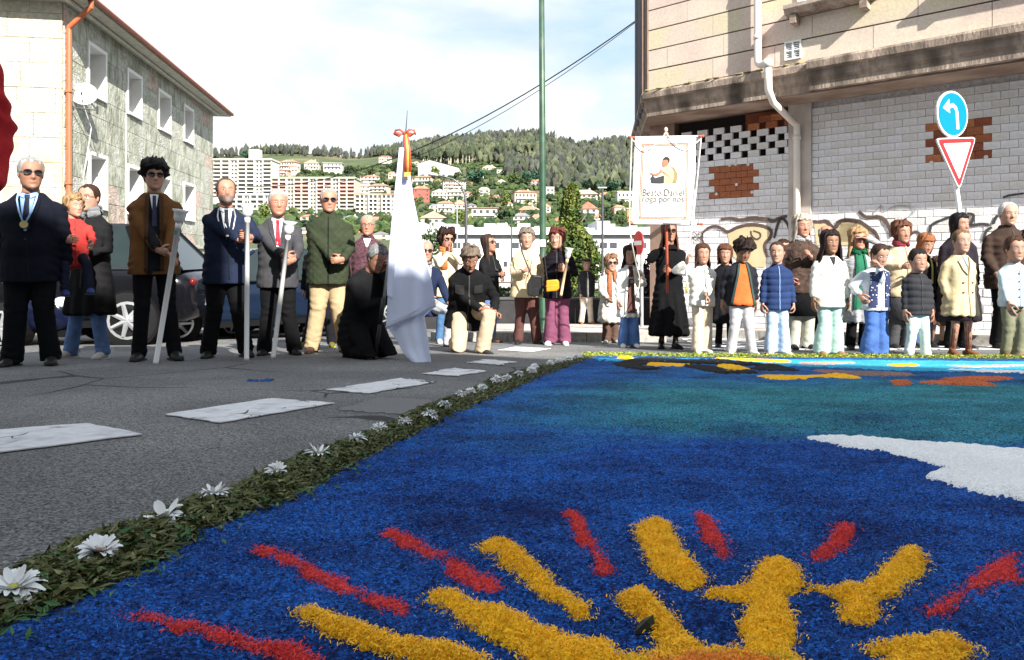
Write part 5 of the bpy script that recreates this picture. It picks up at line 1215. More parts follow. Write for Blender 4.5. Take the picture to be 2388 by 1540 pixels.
    if top:
        m = top['m']; lo = MB(); ls = top.get('loose', 1.0); hem = top.get('hem', .82); ex = .012*k; b_ = 1+.28*belly; kind = top.get('kind', '')
        segs = [(.0, .165, .118*b_), (.10, .158, .116*b_*b_), (.22, .160, .118*b_), (.34, .170, .118), (.42, .163, .105), (.475, .132, .088), (.515, .098, .074), (.55, .072, .064)]
        if top.get('hunch'): segs = segs
        pts = [pel+up*a*k for a, _, _ in segs]; rr = [((rx*ls+.012)*kw, (ry*ls+.012)*kw) for _, rx, ry in segs]
        if top.get('collar'): pts += [neck+up*.03*k]; rr += [(.066*kw*1.05, .066*kw*1.05)]; rr[-2] = (.074*kw, .072*kw)
        if 'tail' in top:
            for off, rx, ry in top['tail']: pts = [pel+Vector(off)*k]+pts; rr = [(rx*kw, ry*kw)]+rr
        else:
            n = 3; flare = top.get('flare', 1.0)
            for j in range(1, n+1):
                q = j/n; pts = [Vector((pel.x, pel.y, pel.z+(hem*k-pel.z)*q))]+pts; rr = [((.172*ls+.012)*kw*(1+(flare-1)*q), (.124*ls*b_+.012)*kw*(1+(flare-1)*q))]+rr
        lo.tube(pts, rr, 20, power=.86)
        sr = top.get('sleeve', 1.0)
        if not top.get('sleeveless'):
            for i, sx in enumerate((-1, 1)):
                W = wr[i]-(wr[i]-elb[i]).normalized()*(.012*k+top.get('cuff', 0)*k)
                lo.tube([sh[i]+Vector((-sx*.07*kw, 0, .004*k)), sh[i]+Vector((-sx*.025*kw, 0, -.008*k)), sh[i]+(elb[i]-sh[i])*.10+Vector((sx*.002*kw, 0, 0)), sh[i].lerp(elb[i], .45), elb[i], elb[i].lerp(W, .55), W], [.034*kw*sr, .045*kw*sr, .055*kw*sr, .058*kw*sr, .054*kw*sr, .048*kw*sr, .042*kw*sr], 12)
        amp = top.get('fold', .006)*k/.9*(.75 if child else 1); fq = .75 if child else 1
        def fin(V, s=s, amp=amp, k=k, kind=kind):
            o = amp*1.0*wnoise(V*np.array([1, 1, .7]), 3.4*fq/k, s+3, 2)+amp*1.1*(.5-np.abs(wnoise(V*np.array([1, .8, .6]), 3.2*fq/k, s+13, 2))**.55)
            if kind == 'puffer': o = o*.4+.013*(np.abs(np.sin(V[:, 2]*math.pi/.066+.5*wnoise(V, 2, s, 1)))**.5-.7)
            elif kind == 'quilt':
                c_ = .052*k; a_ = (V[:, 0]+V[:, 2])/c_*math.pi/1.4; b__ = (V[:, 0]-V[:, 2])/c_*math.pi/1.4; o = o*.6+.008*k*(np.minimum(np.abs(np.sin(a_)), np.abs(np.sin(b__)))**.5-.55)
            elif kind == 'coat':
                low = np.clip((.9*k-V[:, 2])/(.5*k), 0, 1); an = np.arctan2(V[:, 1], V[:, 0]); o = o*(1-low*.5)+.018*k*low*np.sin(an*9+wnoise(V, 1.2, s, 1)*2)
            o = o+(0 if kind == 'puffer' else .0055)*np.clip((np.abs(V[:, 0])/(.165*k)-.85)/.3, 0, 1)*np.clip(wnoise(V, 2.5, s+31, 1)+.6, 0, 1)*np.sin(V[:, 2]*2*math.pi/.08+V[:, 1]*25+2*wnoise(V, 2.2, s+32, 1))
            if kind == '': o = o+amp*.6*np.sin((V[:, 2]*1.0+np.abs(V[:, 0])*.6)*70/k+3*wnoise(V, 2.5/k, s+5, 2))*.5*np.clip(np.abs(V[:, 0])/(.17*k)-.75, 0, 1)
            return o
        M3 = Matrix(((1, 0, 0), (0, up.z, up.y), (0, -(-up.y), up.z))) if False else Matrix((Vector((1, 0, 0)), -fw, up)).transposed()
        items = []
        def Q(*pts4): return [(x*kw, z*k) for x, z in pts4]     # x across, z above pelvis along the spine
        st = top.get('style', '')
        if st in ('suit', 'blazer'):
            sh_m = cloth(top.get('shirt', (.72, .73, .76)), bump=.1); vb = top.get('vbot', .30)
            items += [('shirt', Q((-.050, .535), (.050, .535), (.010, vb), (-.010, vb)), sh_m, .010, (6, 10))]
            if top.get('tie'): items += [('tie', Q((-.014, .522), (.014, .522), (.026, vb+.02), (-.022, vb+.02)), cloth(top['tie'], rough=.5), .018, (3, 8)), ('tie_knot', Q((-.020, .530), (.020, .530), (.013, .495), (-.013, .495)), cloth(top['tie'], rough=.5), .025, (3, 3))]
            for sx in (-1, 1): items += [('lapel', Q((sx*.052, .530), (sx*.085, .50), (sx*.075, .40), (sx*.008, vb-.01)), m, .016, (4, 8)), ('shirt_collar', Q((sx*.010, .535), (sx*.056, .555), (sx*.055, .520), (sx*.022, .500)), sh_m, .024, (3, 3))]
            items += [('button', Q((-.006, vb-.06), (.006, vb-.06), (.006, vb-.075), (-.006, vb-.075)), cloth((.03, .03, .03)), .010, (1, 1)), ('front_edge', Q((.000, vb-.01), (.006, vb-.01), (.03, hem-.93), (.02, hem-.93)), cloth((.01, .01, .012)), .004, (1, 10))]
        if st == 'zip':
            zc_ = top.get('zip', (.05, .05, .05)); items += [('zip', Q((-.006, .53), (.006, .53), (.006, max(hem-.93, -.2)+.01), (-.006, max(hem-.93, -.2)+.01)), cloth(zc_), .005, (1, 24))]
        if st == 'buttons':
            items += [('placket', Q((.004, .52), (.010, .52), (.010, max(hem-.93, -.35)+.02), (.004, max(hem-.93, -.35)+.02)), cloth(tuple(.35*c for c in top.get('line', (.1, .1, .1)))), .003, (1, 20))]
            for q in range(4): items += [('button', Q((-.012, .40-.12*q), (.002, .40-.12*q), (.002, .385-.12*q), (-.012, .385-.12*q)), cloth((.08, .06, .05)), .010, (1, 1))]
        if st == 'open':
            c_ = top['inner']; iw = top.get('iw', .075); items += [('shirt_front', Q((-.04, .53), (.04, .53), (iw, max(hem-.93, -.3)), (-iw, max(hem-.93, -.3))), cloth(c_), .009, (8, 22))]
            for sx in (-1, 1): items += [('facing', Q((sx*.038, .54), (sx*.07, .52), (sx*(iw+.03), max(hem-.93, -.3)), (sx*iw, max(hem-.93, -.3))), cloth(top.get('facing', (.05, .05, .05))), .022, (2, 20))]
        if st == 'vneck':
            items += [('shirt', Q((-.045, .535), (.045, .535), (.008, .42), (-.008, .42)), cloth(top.get('shirt', (.7, .7, .7))), .008, (6, 8))]
        for it in top.get('items', ()): items.append((it[0], Q(*it[1]), it[2], it[3])+tuple(it[4:]))
        garment(top.get('name', 'jacket'), lo, m, T, vox*(.75 if kind == 'puffer' else 1), 3 if kind != 'puffer' else 1, fin, Details(items, (M3, pel)) if items else None)
    if scarf:
        mb = MB(); n = 16; c = neck+up*.005*k; ring_ = [c+Vector((.078*kw*math.cos(2*math.pi*q/n), .072*kw*math.sin(2*math.pi*q/n)-.008, (.018*math.sin(2*math.pi*q/n))*k)) for q in range(n+1)]
        rs = scarf.get('r', .03)*k; mb.tube(ring_, rs, 8, cap=False); mb.tube([p+Vector((0, 0, rs*.9)) for p in ring_[::-1]], rs*.8, 8, cap=False)
        for sx, ln in scarf.get('tails', ()): mb.tube([c+Vector((sx*.045*k, -.085*kw-.02, -.0)), c+Vector((sx*.06*k, -.145*kw, -.12*k)), c+Vector((sx*.065*k, -.150*kw*b_-.0, -ln*k))], [(.03*k, .014*k), (.045*k, .014*k), (.05*k, .012*k)], 8)
        V = np.array(mb.v); V += .006*np.stack([wnoise(V, 10, 3, 2)]*3, 1); mb.v = [tuple(p) for p in V]
        mb.obj('scarf', cloth(scarf['c'], bump=.6, bscale=60, var=.3), T, smooth=True, world=False)
    T['_k'] = k; T['_kw'] = kw
    info = dict(T=T, k=k, kw=kw, wr=wr, elb=elb, sh=sh, hm=hm, neck=neck, pel=pel, M=Matrix.Translation(g)@Matrix.Rotation(R(yaw), 4, 'Z'), d=d, hs=hs)
    return info
def wpt(i, p): return i['M']@Vector(p)
BLK = (.005, .005, .006)
blackc = cloth(BLK, var=.3); black2 = cloth((.009, .009, .012), var=.3); navy = cloth((.012, .018, .045), var=.2)
grp = None
HANG = ((-.25, -.04, .78), (.25, -.04, .78))
i1 = person('man1', 'older man in dark navy suit, blue shirt and sunglasses with a medal, far left', 72, 853, 370, yaw=22, hyaw=22, hs=1.112, w=1.12, belly=.5, age=True, skin='tan', hair=('receding', (.30, .30, .30), dict(front=.09)), glasses='sun',
    top=dict(m=cloth((.005, .006, .012), var=.2), style='suit', shirt=(.22, .36, .72), tie=(.008, .012, .03), hem=.72, loose=1.08, vbot=.22), bottom=dict(m=cloth((.004, .005, .007), var=.2), wide=1.12), arms=((-.27, .02, .78), (.27, .04, .78)), feet=((-.14, 0, 0), (.14, 0, 0)))
i2 = person('woman2', 'woman with glasses and grey snood in a long black coat carrying a toddler', 212, 836, 432, yaw=-4, hs=1.082, skin='fair', hair=('bun', (.05, .022, .015)), glasses='metal',
    top=dict(m=cloth((.010, .010, .011), var=.3), kind='coat', hem=.46, flare=1.28, loose=1.1, style='zip'), bottom=dict(m=cloth((.10, .17, .34), var=.35), wide=1.05), shoes=(.42, .40, .37), soles=(.5, .5, .5),
    arms=((183, 585, .26), (196, 592, .30)), hands=(55, 55), handdir=((.9, -.3, 0), (-.9, -.3, .1)), scarf=dict(c=(.17, .18, .19), r=.045), feet=((-.24, 0, 0), (.14, -.05, 0)))
b_ = P(172, 598, 6.25)
i3 = person('toddler', 'curly blond toddler in a red coat held on the woman\'s arm', 0, 0, 0, yaw=38, hyaw=25, base=b_, depth=6.25, H=.60, hs=0.805, child=True, pelvis=(0, 0, 0), lean=-4, skin='fair', hair=('curly', (.36, .22, .11), dict(th=.02)),
    top=dict(m=cloth((.40, .035, .03), var=.15), hem=-.22, loose=1.15, flare=1.12, tail=[((0, 0, -.18), .22, .18), ((0, -.01, -.10), .20, .165)], style='buttons', line=(.4, .03, .03)), bottom=dict(m=cloth((.012, .014, .03)), wide=.95), shoes=(.03, .05, .15),
    arms=((-.12, -.30, .22), (.18, -.42, .18)), legs=[dict(hip=(-.085, 0, 0), knee=(-.14, -.26, -.10), ankle=(-.14, -.28, -.48)), dict(hip=(.085, 0, 0), knee=(.13, -.30, -.10), ankle=(.16, -.34, -.46))])
i4 = person('man3', 'young man with black hair and sunglasses in a brown jacket holding a torch staff', 360, 841, 380, yaw=26, hyaw=8, hs=1.061, skin='fair', hair=('mop', (.010, .009, .009)), glasses='sun',
    top=dict(m=cloth((.135, .062, .022), var=.22), style='open', inner=(.012, .012, .016), iw=.05, facing=(.06, .03, .015), hem=.76, loose=1.12, flare=1.03, sleeve=1.12,
             items=(('shirt', ((-.035, .53), (.035, .53), (.006, .34), (-.006, .34)), cloth((.7, .71, .74)), .016, (4, 8)), ('tie', ((-.012, .52), (.014, .52), (.022, .25), (-.016, .25)), mat('striped_tie', (.02, .025, .06), var=.8, vscale=60, stretch=(1, 1, 3)), .022, (3, 8)))),
    bottom=dict(m=cloth((.005, .005, .007)), wide=.98), arms=((376, 596, .27), (392, 618, .30)), hands=(60, 55), handdir=((.8, -.3, -.25), (.55, -.3, -.5)), feet=((-.12, 0, 0), (.16, -.05, 0)))
i5 = person('man4', 'bearded man in navy suit with silver chain raising his face to the sun', 527, 834, 418, yaw=24, hyaw=6, hpitch=-9, hs=1.082, w=1.08, belly=.35, age=True, skin='red', hair=('receding', (.09, .055, .04), dict(front=.108, side=-.03)), beard=(.17, .13, .11),
    top=dict(m=cloth((.012, .018, .040), var=.2), style='suit', tie=(.008, .01, .022), hem=.73, loose=1.08, vbot=.26), bottom=dict(m=blackc, wide=1.1), arms=((566, 564, .32), (584, 553, .30)), hands=(60, 75), handdir=((.9, -.4, .1), (-.6, -.5, .1)), feet=((-.16, 0, 0), (.18, -.02, 0)))
i6 = person('man5', 'grey haired man in charcoal suit with red tie holding a torch staff', 648, 828, 445, yaw=18, hyaw=8, hs=1.102, w=1.1, belly=.45, age=True, skin='red', hair=('crew', (.42, .42, .42)), fat=1.05,
    top=dict(m=cloth((.045, .045, .05), var=.2), style='suit', tie=(.42, .012, .03), hem=.73, loose=1.08, vbot=.24, cuff=.02), bottom=dict(m=blackc, wide=1.08), arms=((664, 598, .30), (684, 608, .30)), hands=(60, 60), handdir=((.8, -.3, -.2), (-.75, -.35, -.25)), feet=((-.14, 0, 0), (.17, -.02, 0)))
i7 = person('man6', 'man in dark green quilted jacket and khaki trousers with sunglasses', 766, 823, 441, yaw=14, hyaw=8, hs=1.091, w=1.14, belly=.4, age=True, skin='red', hair=('crew', (.36, .34, .32), dict(front=.095)), glasses='sun',
    top=dict(m=cloth((.028, .036, .020), var=.25), kind='quilt', style='zip', zip=(.01, .01, .01), hem=.74, loose=1.12, collar=1), bottom=dict(m=cloth((.38, .29, .17), var=.2), wide=1.12, fold=.007), shoes=(.06, .03, .02),
    arms=((780, 610, .28), (797, 606, .28)), hands=(60, 60), handdir=((.85, -.3, -.1), (-.85, -.3, -.1)), feet=((-.17, 0, 0), (.17, 0, 0)))
i7b = person('behind6', 'person in black hidden behind the quilted jacket, yellow soled shoes', 750, 0, 0, depth=8.9, base=Vector(((748-1194)/F*8.9, 8.9, gz(8.9))), H=1.50, hs=.95, w=1.1, skin='tan', hair=('short', (.03, .02, .015)), top=dict(m=blackc, hem=.72, loose=1.1), bottom=dict(m=black2), shoes=(.10, .09, .02), soles=(.55, .55, .03), feet=((-.22, 0, 0), (.16, 0, 0)))
i8 = person('man7', 'heavy man with square glasses in a patterned burgundy jacket behind the flag bearer', 858, 806, 503, yaw=6, hs=1.102, w=1.15, belly=.5, age=True, skin='red', hair=('crew', (.34, .30, .27)), glasses='rim', fat=1.06,
    top=dict(m=cloth((.075, .035, .045), var=.7, vscale=30), style='vneck', shirt=(.62, .62, .66), hem=.76, loose=1.1, collar=1), bottom=dict(m=cloth((.05, .06, .12))), shoes=(.35, .35, .35))
KL = [dict(hip=(-.09, 0, .36), knee=(-.12, -.36, .075), ankle=(-.11, .06, .075), fdir=(0, .35, -1), fup=(0, -1, -.35)), dict(hip=(.09, 0, .36), knee=(.12, -.36, .075), ankle=(.11, .06, .075), fdir=(0, .35, -1), fup=(0, -1, -.35))]
dk = HC*F/(834-600-SL*F)
i9 = person('kneel1', 'grey haired man in black coat kneeling with bowed head and gripping the flag pole', 845, 834, 577, yaw=40, hyaw=6, hpitch=30, hs=1.051, H=.96, pelvis=(0, .02, .38), lean=22, legs=KL, w=1.12, age=True, skin='tan', hair=('short', (.22, .22, .22)),
    top=dict(m=cloth((.008, .008, .009), var=.3), hem=.2, loose=1.12, tail=[((0, .07, -.28), .19, .21), ((0, .05, -.18), .185, .18), ((0, .02, -.08), .175, .145)]), bottom=dict(m=blackc), arms=((908, 700, .2), (893, 632, .18)), hands=(70, 75), handdir=((.6, -.5, .2), (.3, -.5, .5)), poles=((-.3, .2, -1), (.5, .1, -1)))
KR = [dict(hip=(-.09, 0, .52), knee=(-.10, -.10, .07), ankle=(-.10, .33, .08), fdir=(0, .25, -1), fup=(0, -1, -.25)), dict(hip=(.09, 0, .52), knee=(.16, -.42, .47), ankle=(.15, -.40, .085), toe=R(8))]
i10 = person('kneel2', 'man in sunglasses and navy jacket kneeling half hidden behind the white flag', 986, 807, 560, yaw=35, hyaw=-15, hs=1.082, H=1.0, pelvis=(0, 0, .52), lean=6, legs=KR, w=1.05, age=True, skin='red', hair=('receding', (.35, .32, .30)), glasses='sun',
    top=dict(m=navy, style='suit', shirt=(.35, .35, .38), hem=.4, tail=[((0, 0, -.14), .19, .16), ((0, 0, -.06), .18, .15)]), bottom=dict(m=cloth((.38, .40, .44), var=.3), wide=1.0), shoes=(.16, .055, .02), arms=((-.12, -.36, .62), (.16, -.40, .56)), hands=(40, 40))
i11 = person('woman8', 'woman with dark curls and sunglasses pressing her hands together, cream coat and orange scarf', 1040, 801, 538, yaw=22, hyaw=12, hs=1.072, skin='red', hair=('curly', (.030, .015, .012)), glasses='sun',
    top=dict(m=cloth((.60, .50, .36), var=.15), hem=.74, loose=1.1, style='zip', zip=(.4, .33, .22)), bottom=dict(m=cloth((.06, .13, .25), var=.3)), shoes=(.5, .5, .5), arms=((1047, 588, .20), (1053, 586, .20)), hands=(8, 8), handdir=((0, -.1, 1), (0, -.1, 1)), palm=((1, 0, 0), (-1, 0, 0)), poles=((-.7, .1, -.8), (.7, .1, -.8)), scarf=dict(c=(.62, .20, .06), r=.034, tails=((-1, .30),)))
KR2 = [dict(hip=(-.09, 0, .50), knee=(-.13, -.16, .075), ankle=(-.13, .28, .08), fdir=(0, .25, -1), fup=(0, -1, -.25)), dict(hip=(.09, 0, .50), knee=(.20, -.38, .47), ankle=(.13, -.33, .085), toe=R(25))]
i12 = person('kneel3', 'man in black field jacket and khaki trousers kneeling on one knee with bowed head', 1092, 821, 588, yaw=10, hpitch=34, hyaw=4, hs=1.082, H=.93, pelvis=(-.02, .05, .50), lean=28, legs=KR2, w=1.15, age=True, skin='tan', hair=('short_full', (.17, .13, .10)),
    top=dict(m=cloth((.007, .007, .008), var=.3), hem=.3, loose=1.15, style='zip', collar=1, tail=[((-.02, .02, -.24), .23, .20), ((-.01, 0, -.1), .21, .17)], items=(('pocket', ((-.14, .42), (-.05, .42), (-.05, .33), (-.14, .33)), cloth((.02, .02, .02)), .010, (3, 3)), ('pocket', ((.05, .42), (.14, .42), (.14, .33), (.05, .33)), cloth((.02, .02, .02)), .010, (3, 3)))),
    bottom=dict(m=cloth((.46, .36, .25), var=.2), wide=1.1, fold=.007), arms=((1122, 722, .30), (1153, 729, .27)), hands=(35, 70), handdir=((.8, -.5, -.15), (.6, -.3, -.3)))
i13 = person('woman9', 'woman with long dark hair and sunglasses in black jacket looking up to the right', 1140, 800, 548, yaw=48, hyaw=12, hpitch=-12, hs=1.061, skin='tan', hair=('long', (.05, .03, .024)), glasses='sun', top=dict(m=cloth((.008, .008, .009), var=.3), hem=.74, loose=1.1, style='zip'), bottom=dict(m=cloth((.09, .14, .28), var=.3)), shoes=(.20, .12, .07), arms=((1166, 640, .28), (1172, 648, .26)), hands=(60, 60))
i14 = person('woman10', 'grey haired woman in beige anorak and brown trousers with a black shoulder bag', 1228, 803, 535, yaw=6, hyaw=-4, hs=1.082, w=1.12, age=True, skin='fair', hair=('wavy_short', (.20, .16, .13)), top=dict(m=cloth((.55, .44, .28), var=.14), hem=.74, loose=1.18, flare=1.12, style='buttons', line=(.5, .38, .24), collar=1), bottom=dict(m=cloth((.10, .045, .04), var=.2), wide=1.15), shoes=(.02, .02, .02),
    arms=((1222, 632, .26), (1262, 672, .10)), hands=(65, 40), handdir=((.7, -.4, .35), None), feet=((-.13, 0, 0), (.17, 0, 0)))
i15 = person('woman11', 'red haired woman in black quilted jacket and plum trousers holding a candle staff', 1300, 805, 535, yaw=-8, hyaw=-14, hs=1.082, w=1.1, age=True, skin='fair', hair=('wavy_short', (.14, .035, .025)), top=dict(m=cloth((.008, .006, .010), var=.3), kind='puffer', hem=.74, loose=1.12, style='zip', collar=1), bottom=dict(m=cloth((.17, .055, .10), var=.2), wide=1.2, hem=1.2), shoes=(.6, .6, .6), soles=(.6, .6, .6),
    arms=((1306, 630, .26), (1318, 624, .26)), hands=(65, 65), handdir=((.7, -.4, .1), (-.7, -.4, .2)), scarf=dict(c=(.05, .03, .025), r=.03), feet=((-.12, 0, 0), (.11, 0, 0)))
i16 = person('capman', 'man in flat cap and dark gilet with cream trousers farthest back on the pavement', 1367, 757.5, 605, depth=16, base=Vector(((1367-1194)/F*16, 16, gz(16)+.13)), yaw=12, hs=1.030, w=1.1, age=True, skin='fair', hair=('short', (.2, .18, .16)), top=dict(m=cloth((.025, .026, .03), var=.3), kind='puffer', hem=.76, loose=1.12, style='zip', zip=(.4, .4, .4)), bottom=dict(m=cloth((.56, .50, .42)), wide=1.15), shoes=(.30, .10, .04), arms=((-.20, -.08, .84), (.22, .05, .84)), feet=((-.13, 0, 0), (.15, 0, 0)))
mb = MB(); hm = i16['hm']; mb.ell(hm@Vector((0, 0, .088)), (.095, .115, .042), 14, 8); mb.ell(hm@Vector((0, -.095, .072)), (.07, .055, .012), 12, 6); mb.obj('flat_cap', cloth((.03, .03, .032)), i16['T'], smooth=True, world=False)
i17 = person('woman12', 'short woman with red sunglasses, curls and rust plaid shawl over a light coat', 1424, 801, 595, yaw=8, hs=.95, w=1.15, age=True, skin='fair', hair=('curly', (.22, .12, .07), dict(th=.022)), glasses='sun', top=dict(m=cloth((.48, .46, .42), var=.2), kind='coat', hem=.44, flare=1.15, loose=1.12), bottom=dict(m=cloth((.10, .06, .045), var=.2), wide=1.15), shoes=(.3, .3, .3), scarf=dict(c=(.38, .13, .06), r=.045, tails=((-1, .62), (1, .2))), arms=((-.12, -.22, .95), (.22, -.05, .72)))
i18 = person('girl1', 'long haired girl in brown lettered sweatshirt, open white coat and blue jeans', 1467, 811, 573, yaw=4, hpitch=10, hs=0.905, child=True, skin='fair', hair=('very_long', (.035, .018, .012)), top=dict(m=cloth((.62, .62, .60), var=.1), kind='coat', hem=.55, flare=1.1, loose=1.1, style='open', inner=(.085, .04, .035), iw=.085, facing=(.6, .6, .58)), bottom=dict(m=cloth((.10, .20, .46), var=.3), wide=1.12, hem=1.35), shoes=(.65, .65, .65), arms=((-.22, -.06, .78), (1492, 655, .14)), hands=(30, 75), handdir=(None, (.1, -.4, .6)))
i19 = person('woman13', 'woman with long brown hair in an ankle length black coat carrying the white banner', 1560, 814, 518, yaw=0, hyaw=0, hpitch=-6, hs=1.030, skin='tan', hair=('very_long', (.16, .075, .045)), glasses='sun', top=dict(m=cloth((.005, .005, .006), var=.35), kind='coat', hem=.20, flare=1.42, loose=1.1, sleeve=1.25), bottom=dict(m=cloth(BLK), tights=True, name='tights'), shoes=(.012, .012, .012), shoeh=.01,
    arms=((1552, 580, .24), (1563, 631, .24)), hands=(75, 75), handdir=((.2, -.4, .8), (-.7, -.5, .1)), poles=((-.8, .3, -.6), (.8, .3, -.6)))
i20 = person('girl2', 'girl in boxy white jacket and cream trousers holding the banner cord', 1637, 824, 570, yaw=4, hyaw=-4, hs=0.885, child=True, skin='light', hair=('long', (.07, .03, .018), dict(long=.2)), top=dict(m=cloth((.68, .67, .62), var=.06), hem=.80, loose=1.25, flare=.98, sleeve=1.5, style='zip', collar=1, cuff=.02), bottom=dict(m=cloth((.56, .48, .37), var=.12), wide=1.15, hem=1.35), shoes=(.6, .56, .5), arms=((1602, 612, .12), (1645, 690, .18)), hands=(75, 60), handdir=((.1, -.3, .9), (.3, -.4, -.6)), palm=((1, 0, 0), None), feet=((-.07, 0, 0), (.08, 0, 0)))
i21 = person('girl3', 'child with brown hair in a long black coat tucked behind the boy in orange', 1690, 812, 572, yaw=-12, hs=0.925, child=True, skin='light', hair=('bob', (.12, .05, .03)), top=dict(m=black2, kind='coat', hem=.45, flare=1.2, loose=1.15), bottom=dict(m=blackc), shoes=(.02, .02, .02))
i22 = person('boy1', 'dark haired boy looking down, orange shirt under an open black jacket', 1728, 828, 557, yaw=-3, hpitch=26, hyaw=10, hs=0.925, child=True, w=1.06, skin='olive', hair=('mop', (.022, .012, .009)), top=dict(m=cloth((.016, .017, .022), var=.3), style='open', inner=(.60, .125, .035), iw=.16, facing=(.04, .07, .06), hem=.78, loose=1.18, sleeve=1.15), bottom=dict(m=cloth((.40, .40, .42), var=.25), wide=1.15, fold=.007), shoes=(.6, .6, .6), soles=(.6, .6, .6), arms=((-.27, .08, .86), (.26, .10, .84)), feet=((-.15, 0, 0), (.17, -.03, 0)), shoeh=.01)
i23 = person('girl4', 'girl in navy quilted jacket and pale jeans with hair tied back', 1812, 827, 565, yaw=-4, hyaw=-22, hs=0.905, child=True, skin='fair', hair=('tied', (.06, .028, .018)), top=dict(m=cloth((.018, .035, .10), var=.2), kind='puffer', hem=.74, loose=1.18, sleeve=1.15, style='zip', zip=(.2, .3, .5), collar=1), bottom=dict(m=cloth((.38, .50, .66), var=.2), wide=1.15, hem=1.3), shoes=(.6, .6, .6), soles=(.55, .5, .4), arms=((-.26, -.05, .76), (.26, -.06, .74)), hands=(50, 50), feet=((-.10, 0, 0), (.12, -.03, 0)))
i24 = person('woman14', 'grey blond woman in dark fur jacket with a hand on a girl\'s shoulder', 1868, 815, 502, yaw=4, hs=1.112, w=1.12, age=True, skin='red', hair=('bob', (.45, .40, .33), dict(long=.17, th=.02)), top=dict(m=cloth((.055, .035, .028), var=.6, vscale=25, bump=.9), hem=.76, loose=1.2, sleeve=1.2), bottom=dict(m=cloth((.42, .42, .36)), wide=1.15), shoes=(.02, .02, .02), scarf=dict(c=(.35, .36, .38), r=.035), arms=((-.2, -.1, .95), (1890, 598, .25)), hands=(40, 30))
mb = MB(); kk = i24['k']; 
mb.tube([(0, 0, .46*kk), (0, 0, .7*kk), (0, 0, .98*kk)], [(.235*kk, .19*kk), (.225*kk, .175*kk), (.19*kk, .15*kk)], 24); o = mb.obj('skirt', blackc, i24['T'], smooth=True, world=False)
i25 = person('girl5', 'girl with very long dark hair in cream jacket and mint trousers', 1934, 829, 540, yaw=2, hs=0.955, child=True, skin='olive', hair=('very_long', (.020, .010, .010), dict(th=.022, flare=.05)), top=dict(m=cloth((.64, .64, .55), var=.06), hem=.72, loose=1.25, flare=1.05, sleeve=1.4, style='vneck', shirt=(.03, .03, .03)), bottom=dict(m=cloth((.36, .52, .47), var=.12), wide=1.2, hem=1.45), shoes=(.22, .12, .07), arms=((-.27, -.05, .76), (.27, -.05, .74)), feet=((-.11, 0, 0), (.11, 0, 0)))
i26 = person('man15', 'bald grey man almost hidden behind the long haired girl in cream', 1925, 809, 527, yaw=-5, hs=1.030, age=True, skin='red', hair=('bald', (.4, .38, .35)), top=dict(m=cloth((.10, .10, .11)), hem=.74), bottom=dict(m=blackc))
i27 = person('woman16', 'blond woman in sunglasses and green scarf shading her eyes with a hand', 2000, 816, 534, yaw=-4, hpitch=-6, hs=1.051, skin='red', hair=('long_loose', (.42, .26, .13), dict(long=.2)), glasses='sun', top=dict(m=cloth((.30, .31, .32), var=.6, vscale=60, stretch=(.3, .3, 4)), kind='coat', hem=.42, flare=1.15, loose=1.1, style='open', inner=(.02, .13, .075), iw=.09, facing=(.02, .11, .06)), bottom=dict(m=blackc, wide=1.15), scarf=dict(c=(.012, .10, .05), r=.05), arms=((-.2, -.05, .85), (2018, 556, .13)), hands=(30, 12), handdir=(None, (-.85, -.3, .15)), palm=(None, (0, 0, -1)), poles=((-.5, .5, -.5), (1, 0, .2)))
i28 = person('girl6', 'girl in star patterned navy gilet over pale sweatshirt, hand at her chin, blue jeans', 2042, 831, 567, yaw=6, hpitch=22, hyaw=4, hs=0.925, child=True, w=1.05, skin='fair', hair=('tied', (.045, .022, .016)), top=dict(m=cloth((.50, .52, .56), var=.1), hem=.76, loose=1.2, sleeve=1.35, style='zip', zip=(.45, .47, .5)), bottom=dict(m=cloth((.06, .13, .36), var=.35), wide=1.3, hem=1.5), shoes=(.05, .04, .05), arms=((2005, 690, .08), (2052, 622, .17)), hands=(50, 70), handdir=(None, (-.6, -.2, .6)))
i29 = person('woman17', 'brown haired woman in tan jacket squinting, hands on a small boy\'s shoulders', 2100, 813, 518, yaw=4, hs=1.072, w=1.1, skin='light', hair=('wavy_short', (.14, .055, .03), dict(back=-.11, side=-.07)), top=dict(m=cloth((.46, .37, .25), var=.2), hem=.74, loose=1.18, style='zip', zip=(.2, .15, .1), collar=1), bottom=dict(m=cloth((.05, .05, .055)), wide=1.2), shoes=(.02, .02, .02), scarf=dict(c=(.22, .03, .05), r=.035), arms=((2105, 622, .35), (2160, 618, .35)), hands=(30, 30))
mb = MB(); kk = i29['k']; mb.tube([(0, 0, .42*kk), (0, 0, .7*kk), (0, 0, .98*kk)], [(.24*kk, .19*kk), (.225*kk, .175*kk), (.19*kk, .15*kk)], 24); mb.obj('skirt', cloth((.04, .04, .045)), i29['T'], smooth=True, world=False)
i30 = person('girl7', 'copper haired girl with bowed head in dark jacket behind the small boy', 2150, 812, 545, yaw=6, hpitch=22, hs=0.976, child=True, skin='fair', hair=('bob', (.32, .12, .05)), top=dict(m=black2, hem=.72, loose=1.15, items=(('yellow_strap', ((.06, .5), (.085, .5), (.085, .1), (.06, .1)), cloth((.6, .55, .2)), .008, (1, 10)),)), bottom=dict(m=cloth((.05, .09, .18))), shoes=(.02, .02, .02))
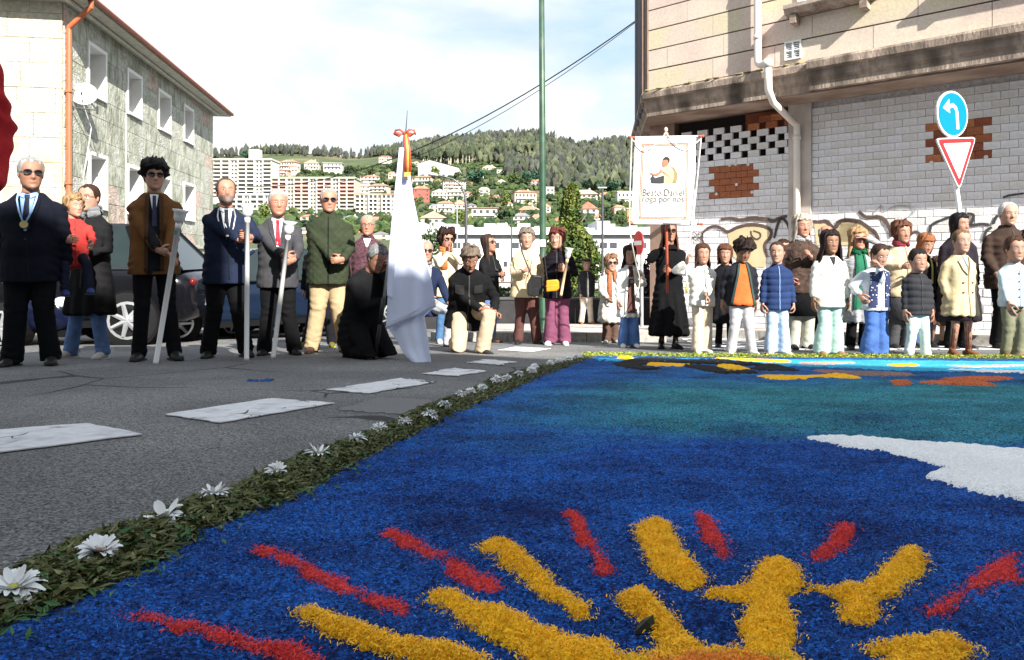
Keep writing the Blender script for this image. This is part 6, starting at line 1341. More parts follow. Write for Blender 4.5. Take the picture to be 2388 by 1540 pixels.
i31 = person('boy2', 'small boy in charcoal quilted gilet and pale mint jeans', 2138, 834, 582, yaw=0, hs=0.905, child=True, w=1.1, skin='light', hair=('crew', (.018, .012, .010), dict(th=.012, front=.07)), top=dict(m=cloth((.028, .028, .032), var=.2), kind='puffer', hem=.76, loose=1.2, sleeve=1.0, style='zip', collar=1), bottom=dict(m=cloth((.50, .60, .57), var=.15), wide=1.15, fold=.007), shoes=(.66, .66, .64), soles=(.6, .6, .6), arms=((-.24, -.05, .80), (.25, -.04, .78)), feet=((-.12, 0, 0), (.14, -.06, 0)), shoeh=.012)
i32 = person('woman18', 'woman with straight black hair and long black coat behind the trench coat girl', 2234, 814, 499, yaw=8, hyaw=8, hs=1.091, w=1.15, skin='light', hair=('long', (.008, .007, .009), dict(long=.26)), top=dict(m=cloth((.020, .016, .022), var=.4), kind='coat', hem=.38, flare=1.2, loose=1.15), bottom=dict(m=blackc), shoes=(.02, .02, .02))
i33 = person('girl8', 'girl in double breasted beige trench coat and brown tights', 2238, 832, 537, yaw=6, hyaw=-6, hs=0.946, child=True, w=1.05, skin='fair', hair=('tied', (.17, .10, .05)), top=dict(m=cloth((.54, .43, .25), var=.1), kind='coat', hem=.60, flare=1.18, loose=1.15, sleeve=1.15, items=(('placket', ((.0, .50), (.012, .50), (.03, -.30), (.02, -.30)), cloth((.22, .16, .09)), .004, (1, 20)), ('lapel', ((-.05, .52), (-.11, .46), (-.07, .34), (.0, .26)), cloth((.56, .45, .27)), .015, (4, 6)), ('lapel', ((.05, .52), (.11, .46), (.08, .34), (.01, .26)), cloth((.56, .45, .27)), .015, (4, 6)),
      ('shirt', ((-.035, .53), (.035, .53), (.008, .40), (-.008, .40)), cloth((.25, .32, .45)), .010, (4, 6)), ('button', ((-.07, .16), (-.05, .16), (-.05, .14), (-.07, .14)), cloth((.10, .06, .03)), .010, (1, 1)), ('button', ((.07, .16), (.09, .16), (.09, .14), (.07, .14)), cloth((.10, .06, .03)), .010, (1, 1)), ('button', ((-.07, .02), (-.05, .02), (-.05, .0), (-.07, .0)), cloth((.10, .06, .03)), .010, (1, 1)), ('button', ((.07, .02), (.09, .02), (.09, .0), (.07, .0)), cloth((.10, .06, .03)), .010, (1, 1)))),
    bottom=dict(m=cloth((.10, .04, .03), var=.3), tights=True, name='tights'), shoes=(.17, .07, .035), arms=((-.20, -.02, .86), (.22, .02, .86)), hands=(20, 20), skip=('hand0', 'hand1'), feet=((-.09, 0, 0), (.15, -.02, 0)))
mb = MB(); kk = i33['k']; mb.tube([(0, 0, .53*kk), (0, 0, .7*kk)], [(.185*kk, .15*kk), (.18*kk, .145*kk)], 20); mb.obj('skirt', cloth((.03, .015, .02)), i33['T'], smooth=True, world=False)
i34 = person('oldman', 'white haired old man in dark brown zip jacket at the right end', 2348, 814, 474, yaw=-4, hyaw=-4, hs=1.133, w=1.18, age=True, skin='fair', hair=('receding', (.55, .54, .52)), top=dict(m=cloth((.045, .028, .022), var=.3), hem=.74, loose=1.15, style='zip', collar=1), bottom=dict(m=blackc), shoes=(.02, .02, .02), arms=((2325, 640, .2), (2392, 632, .2)), hands=(50, 50))
i35 = person('boy3', 'boy in washed denim jacket and olive trousers at the right edge', 2364, 836, 554, yaw=-6, hs=0.955, child=True, w=1.05, skin='light', hair=('crew', (.06, .03, .018), dict(th=.014)), top=dict(m=cloth((.40, .49, .55), var=.35, vscale=14), hem=.80, loose=1.15, sleeve=1.15, style='buttons', line=(.5, .6, .7), collar=1), bottom=dict(m=cloth((.17, .17, .11), var=.25), wide=1.1, fold=.007), shoes=(.20, .05, .05), soles=(.6, .6, .6), arms=((2352, 708, .1), (2388, 728, .05)), hands=(25, 40), feet=((-.10, 0, 0), (.03, -.10, 0)))
i36 = person('edgewoman', 'dark curly haired woman holding a white phone, cut by the right edge', 2402, 815, 545, yaw=-10, hs=1.030, skin='light', hair=('curly', (.03, .015, .012)), top=dict(m=blackc, hem=.74), bottom=dict(m=blackc), arms=((-.1, -.25, 1.2), (.1, -.25, 1.2)))
i37 = person('nearman', 'person in a red jacket standing close on the left, only the arm in view', -185, 0, 0, yaw=0, depth=2.35, base=Vector((-2.0, 2.35, gz(2.35))), H=1.74, hs=1.030, w=1.1, skin='tan', hair=('short', (.05, .03, .02)), top=dict(m=cloth((.36, .018, .022), var=.25, bscale=12, bump=.5), hem=.78, loose=1.12, sleeve=1.2, cuff=.0, fold=.012), bottom=dict(m=navy),
    arms=((-.27, 0, .80), (.265, -.04, .88)), hands=(30, 45), poles=((0, 1, 0), (0, 1, 0)))
i38 = person('darkback1', 'person in dark clothes mostly hidden between the navy jacket girl and the fur jacket', 1826, 808, 560, hs=.95, skin='light', hair=('short', (.03, .02, .015)), top=dict(m=black2, hem=.72, loose=1.1), bottom=dict(m=cloth((.02, .015, .012), var=.5)), shoes=(.02, .02, .02))
i39 = person('darkback2', 'person in black standing behind the star gilet girl, hardly visible', 2068, 807, 575, hs=.93, skin='light', hair=('short', (.03, .02, .015)), top=dict(m=blackc, hem=.72, loose=1.1), bottom=dict(m=blackc), shoes=(.02, .02, .02))
i40 = person('brownback', 'child in brown skirt and bare legs behind the small boy and the trench coat', 2186, 808, 600, hs=.9, child=True, skin='fair', hair=('bob', (.06, .03, .02)), top=dict(m=cloth((.10, .055, .035)), kind='coat', hem=.45, flare=1.25, loose=1.15), bottom=None, shoes=(.01, .01, .01))
# neck chains, ribbon and medal
def on_chest(i, pts, r, m, name, close=False):
    T = i['T']; k = i['k']; kw = i['kw']; mb = MB(); mb.tube([i['pel']+Vector((x*kw, y*kw, z*k)) for x, y, z in pts], r, 5); return mb.obj(name, m, T, smooth=True, world=False)
gold = mat('gold_medal', (.62, .50, .22), rough=.35, metal=.7); silver = mat('silver_chain', (.62, .62, .60), rough=.35, metal=.7)
on_chest(i1, [(-.062, -.085, .54), (-.06, -.135, .48), (-.035, -.185, .38), (-.008, -.205, .30), (.015, -.205, .30), (.045, -.185, .38), (.062, -.135, .48), (.062, -.085, .54)], .007, cloth((.35, .55, .80), bump=0), 'ribbon')
mb = MB(); c = i1['pel']+Vector((.004*i1['kw'], -.218*i1['kw'], .272*i1['k'])); mb.tube([c, c-Vector((0, .008, 0))], .030, 16, xref=(1, 0, 0)); mb.obj('medal', gold, i1['T'], world=False)
on_chest(i5, [(-.062, -.08, .54), (-.075, -.14, .46), (-.055, -.185, .34), (.0, -.20, .24), (.055, -.185, .34), (.075, -.14, .46), (.062, -.08, .54)], .0075, silver, 'chain')
# gilet fronts, printed
gil = mat('star_print_navy', (.02, .03, .09), rough=.8, var=.2)
def star_dots(m, scale, col, thr=.16):
    nt = m.node_tree; N = nt.nodes; L = nt.links; b = N['Principled BSDF']; old = b.inputs['Base Color'].links[0].from_socket
    t = N.new('ShaderNodeTexCoord'); vo = N.new('ShaderNodeTexVoronoi'); vo.inputs['Scale'].default_value = scale; L.new(t.outputs['Object'], vo.inputs['Vector'])
    lt = N.new('ShaderNodeMath'); lt.operation = 'LESS_THAN'; L.new(vo.outputs['Distance'], lt.inputs[0]); lt.inputs[1].default_value = thr
    mx = N.new('ShaderNodeMix'); mx.data_type = 'RGBA'; L.new(lt.outputs[0], mx.inputs[0]); L.new(old, mx.inputs[6]); mx.inputs[7].default_value = (*col, 1); L.new(mx.outputs[2], b.inputs['Base Color'])
star_dots(gil, 32, (.6, .62, .68), .22)
GARM_item = [g for g in GARM if g[0].parent == i28['T'] and g[0].name.startswith('jacket')][0]
ax = (Matrix.Identity(3), i28['pel']); kw, k = i28['kw'], i28['k']
its = [('gilet_front', [(x*kw, z*k) for x, z in q], gil, .014, (5, 14)) for q in (((-.155, .46), (-.065, .50), (-.075, -.10), (-.185, -.10)), ((.065, .50), (.155, .46), (.185, -.10), (.06, -.10)))]
GARM[GARM.index(GARM_item)] = GARM_item[:4]+(Details(its+(GARM_item[4].items if GARM_item[4] else []), ax),)
finish_garments()
# ------------------------------------------------------------ parked cars
tyre = mat('tyre_rubber', (.012, .012, .013), rough=.95, spec=.08, bump=.5, bscale=60); rimm = mat('alloy_rim', (.55, .56, .58), rough=.3, metal=.7); cglass = mat('car_glass', (.02, .03, .033), rough=.12, spec=.25, var=.1)
lampm = mat('headlamp_glass', (.65, .66, .68), rough=.12, spec=.9, var=.15); redl = mat('tail_lamp', (.12, .008, .01), rough=.15); blackp = mat('black_plastic', (.006, .006, .006), rough=.8, spec=.08); chrome = mat('chrome', (.7, .7, .7), rough=.15, metal=1)
platem = mat('number_plate', (.70, .70, .68), rough=.5, var=.05)
def car(label, loc, rz, col, suv=False, L=4.35, W=1.78, Hh=1.46, wheel=.32, name='parked_car'):
    """nose towards local -X"""
    T = root(name, label, 'car', loc, R(rz), 'cars parked along the street'); pm = mat('paint_%s' % str(col), col, rough=.12, var=.06, coat=.0, spec=.3)
    h = Hh; zb = .22 if not suv else .28; belt = h*.62; hood = h*.60 if not suv else h*.63
    # body side profile (x, z) top line and widths
    prof = [(-L/2, zb+.12, .42, .80), (-L/2+.06, zb, hood*.80, .92), (-L/2+.35, zb-.02, hood*.92, .98), (-L/2+1.05, zb-.03, hood*1.0, 1.0), (-L*.16, zb-.03, belt*1.0, 1.0), (L*.12, zb-.03, belt*1.02, 1.0), (L*.36, zb-.02, belt*1.04, .99), (L/2-.12, zb+.0, belt*1.0, .95), (L/2, zb+.15, belt*.72, .84)]
    mb = MB(); V = []; n = 12
    for x, z0, z1, wf in prof:
        w = W/2*wf; zm = z0+(z1-z0)*.55
        V += [(x, -w*.86, z0), (x, -w*.98, z0+.1), (x, -w, zm), (x, -w*.97, z1-.07), (x, -w*.90, z1), (x, -w*.35, z1+.025), (x, w*.35, z1+.025), (x, w*.90, z1), (x, w*.97, z1-.07), (x, w, zm), (x, w*.98, z0+.1), (x, w*.86, z0)]
    Fc = [(i*n+k, (i+1)*n+k, (i+1)*n+(k+1) % n, i*n+(k+1) % n) for i in range(len(prof)-1) for k in range(n)]+[tuple(range(n)), tuple(range((len(prof)-1)*n, len(prof)*n))[::-1]]
    mb.add(V, Fc); body = mb.obj('body', pm, T, smooth=True, world=False)
    sb = body.modifiers.new('s', 'SUBSURF'); sb.levels = sb.render_levels = 1
    x0, x1, x2, x3 = (-L*.20, -L*.04, L*.24, L*.42) if not suv else (-L*.19, -L*.05, L*.34, L*.46)
    wb_, wt = W/2*.90, W/2*.72
    mb = MB(); A = [(x0, wb_, belt+.0), (x3, wb_*.96, belt+.0), (x2, wt, h-.04), (x1, wt, h-.04)]
    pts = []
    for s_ in (-1, 1): pts.append([(x, s_*y_, z) for x, y_, z in A])
    mb.prism(pts[0], pts[1]); cab = mb.obj('windows', cglass, T, world=False)
    mb = MB(); mb.prism([(x1-.05, -wt*.98, h-.045), (x2+.05, -wt*.98, h-.045), (x2+.05, wt*.98, h-.045), (x1-.05, wt*.98, h-.045)], [(x1+.12, -wt*.86, h), (x2-.12, -wt*.86, h), (x2-.12, wt*.86, h), (x1+.12, wt*.86, h)]); mb.obj('roof', pm, T, world=False)
    for s_ in (-1, 1):
        for (a, b) in (((x0, belt), (x1, h-.04)), ((L*.09, belt), (L*.09+.03, h-.04)), ((x3, belt), (x2, h-.04)), ((x3-.35*(1.4 if suv else 1), belt), (x2-.2, h-.04))):
            mb = MB(); p0 = (a[0], s_*(wb_+.004), a[1]); p1_ = (b[0], s_*(wt+.006), b[1]); mb.tube([p0, p1_], .028, 6); mb.obj('pillar', pm, T, world=False)
        mb = MB(); mb.tube([(x0+.02, s_*(wb_+.01), belt+.02), (x3, s_*(wb_*.97+.008), belt+.02)], .014, 5); mb.obj('window_trim', chrome if suv else blackp, T, world=False)
        mb = MB(); mb.ell((x0+.28, s_*(W/2+.07), belt+.08), (.07, .10, .07), 10, 6); mo = mb.obj('wing_mirror', pm, T, smooth=True, world=False)
        for dx in (-.02*L, .19*L):
            mb = MB(); mb.box((dx, s_*(W/2*.985)-.015, belt-.16), (dx+.16, s_*(W/2*.985)+.015, belt-.13)); mb.obj('door_handle', chrome, T, world=False)
        for xs_ in (-.13*L, .09*L, .27*L): mb = MB(); mb.tube([(xs_, s_*(W/2*.995), zb+.12), (xs_, s_*(W/2*1.0), belt*.62+.02), (xs_, s_*(W/2*.97), belt-.03)], .005, 4); mb.obj('door_seam', blackp, T, world=False)
        mb = MB(); mb.box((-L*.22, s_*W/2*.98-.02, zb-.0), (L*.26, s_*W/2*.98+.02, zb+.09)); mb.obj('sill', blackp, T, world=False)
        mb = MB(); mb.ell((-L/2+.17, s_*W*.36, hood*.72), (.20, .16, .085), 12, 8); mb.obj('headlight', lampm, T, smooth=True, world=False)
        mb = MB(); mb.ell((L/2-.07, s_*W*.38, belt*.84), (.05, .07, .06), 12, 8); mb.obj('tail_light', redl, T, smooth=True, world=False)
        for xw in (-L/2+.82, L/2-.82):
            arch = MB(); arch.tube([(xw, s_*(W/2-.16), wheel), (xw, s_*(W/2+.004), wheel)], wheel*1.07, 24, xref=(1, 0, 0)); arch.obj('wheel_arch', blackp, T, smooth=False, world=False)
            mb = MB(); y0, y1 = s_*(W/2-.2), s_*(W/2+.02)
            mb.tube([(xw, y0, wheel), (xw, s_*(W/2-.17), wheel), (xw, s_*(W/2), wheel), (xw, y1, wheel), (xw, s_*(W/2+.014), wheel)], [wheel*.93, wheel, wheel, wheel*.95, wheel*.66], 26, xref=(1, 0, 0)); w = mb.obj('wheel', tyre, T, smooth=True, world=False)
            rm = MB(); rm.tube([(xw, s_*(W/2-.03), wheel), (xw, s_*(W/2+.018), wheel)], wheel*.66, 24, xref=(1, 0, 0), mi=1)
            nn_ = 20; R1 = wheel*.68; R2 = wheel*.58; yy = s_*(W/2+.026)
            ring1 = [(xw+R1*math.cos(2*math.pi*q/nn_), yy-s_*.004, wheel+R1*math.sin(2*math.pi*q/nn_)) for q in range(nn_)]; ring2 = [(xw+R2*math.cos(2*math.pi*q/nn_), yy, wheel+R2*math.sin(2*math.pi*q/nn_)) for q in range(nn_)]
            rm.add(ring1+ring2, [(q, (q+1) % nn_, nn_+(q+1) % nn_, nn_+q) for q in range(nn_)])
            for q in range(7):
                a = 2*math.pi*q/7; rm.tube([(xw, yy, wheel), (xw+R2*math.cos(a), yy, wheel+R2*math.sin(a))], [wheel*.10, wheel*.065], 5)
            rm.tube([(xw, yy-.01*s_, wheel), (xw, yy+.012*s_, wheel)], wheel*.13, 10, xref=(1, 0, 0)); rm.obj('rim', [rimm, blackp], w, world=False)
    mb = MB(); mb.box((-L/2-.012, -.42, hood*.50), (-L/2+.1, .42, hood*.68)); mb.obj('grille', blackp, T, world=False)
    mb = MB(); mb.box((-L/2-.02, -.26, zb+.10), (-L/2-.004, .26, zb+.21)); mb.obj('number_plate', platem, T, world=False)
    mb = MB(); mb.box((-L/2-.0, -W*.40, zb-.03), (-L/2+.2, W*.40, zb+.06)); mb.obj('bumper', blackp, T, world=False)
    mb = MB(); mb.box((L/2-.02, -.26, belt*.5), (L/2+.012, .26, belt*.5+.11)); mb.obj('number_plate', platem, T, world=False)
    return T
def at(u, d, dz=0): return Vector(((u-1194)/F*d, d, gz(d)+dz))
dkb = (.012, .014, .025)
# rear wheel of the SUV near u 298, front wheel of the saloon near u 413
def place(u_wheel, d_wheel, which, rz, L=4.35, W=1.78):
    """put the car so that a camera-side wheel stands at the given column and depth"""
    w = at(u_wheel, d_wheel); c = Vector((-L/2+.82 if which == 'front' else L/2-.82, -W/2, 0)); c.rotate(Matrix.Rotation(R(rz), 3, 'Z')); p = w-c; p.z = gz(p.y)-.0; return p
p = place(298, 9.3, 'rear', 8, L=4.5, W=1.86); p.z = gz(9.9); car('black SUV with silver rims parked behind the woman with the toddler', p, 8, (.004, .004, .006), suv=True, L=4.5, W=1.86, Hh=1.66, wheel=.37)
p = place(415, 10.4, 'front', 38); p.z = gz(11.2); car('dark blue saloon with silver rims parked behind the young man in brown', p, 38, (.006, .012, .028), Hh=1.44)
p = place(540, 12.6, 'front', 62); p.z = gz(13.5); car('silver grey car showing its nose between the bearded man\'s legs', p, 62, (.40, .42, .40), Hh=1.48)
p = place(668, 14.5, 'front', 52); p.z = gz(15.6); car('black hatchback behind the man in charcoal suit', p, 52, (.012, .012, .014), Hh=1.48, L=4.1)
p = place(695, 18.2, 'front', 48); p.z = gz(19); car('last dark car of the row, small between suit and quilted jacket', p, 48, (.014, .014, .017), Hh=1.46, L=4.1)
p = at(-40, 9.6); car('bright blue car cut by the left edge behind the man in navy suit', at(-55, 10.2), 170, (.004, .006, .020), Hh=1.45)
# ------------------------------------------------------------ sawdust carpet
def saw(key, c, c2, c3=None, sc=320, bump=1.0, spread=.75):
    """dyed sawdust: every crumb its own shade"""
    m = bpy.data.materials.new(key); m.use_nodes = True; nt = m.node_tree; N = nt.nodes; L = nt.links; b = N['Principled BSDF']; b.inputs['Roughness'].default_value = .9; b.inputs['Specular IOR Level'].default_value = .15
    t = N.new('ShaderNodeTexCoord'); mp_ = N.new('ShaderNodeMapping'); mp_.inputs['Scale'].default_value = (.7, 1, 1); L.new(t.outputs['Object'], mp_.inputs[0])
    v = N.new('ShaderNodeTexVoronoi'); v.inputs['Scale'].default_value = sc; L.new(mp_.outputs[0], v.inputs['Vector'])
    sp = N.new('ShaderNodeSeparateColor'); L.new(v.outputs['Color'], sp.inputs[0])
    n = N.new('ShaderNodeTexNoise'); n.inputs['Scale'].default_value = 3.4; n.inputs['Detail'].default_value = 8; n.inputs['Roughness'].default_value = .7; L.new(mp_.outputs[0], n.inputs['Vector'])
    a = N.new('ShaderNodeMath'); a.operation = 'MULTIPLY_ADD'; L.new(sp.outputs[0], a.inputs[0]); a.inputs[1].default_value = .30; L.new(n.outputs['Fac'], a.inputs[2])
    r = N.new('ShaderNodeValToRGB'); r.color_ramp.elements[0].position = .50; r.color_ramp.elements[1].position = .80; r.color_ramp.elements[0].color = (*c, 1); r.color_ramp.elements[1].color = (*c2, 1); L.new(a.outputs[0], r.inputs[0])
    src = r.outputs[0]
    if c3 is not None:   # second dye blending in over the middle of the field
        s = N.new('ShaderNodeSeparateXYZ'); L.new(t.outputs['Object'], s.inputs[0]); n2 = N.new('ShaderNodeTexNoise'); n2.inputs['Scale'].default_value = 1.6; n2.inputs['Detail'].default_value = 7; L.new(mp_.outputs[0], n2.inputs['Vector'])
        yb = N.new('ShaderNodeMath'); yb.operation = 'MULTIPLY_ADD'; L.new(n2.outputs['Fac'], yb.inputs[0]); yb.inputs[1].default_value = 2.2; L.new(s.outputs['Y'], yb.inputs[2])
        r3 = N.new('ShaderNodeValToRGB'); e = r3.color_ramp.elements; e[0].position = 0; e[0].color = (0, 0, 0, 1); e[1].position = 1; e[1].color = (.1, .1, .1, 1)
        for p_, w_ in ((.395, 0), (.46, .85), (.60, .95), (.67, .25)): el = e.new(p_); el.color = (w_, w_, w_, 1)
        dv = N.new('ShaderNodeMath'); dv.operation = 'DIVIDE'; L.new(yb.outputs[0], dv.inputs[0]); dv.inputs[1].default_value = 8.6; L.new(dv.outputs[0], r3.inputs[0])
        xm = N.new('ShaderNodeMapRange'); xm.inputs[1].default_value = -.45; xm.inputs[2].default_value = .55; xs_ = N.new('ShaderNodeMath'); xs_.operation = 'MULTIPLY_ADD'; L.new(s.outputs['Y'], xs_.inputs[0]); xs_.inputs[1].default_value = -.16; L.new(s.outputs['X'], xs_.inputs[2]); ad = N.new('ShaderNodeMath'); ad.operation = 'ADD'; L.new(xs_.outputs[0], ad.inputs[0]); ad.inputs[1].default_value = .35; L.new(ad.outputs[0], xm.inputs[0])
        mu = N.new('ShaderNodeMath'); mu.operation = 'MULTIPLY'; L.new(r3.outputs[0], mu.inputs[0]); L.new(xm.outputs[0], mu.inputs[1])
        r4 = N.new('ShaderNodeValToRGB'); r4.color_ramp.elements[0].position = .50; r4.color_ramp.elements[1].position = .82; r4.color_ramp.elements[0].color = (*tuple(x*.55 for x in c3), 1); r4.color_ramp.elements[1].color = (*tuple(x*1.5 for x in c3), 1); L.new(a.outputs[0], r4.inputs[0])
        mx = N.new('ShaderNodeMix'); mx.data_type = 'RGBA'; L.new(mu.outputs[0], mx.inputs[0]); L.new(src, mx.inputs[6]); L.new(r4.outputs[0], mx.inputs[7]); src = mx.outputs[2]
    g = N.new('ShaderNodeMapRange'); g.inputs[3].default_value = 1-spread; g.inputs[4].default_value = 1+spread*.9; L.new(sp.outputs[1], g.inputs[0])
    ml = N.new('ShaderNodeVectorMath'); ml.operation = 'SCALE'; L.new(src, ml.inputs[0]); L.new(g.outputs[0], ml.inputs['Scale']); L.new(ml.outputs[0], b.inputs['Base Color'])
    bp = N.new('ShaderNodeBump'); bp.inputs['Strength'].default_value = bump; bp.inputs['Distance'].default_value = .006; nb = N.new('ShaderNodeTexNoise'); nb.inputs['Scale'].default_value = 130; nb.inputs['Detail'].default_value = 3; L.new(t.outputs['Object'], nb.inputs['Vector']); L.new(nb.outputs['Fac'], bp.inputs['Height']); L.new(bp.outputs[0], b.inputs['Normal'])
    return m
blue = saw('blue_sawdust', (.002, .013, .085), (.014, .105, .43), (.032, .19, .225))
blueA = mat('blue_flake_dark', (.002, .014, .085), rough=.9, var=.5, vscale=40); blueB = mat('blue_flake', (.010, .070, .32), rough=.9, var=.5, vscale=40); blueC = mat('blue_flake_light', (.04, .22, .58), rough=.9, var=.4, vscale=40)
yel = saw('yellow_sawdust', (.82, .36, .008), (.95, .56, .02), spread=.35); redd = saw('red_sawdust', (.50, .025, .022), (.72, .07, .07), spread=.4); whit = saw('white_sawdust', (.72, .72, .72), (.84, .84, .85), spread=.14)
blk_s = saw('black_sawdust', (.010, .010, .012), (.02, .02, .022)); cyan = saw('sunlit_cyan_sawdust', (.02, .25, .50), (.06, .42, .62), spread=.3); orange = saw('orange_sawdust', (.62, .16, .03), (.80, .30, .05), spread=.4)
brick_s = saw('rust_sawdust', (.42, .09, .03), (.55, .14, .05)); brown_s = saw('mauve_sawdust', (.20, .12, .11), (.28, .17, .15)); pink_s = saw('pink_sawdust', (.60, .30, .22), (.7, .4, .3)); yg = saw('yellowgreen_sawdust', (.50, .42, .02), (.62, .50, .05), spread=.35)
CP = root('sawdust_carpet', 'festive street carpet of blue dyed sawdust with yellow sun and red rays on the road', 'carpet', Vector((0, 0, 0)))
INNER = [(-260, 1580), (0, 1476), (287, 1363), (427, 1266+6), (534, 1222), (675, 1169), (800, 1100), (920, 1036), (1038, 982), (1151, 931), (1223, 900), (1300, 868), (1370, 840), (1393, 834)]
OUTER = [(-260, 1425), (0, 1333), (100, 1289), (174, 1246), (351, 1196), (414, 1165), (534, 1132), (618, 1091), (701, 1051), (785, 1028), (920, 977), (961, 952), (1023, 929), (1100, 900), (1146, 875), (1223, 857), (1275, 846), (1368, 832)]
def line_x(pts, h=.02):
    g = [Vector(((u-1194)/F*q, q, 0)) for u, v in pts for q in ((HC-h)*F/(v-600-SL*F),)]; ys_ = np.array([p.y for p in g]); xs_ = np.array([p.x for p in g]); o = np.argsort(ys_); return lambda y: np.interp(y, ys_[o], xs_[o])
inx = line_x(INNER, .010); outx = line_x(OUTER, .030)
yfar0 = G(1393, 834).y; yfar1 = G(2388, 842).y
def yfar(x): return yfar0+(x-.83)*(yfar1-yfar0)/(G(2388, 842).x-.83)
NRW, NCL = 420, 300
tt = np.linspace(0, 1, NRW); Y = .80*(7.0/.80)**tt; Vv = []
for y in Y:
    xl = inx(y)-.03; xr = max(1.0, min(5.6, y*.86+.15)); Vv.append(np.stack([np.concatenate([np.linspace(xl, xr, NCL-12), xr+(5.75-xr)*np.linspace(0, 1, 13)[1:]]), np.full(NCL, y)], 1))
Vv = np.concatenate(Vv); X_, Y_ = Vv[:, 0], Vv[:, 1]; Y_ = np.minimum(Y_, yfar(X_)+.02)
Q3 = np.stack([X_, Y_, np.zeros_like(X_)], 1)
z = -SL*Y_+.014+.006*wnoise(Q3, 2.2, 1, 2)+.0045*wnoise(Q3, 14, 2, 2)+.0028*wnoise(Q3, 60, 3, 2)*np.clip(2.5/Y_, 0, 1)+rng.normal(0, .0011, len(X_))*np.clip(Y_/1.2, .6, 1.6)
Vc = np.stack([X_, Y_, z], 1)-np.array(CP.location)
ii = np.arange(NRW-1)[:, None]*NCL+np.arange(NCL-1)[None]; ii = ii.ravel()
put('blue_ground', npmesh('blue_ground', Vc, np.stack([ii, ii+1, ii+NCL+1, ii+NCL], 1), blue, True), CP)
def flakes(name, n, m, size, samp, lift, par=CP, r=rng, curl=.5):
    """loose shavings lying every way"""
    p = samp(n); n = len(p); a = r.normal(size=(n, 3)); a[:, 2] *= curl; a /= np.linalg.norm(a, axis=1)[:, None]; b_ = np.cross(a, np.array([0, 0, 1.])+.5*r.normal(size=(n, 3))); b_ /= np.linalg.norm(b_, axis=1)[:, None]
    s = (size*r.uniform(.5, 1.4, n))[:, None]; mid = p+np.stack([np.zeros(n), np.zeros(n), s[:, 0]*.35], 1)
    V = np.stack([p-a*s-b_*s*.18, p-a*s+b_*s*.18, mid+b_*s*.22, mid-b_*s*.22, p+a*s+b_*s*.15, p+a*s-b_*s*.15], 1).reshape(-1, 3)-np.array(par.location)
    k = np.arange(n)[:, None]*6; Fq = np.concatenate([k+np.array([[0, 1, 2, 3]]), k+np.array([[3, 2, 4, 5]])]); return stuff(put(name, npmesh(name, V, Fq, m), par))
def samp_blue(n, y0=.85, y1=3.6, thr=None):
    if thr is not None:
        q = samp_blue(int(n*2.2)); m_ = wnoise(np.stack([q[:, 0]*.8, q[:, 1]*1.5, 0*q[:, 0]], 1), 1.6, 77, 3)+rng.normal(0, .25, len(q)); return q[m_ > thr][:n]
    y = 1/(1/y1+rng.random(n)*(1/y0-1/y1)); xl = inx(y)-.02; xr = y*.8+.1; x = xl+rng.random(n)*(xr-xl); Q = np.stack([x, y, 0*x], 1)
    return np.stack([x, y, -SL*y+.016+.006*wnoise(Q, 2.2, 1, 2)+.0045*wnoise(Q, 14, 2, 2)+rng.random(n)*.003], 1)
flakes('loose_shavings', 46000, blueA, .0027, samp_blue, 0); flakes('loose_shavings', 36000, blueB, .0026, lambda n: samp_blue(n, thr=.05), 0); flakes('loose_shavings', 6000, blueC, .0028, lambda n: samp_blue(n, thr=.2), 0)
def pip(x, y, poly):
    c = np.zeros(len(x), bool); n = len(poly); d = np.full(len(x), 1e9)
    for i in range(n):
        x1, y1 = poly[i]; x2, y2 = poly[(i+1) % n]
        with np.errstate(divide='ignore', invalid='ignore'): k = ((y1 > y) != (y2 > y)) & (x < (x2-x1)*(y-y1)/((y2-y1) if y2 != y1 else 1e-9)+x1)
        c ^= k; dx, dy = x2-x1, y2-y1; L2 = dx*dx+dy*dy+1e-12; t = np.clip(((x-x1)*dx+(y-y1)*dy)/L2, 0, 1); d = np.minimum(d, np.hypot(x-x1-t*dx, y-y1-t*dy))
    return c, d
def Gh(u, v, h):
    d_ = (HC-h)*F/(v-600-SL*F); return Vector(((u-1194)/F*d_, d_, 0))
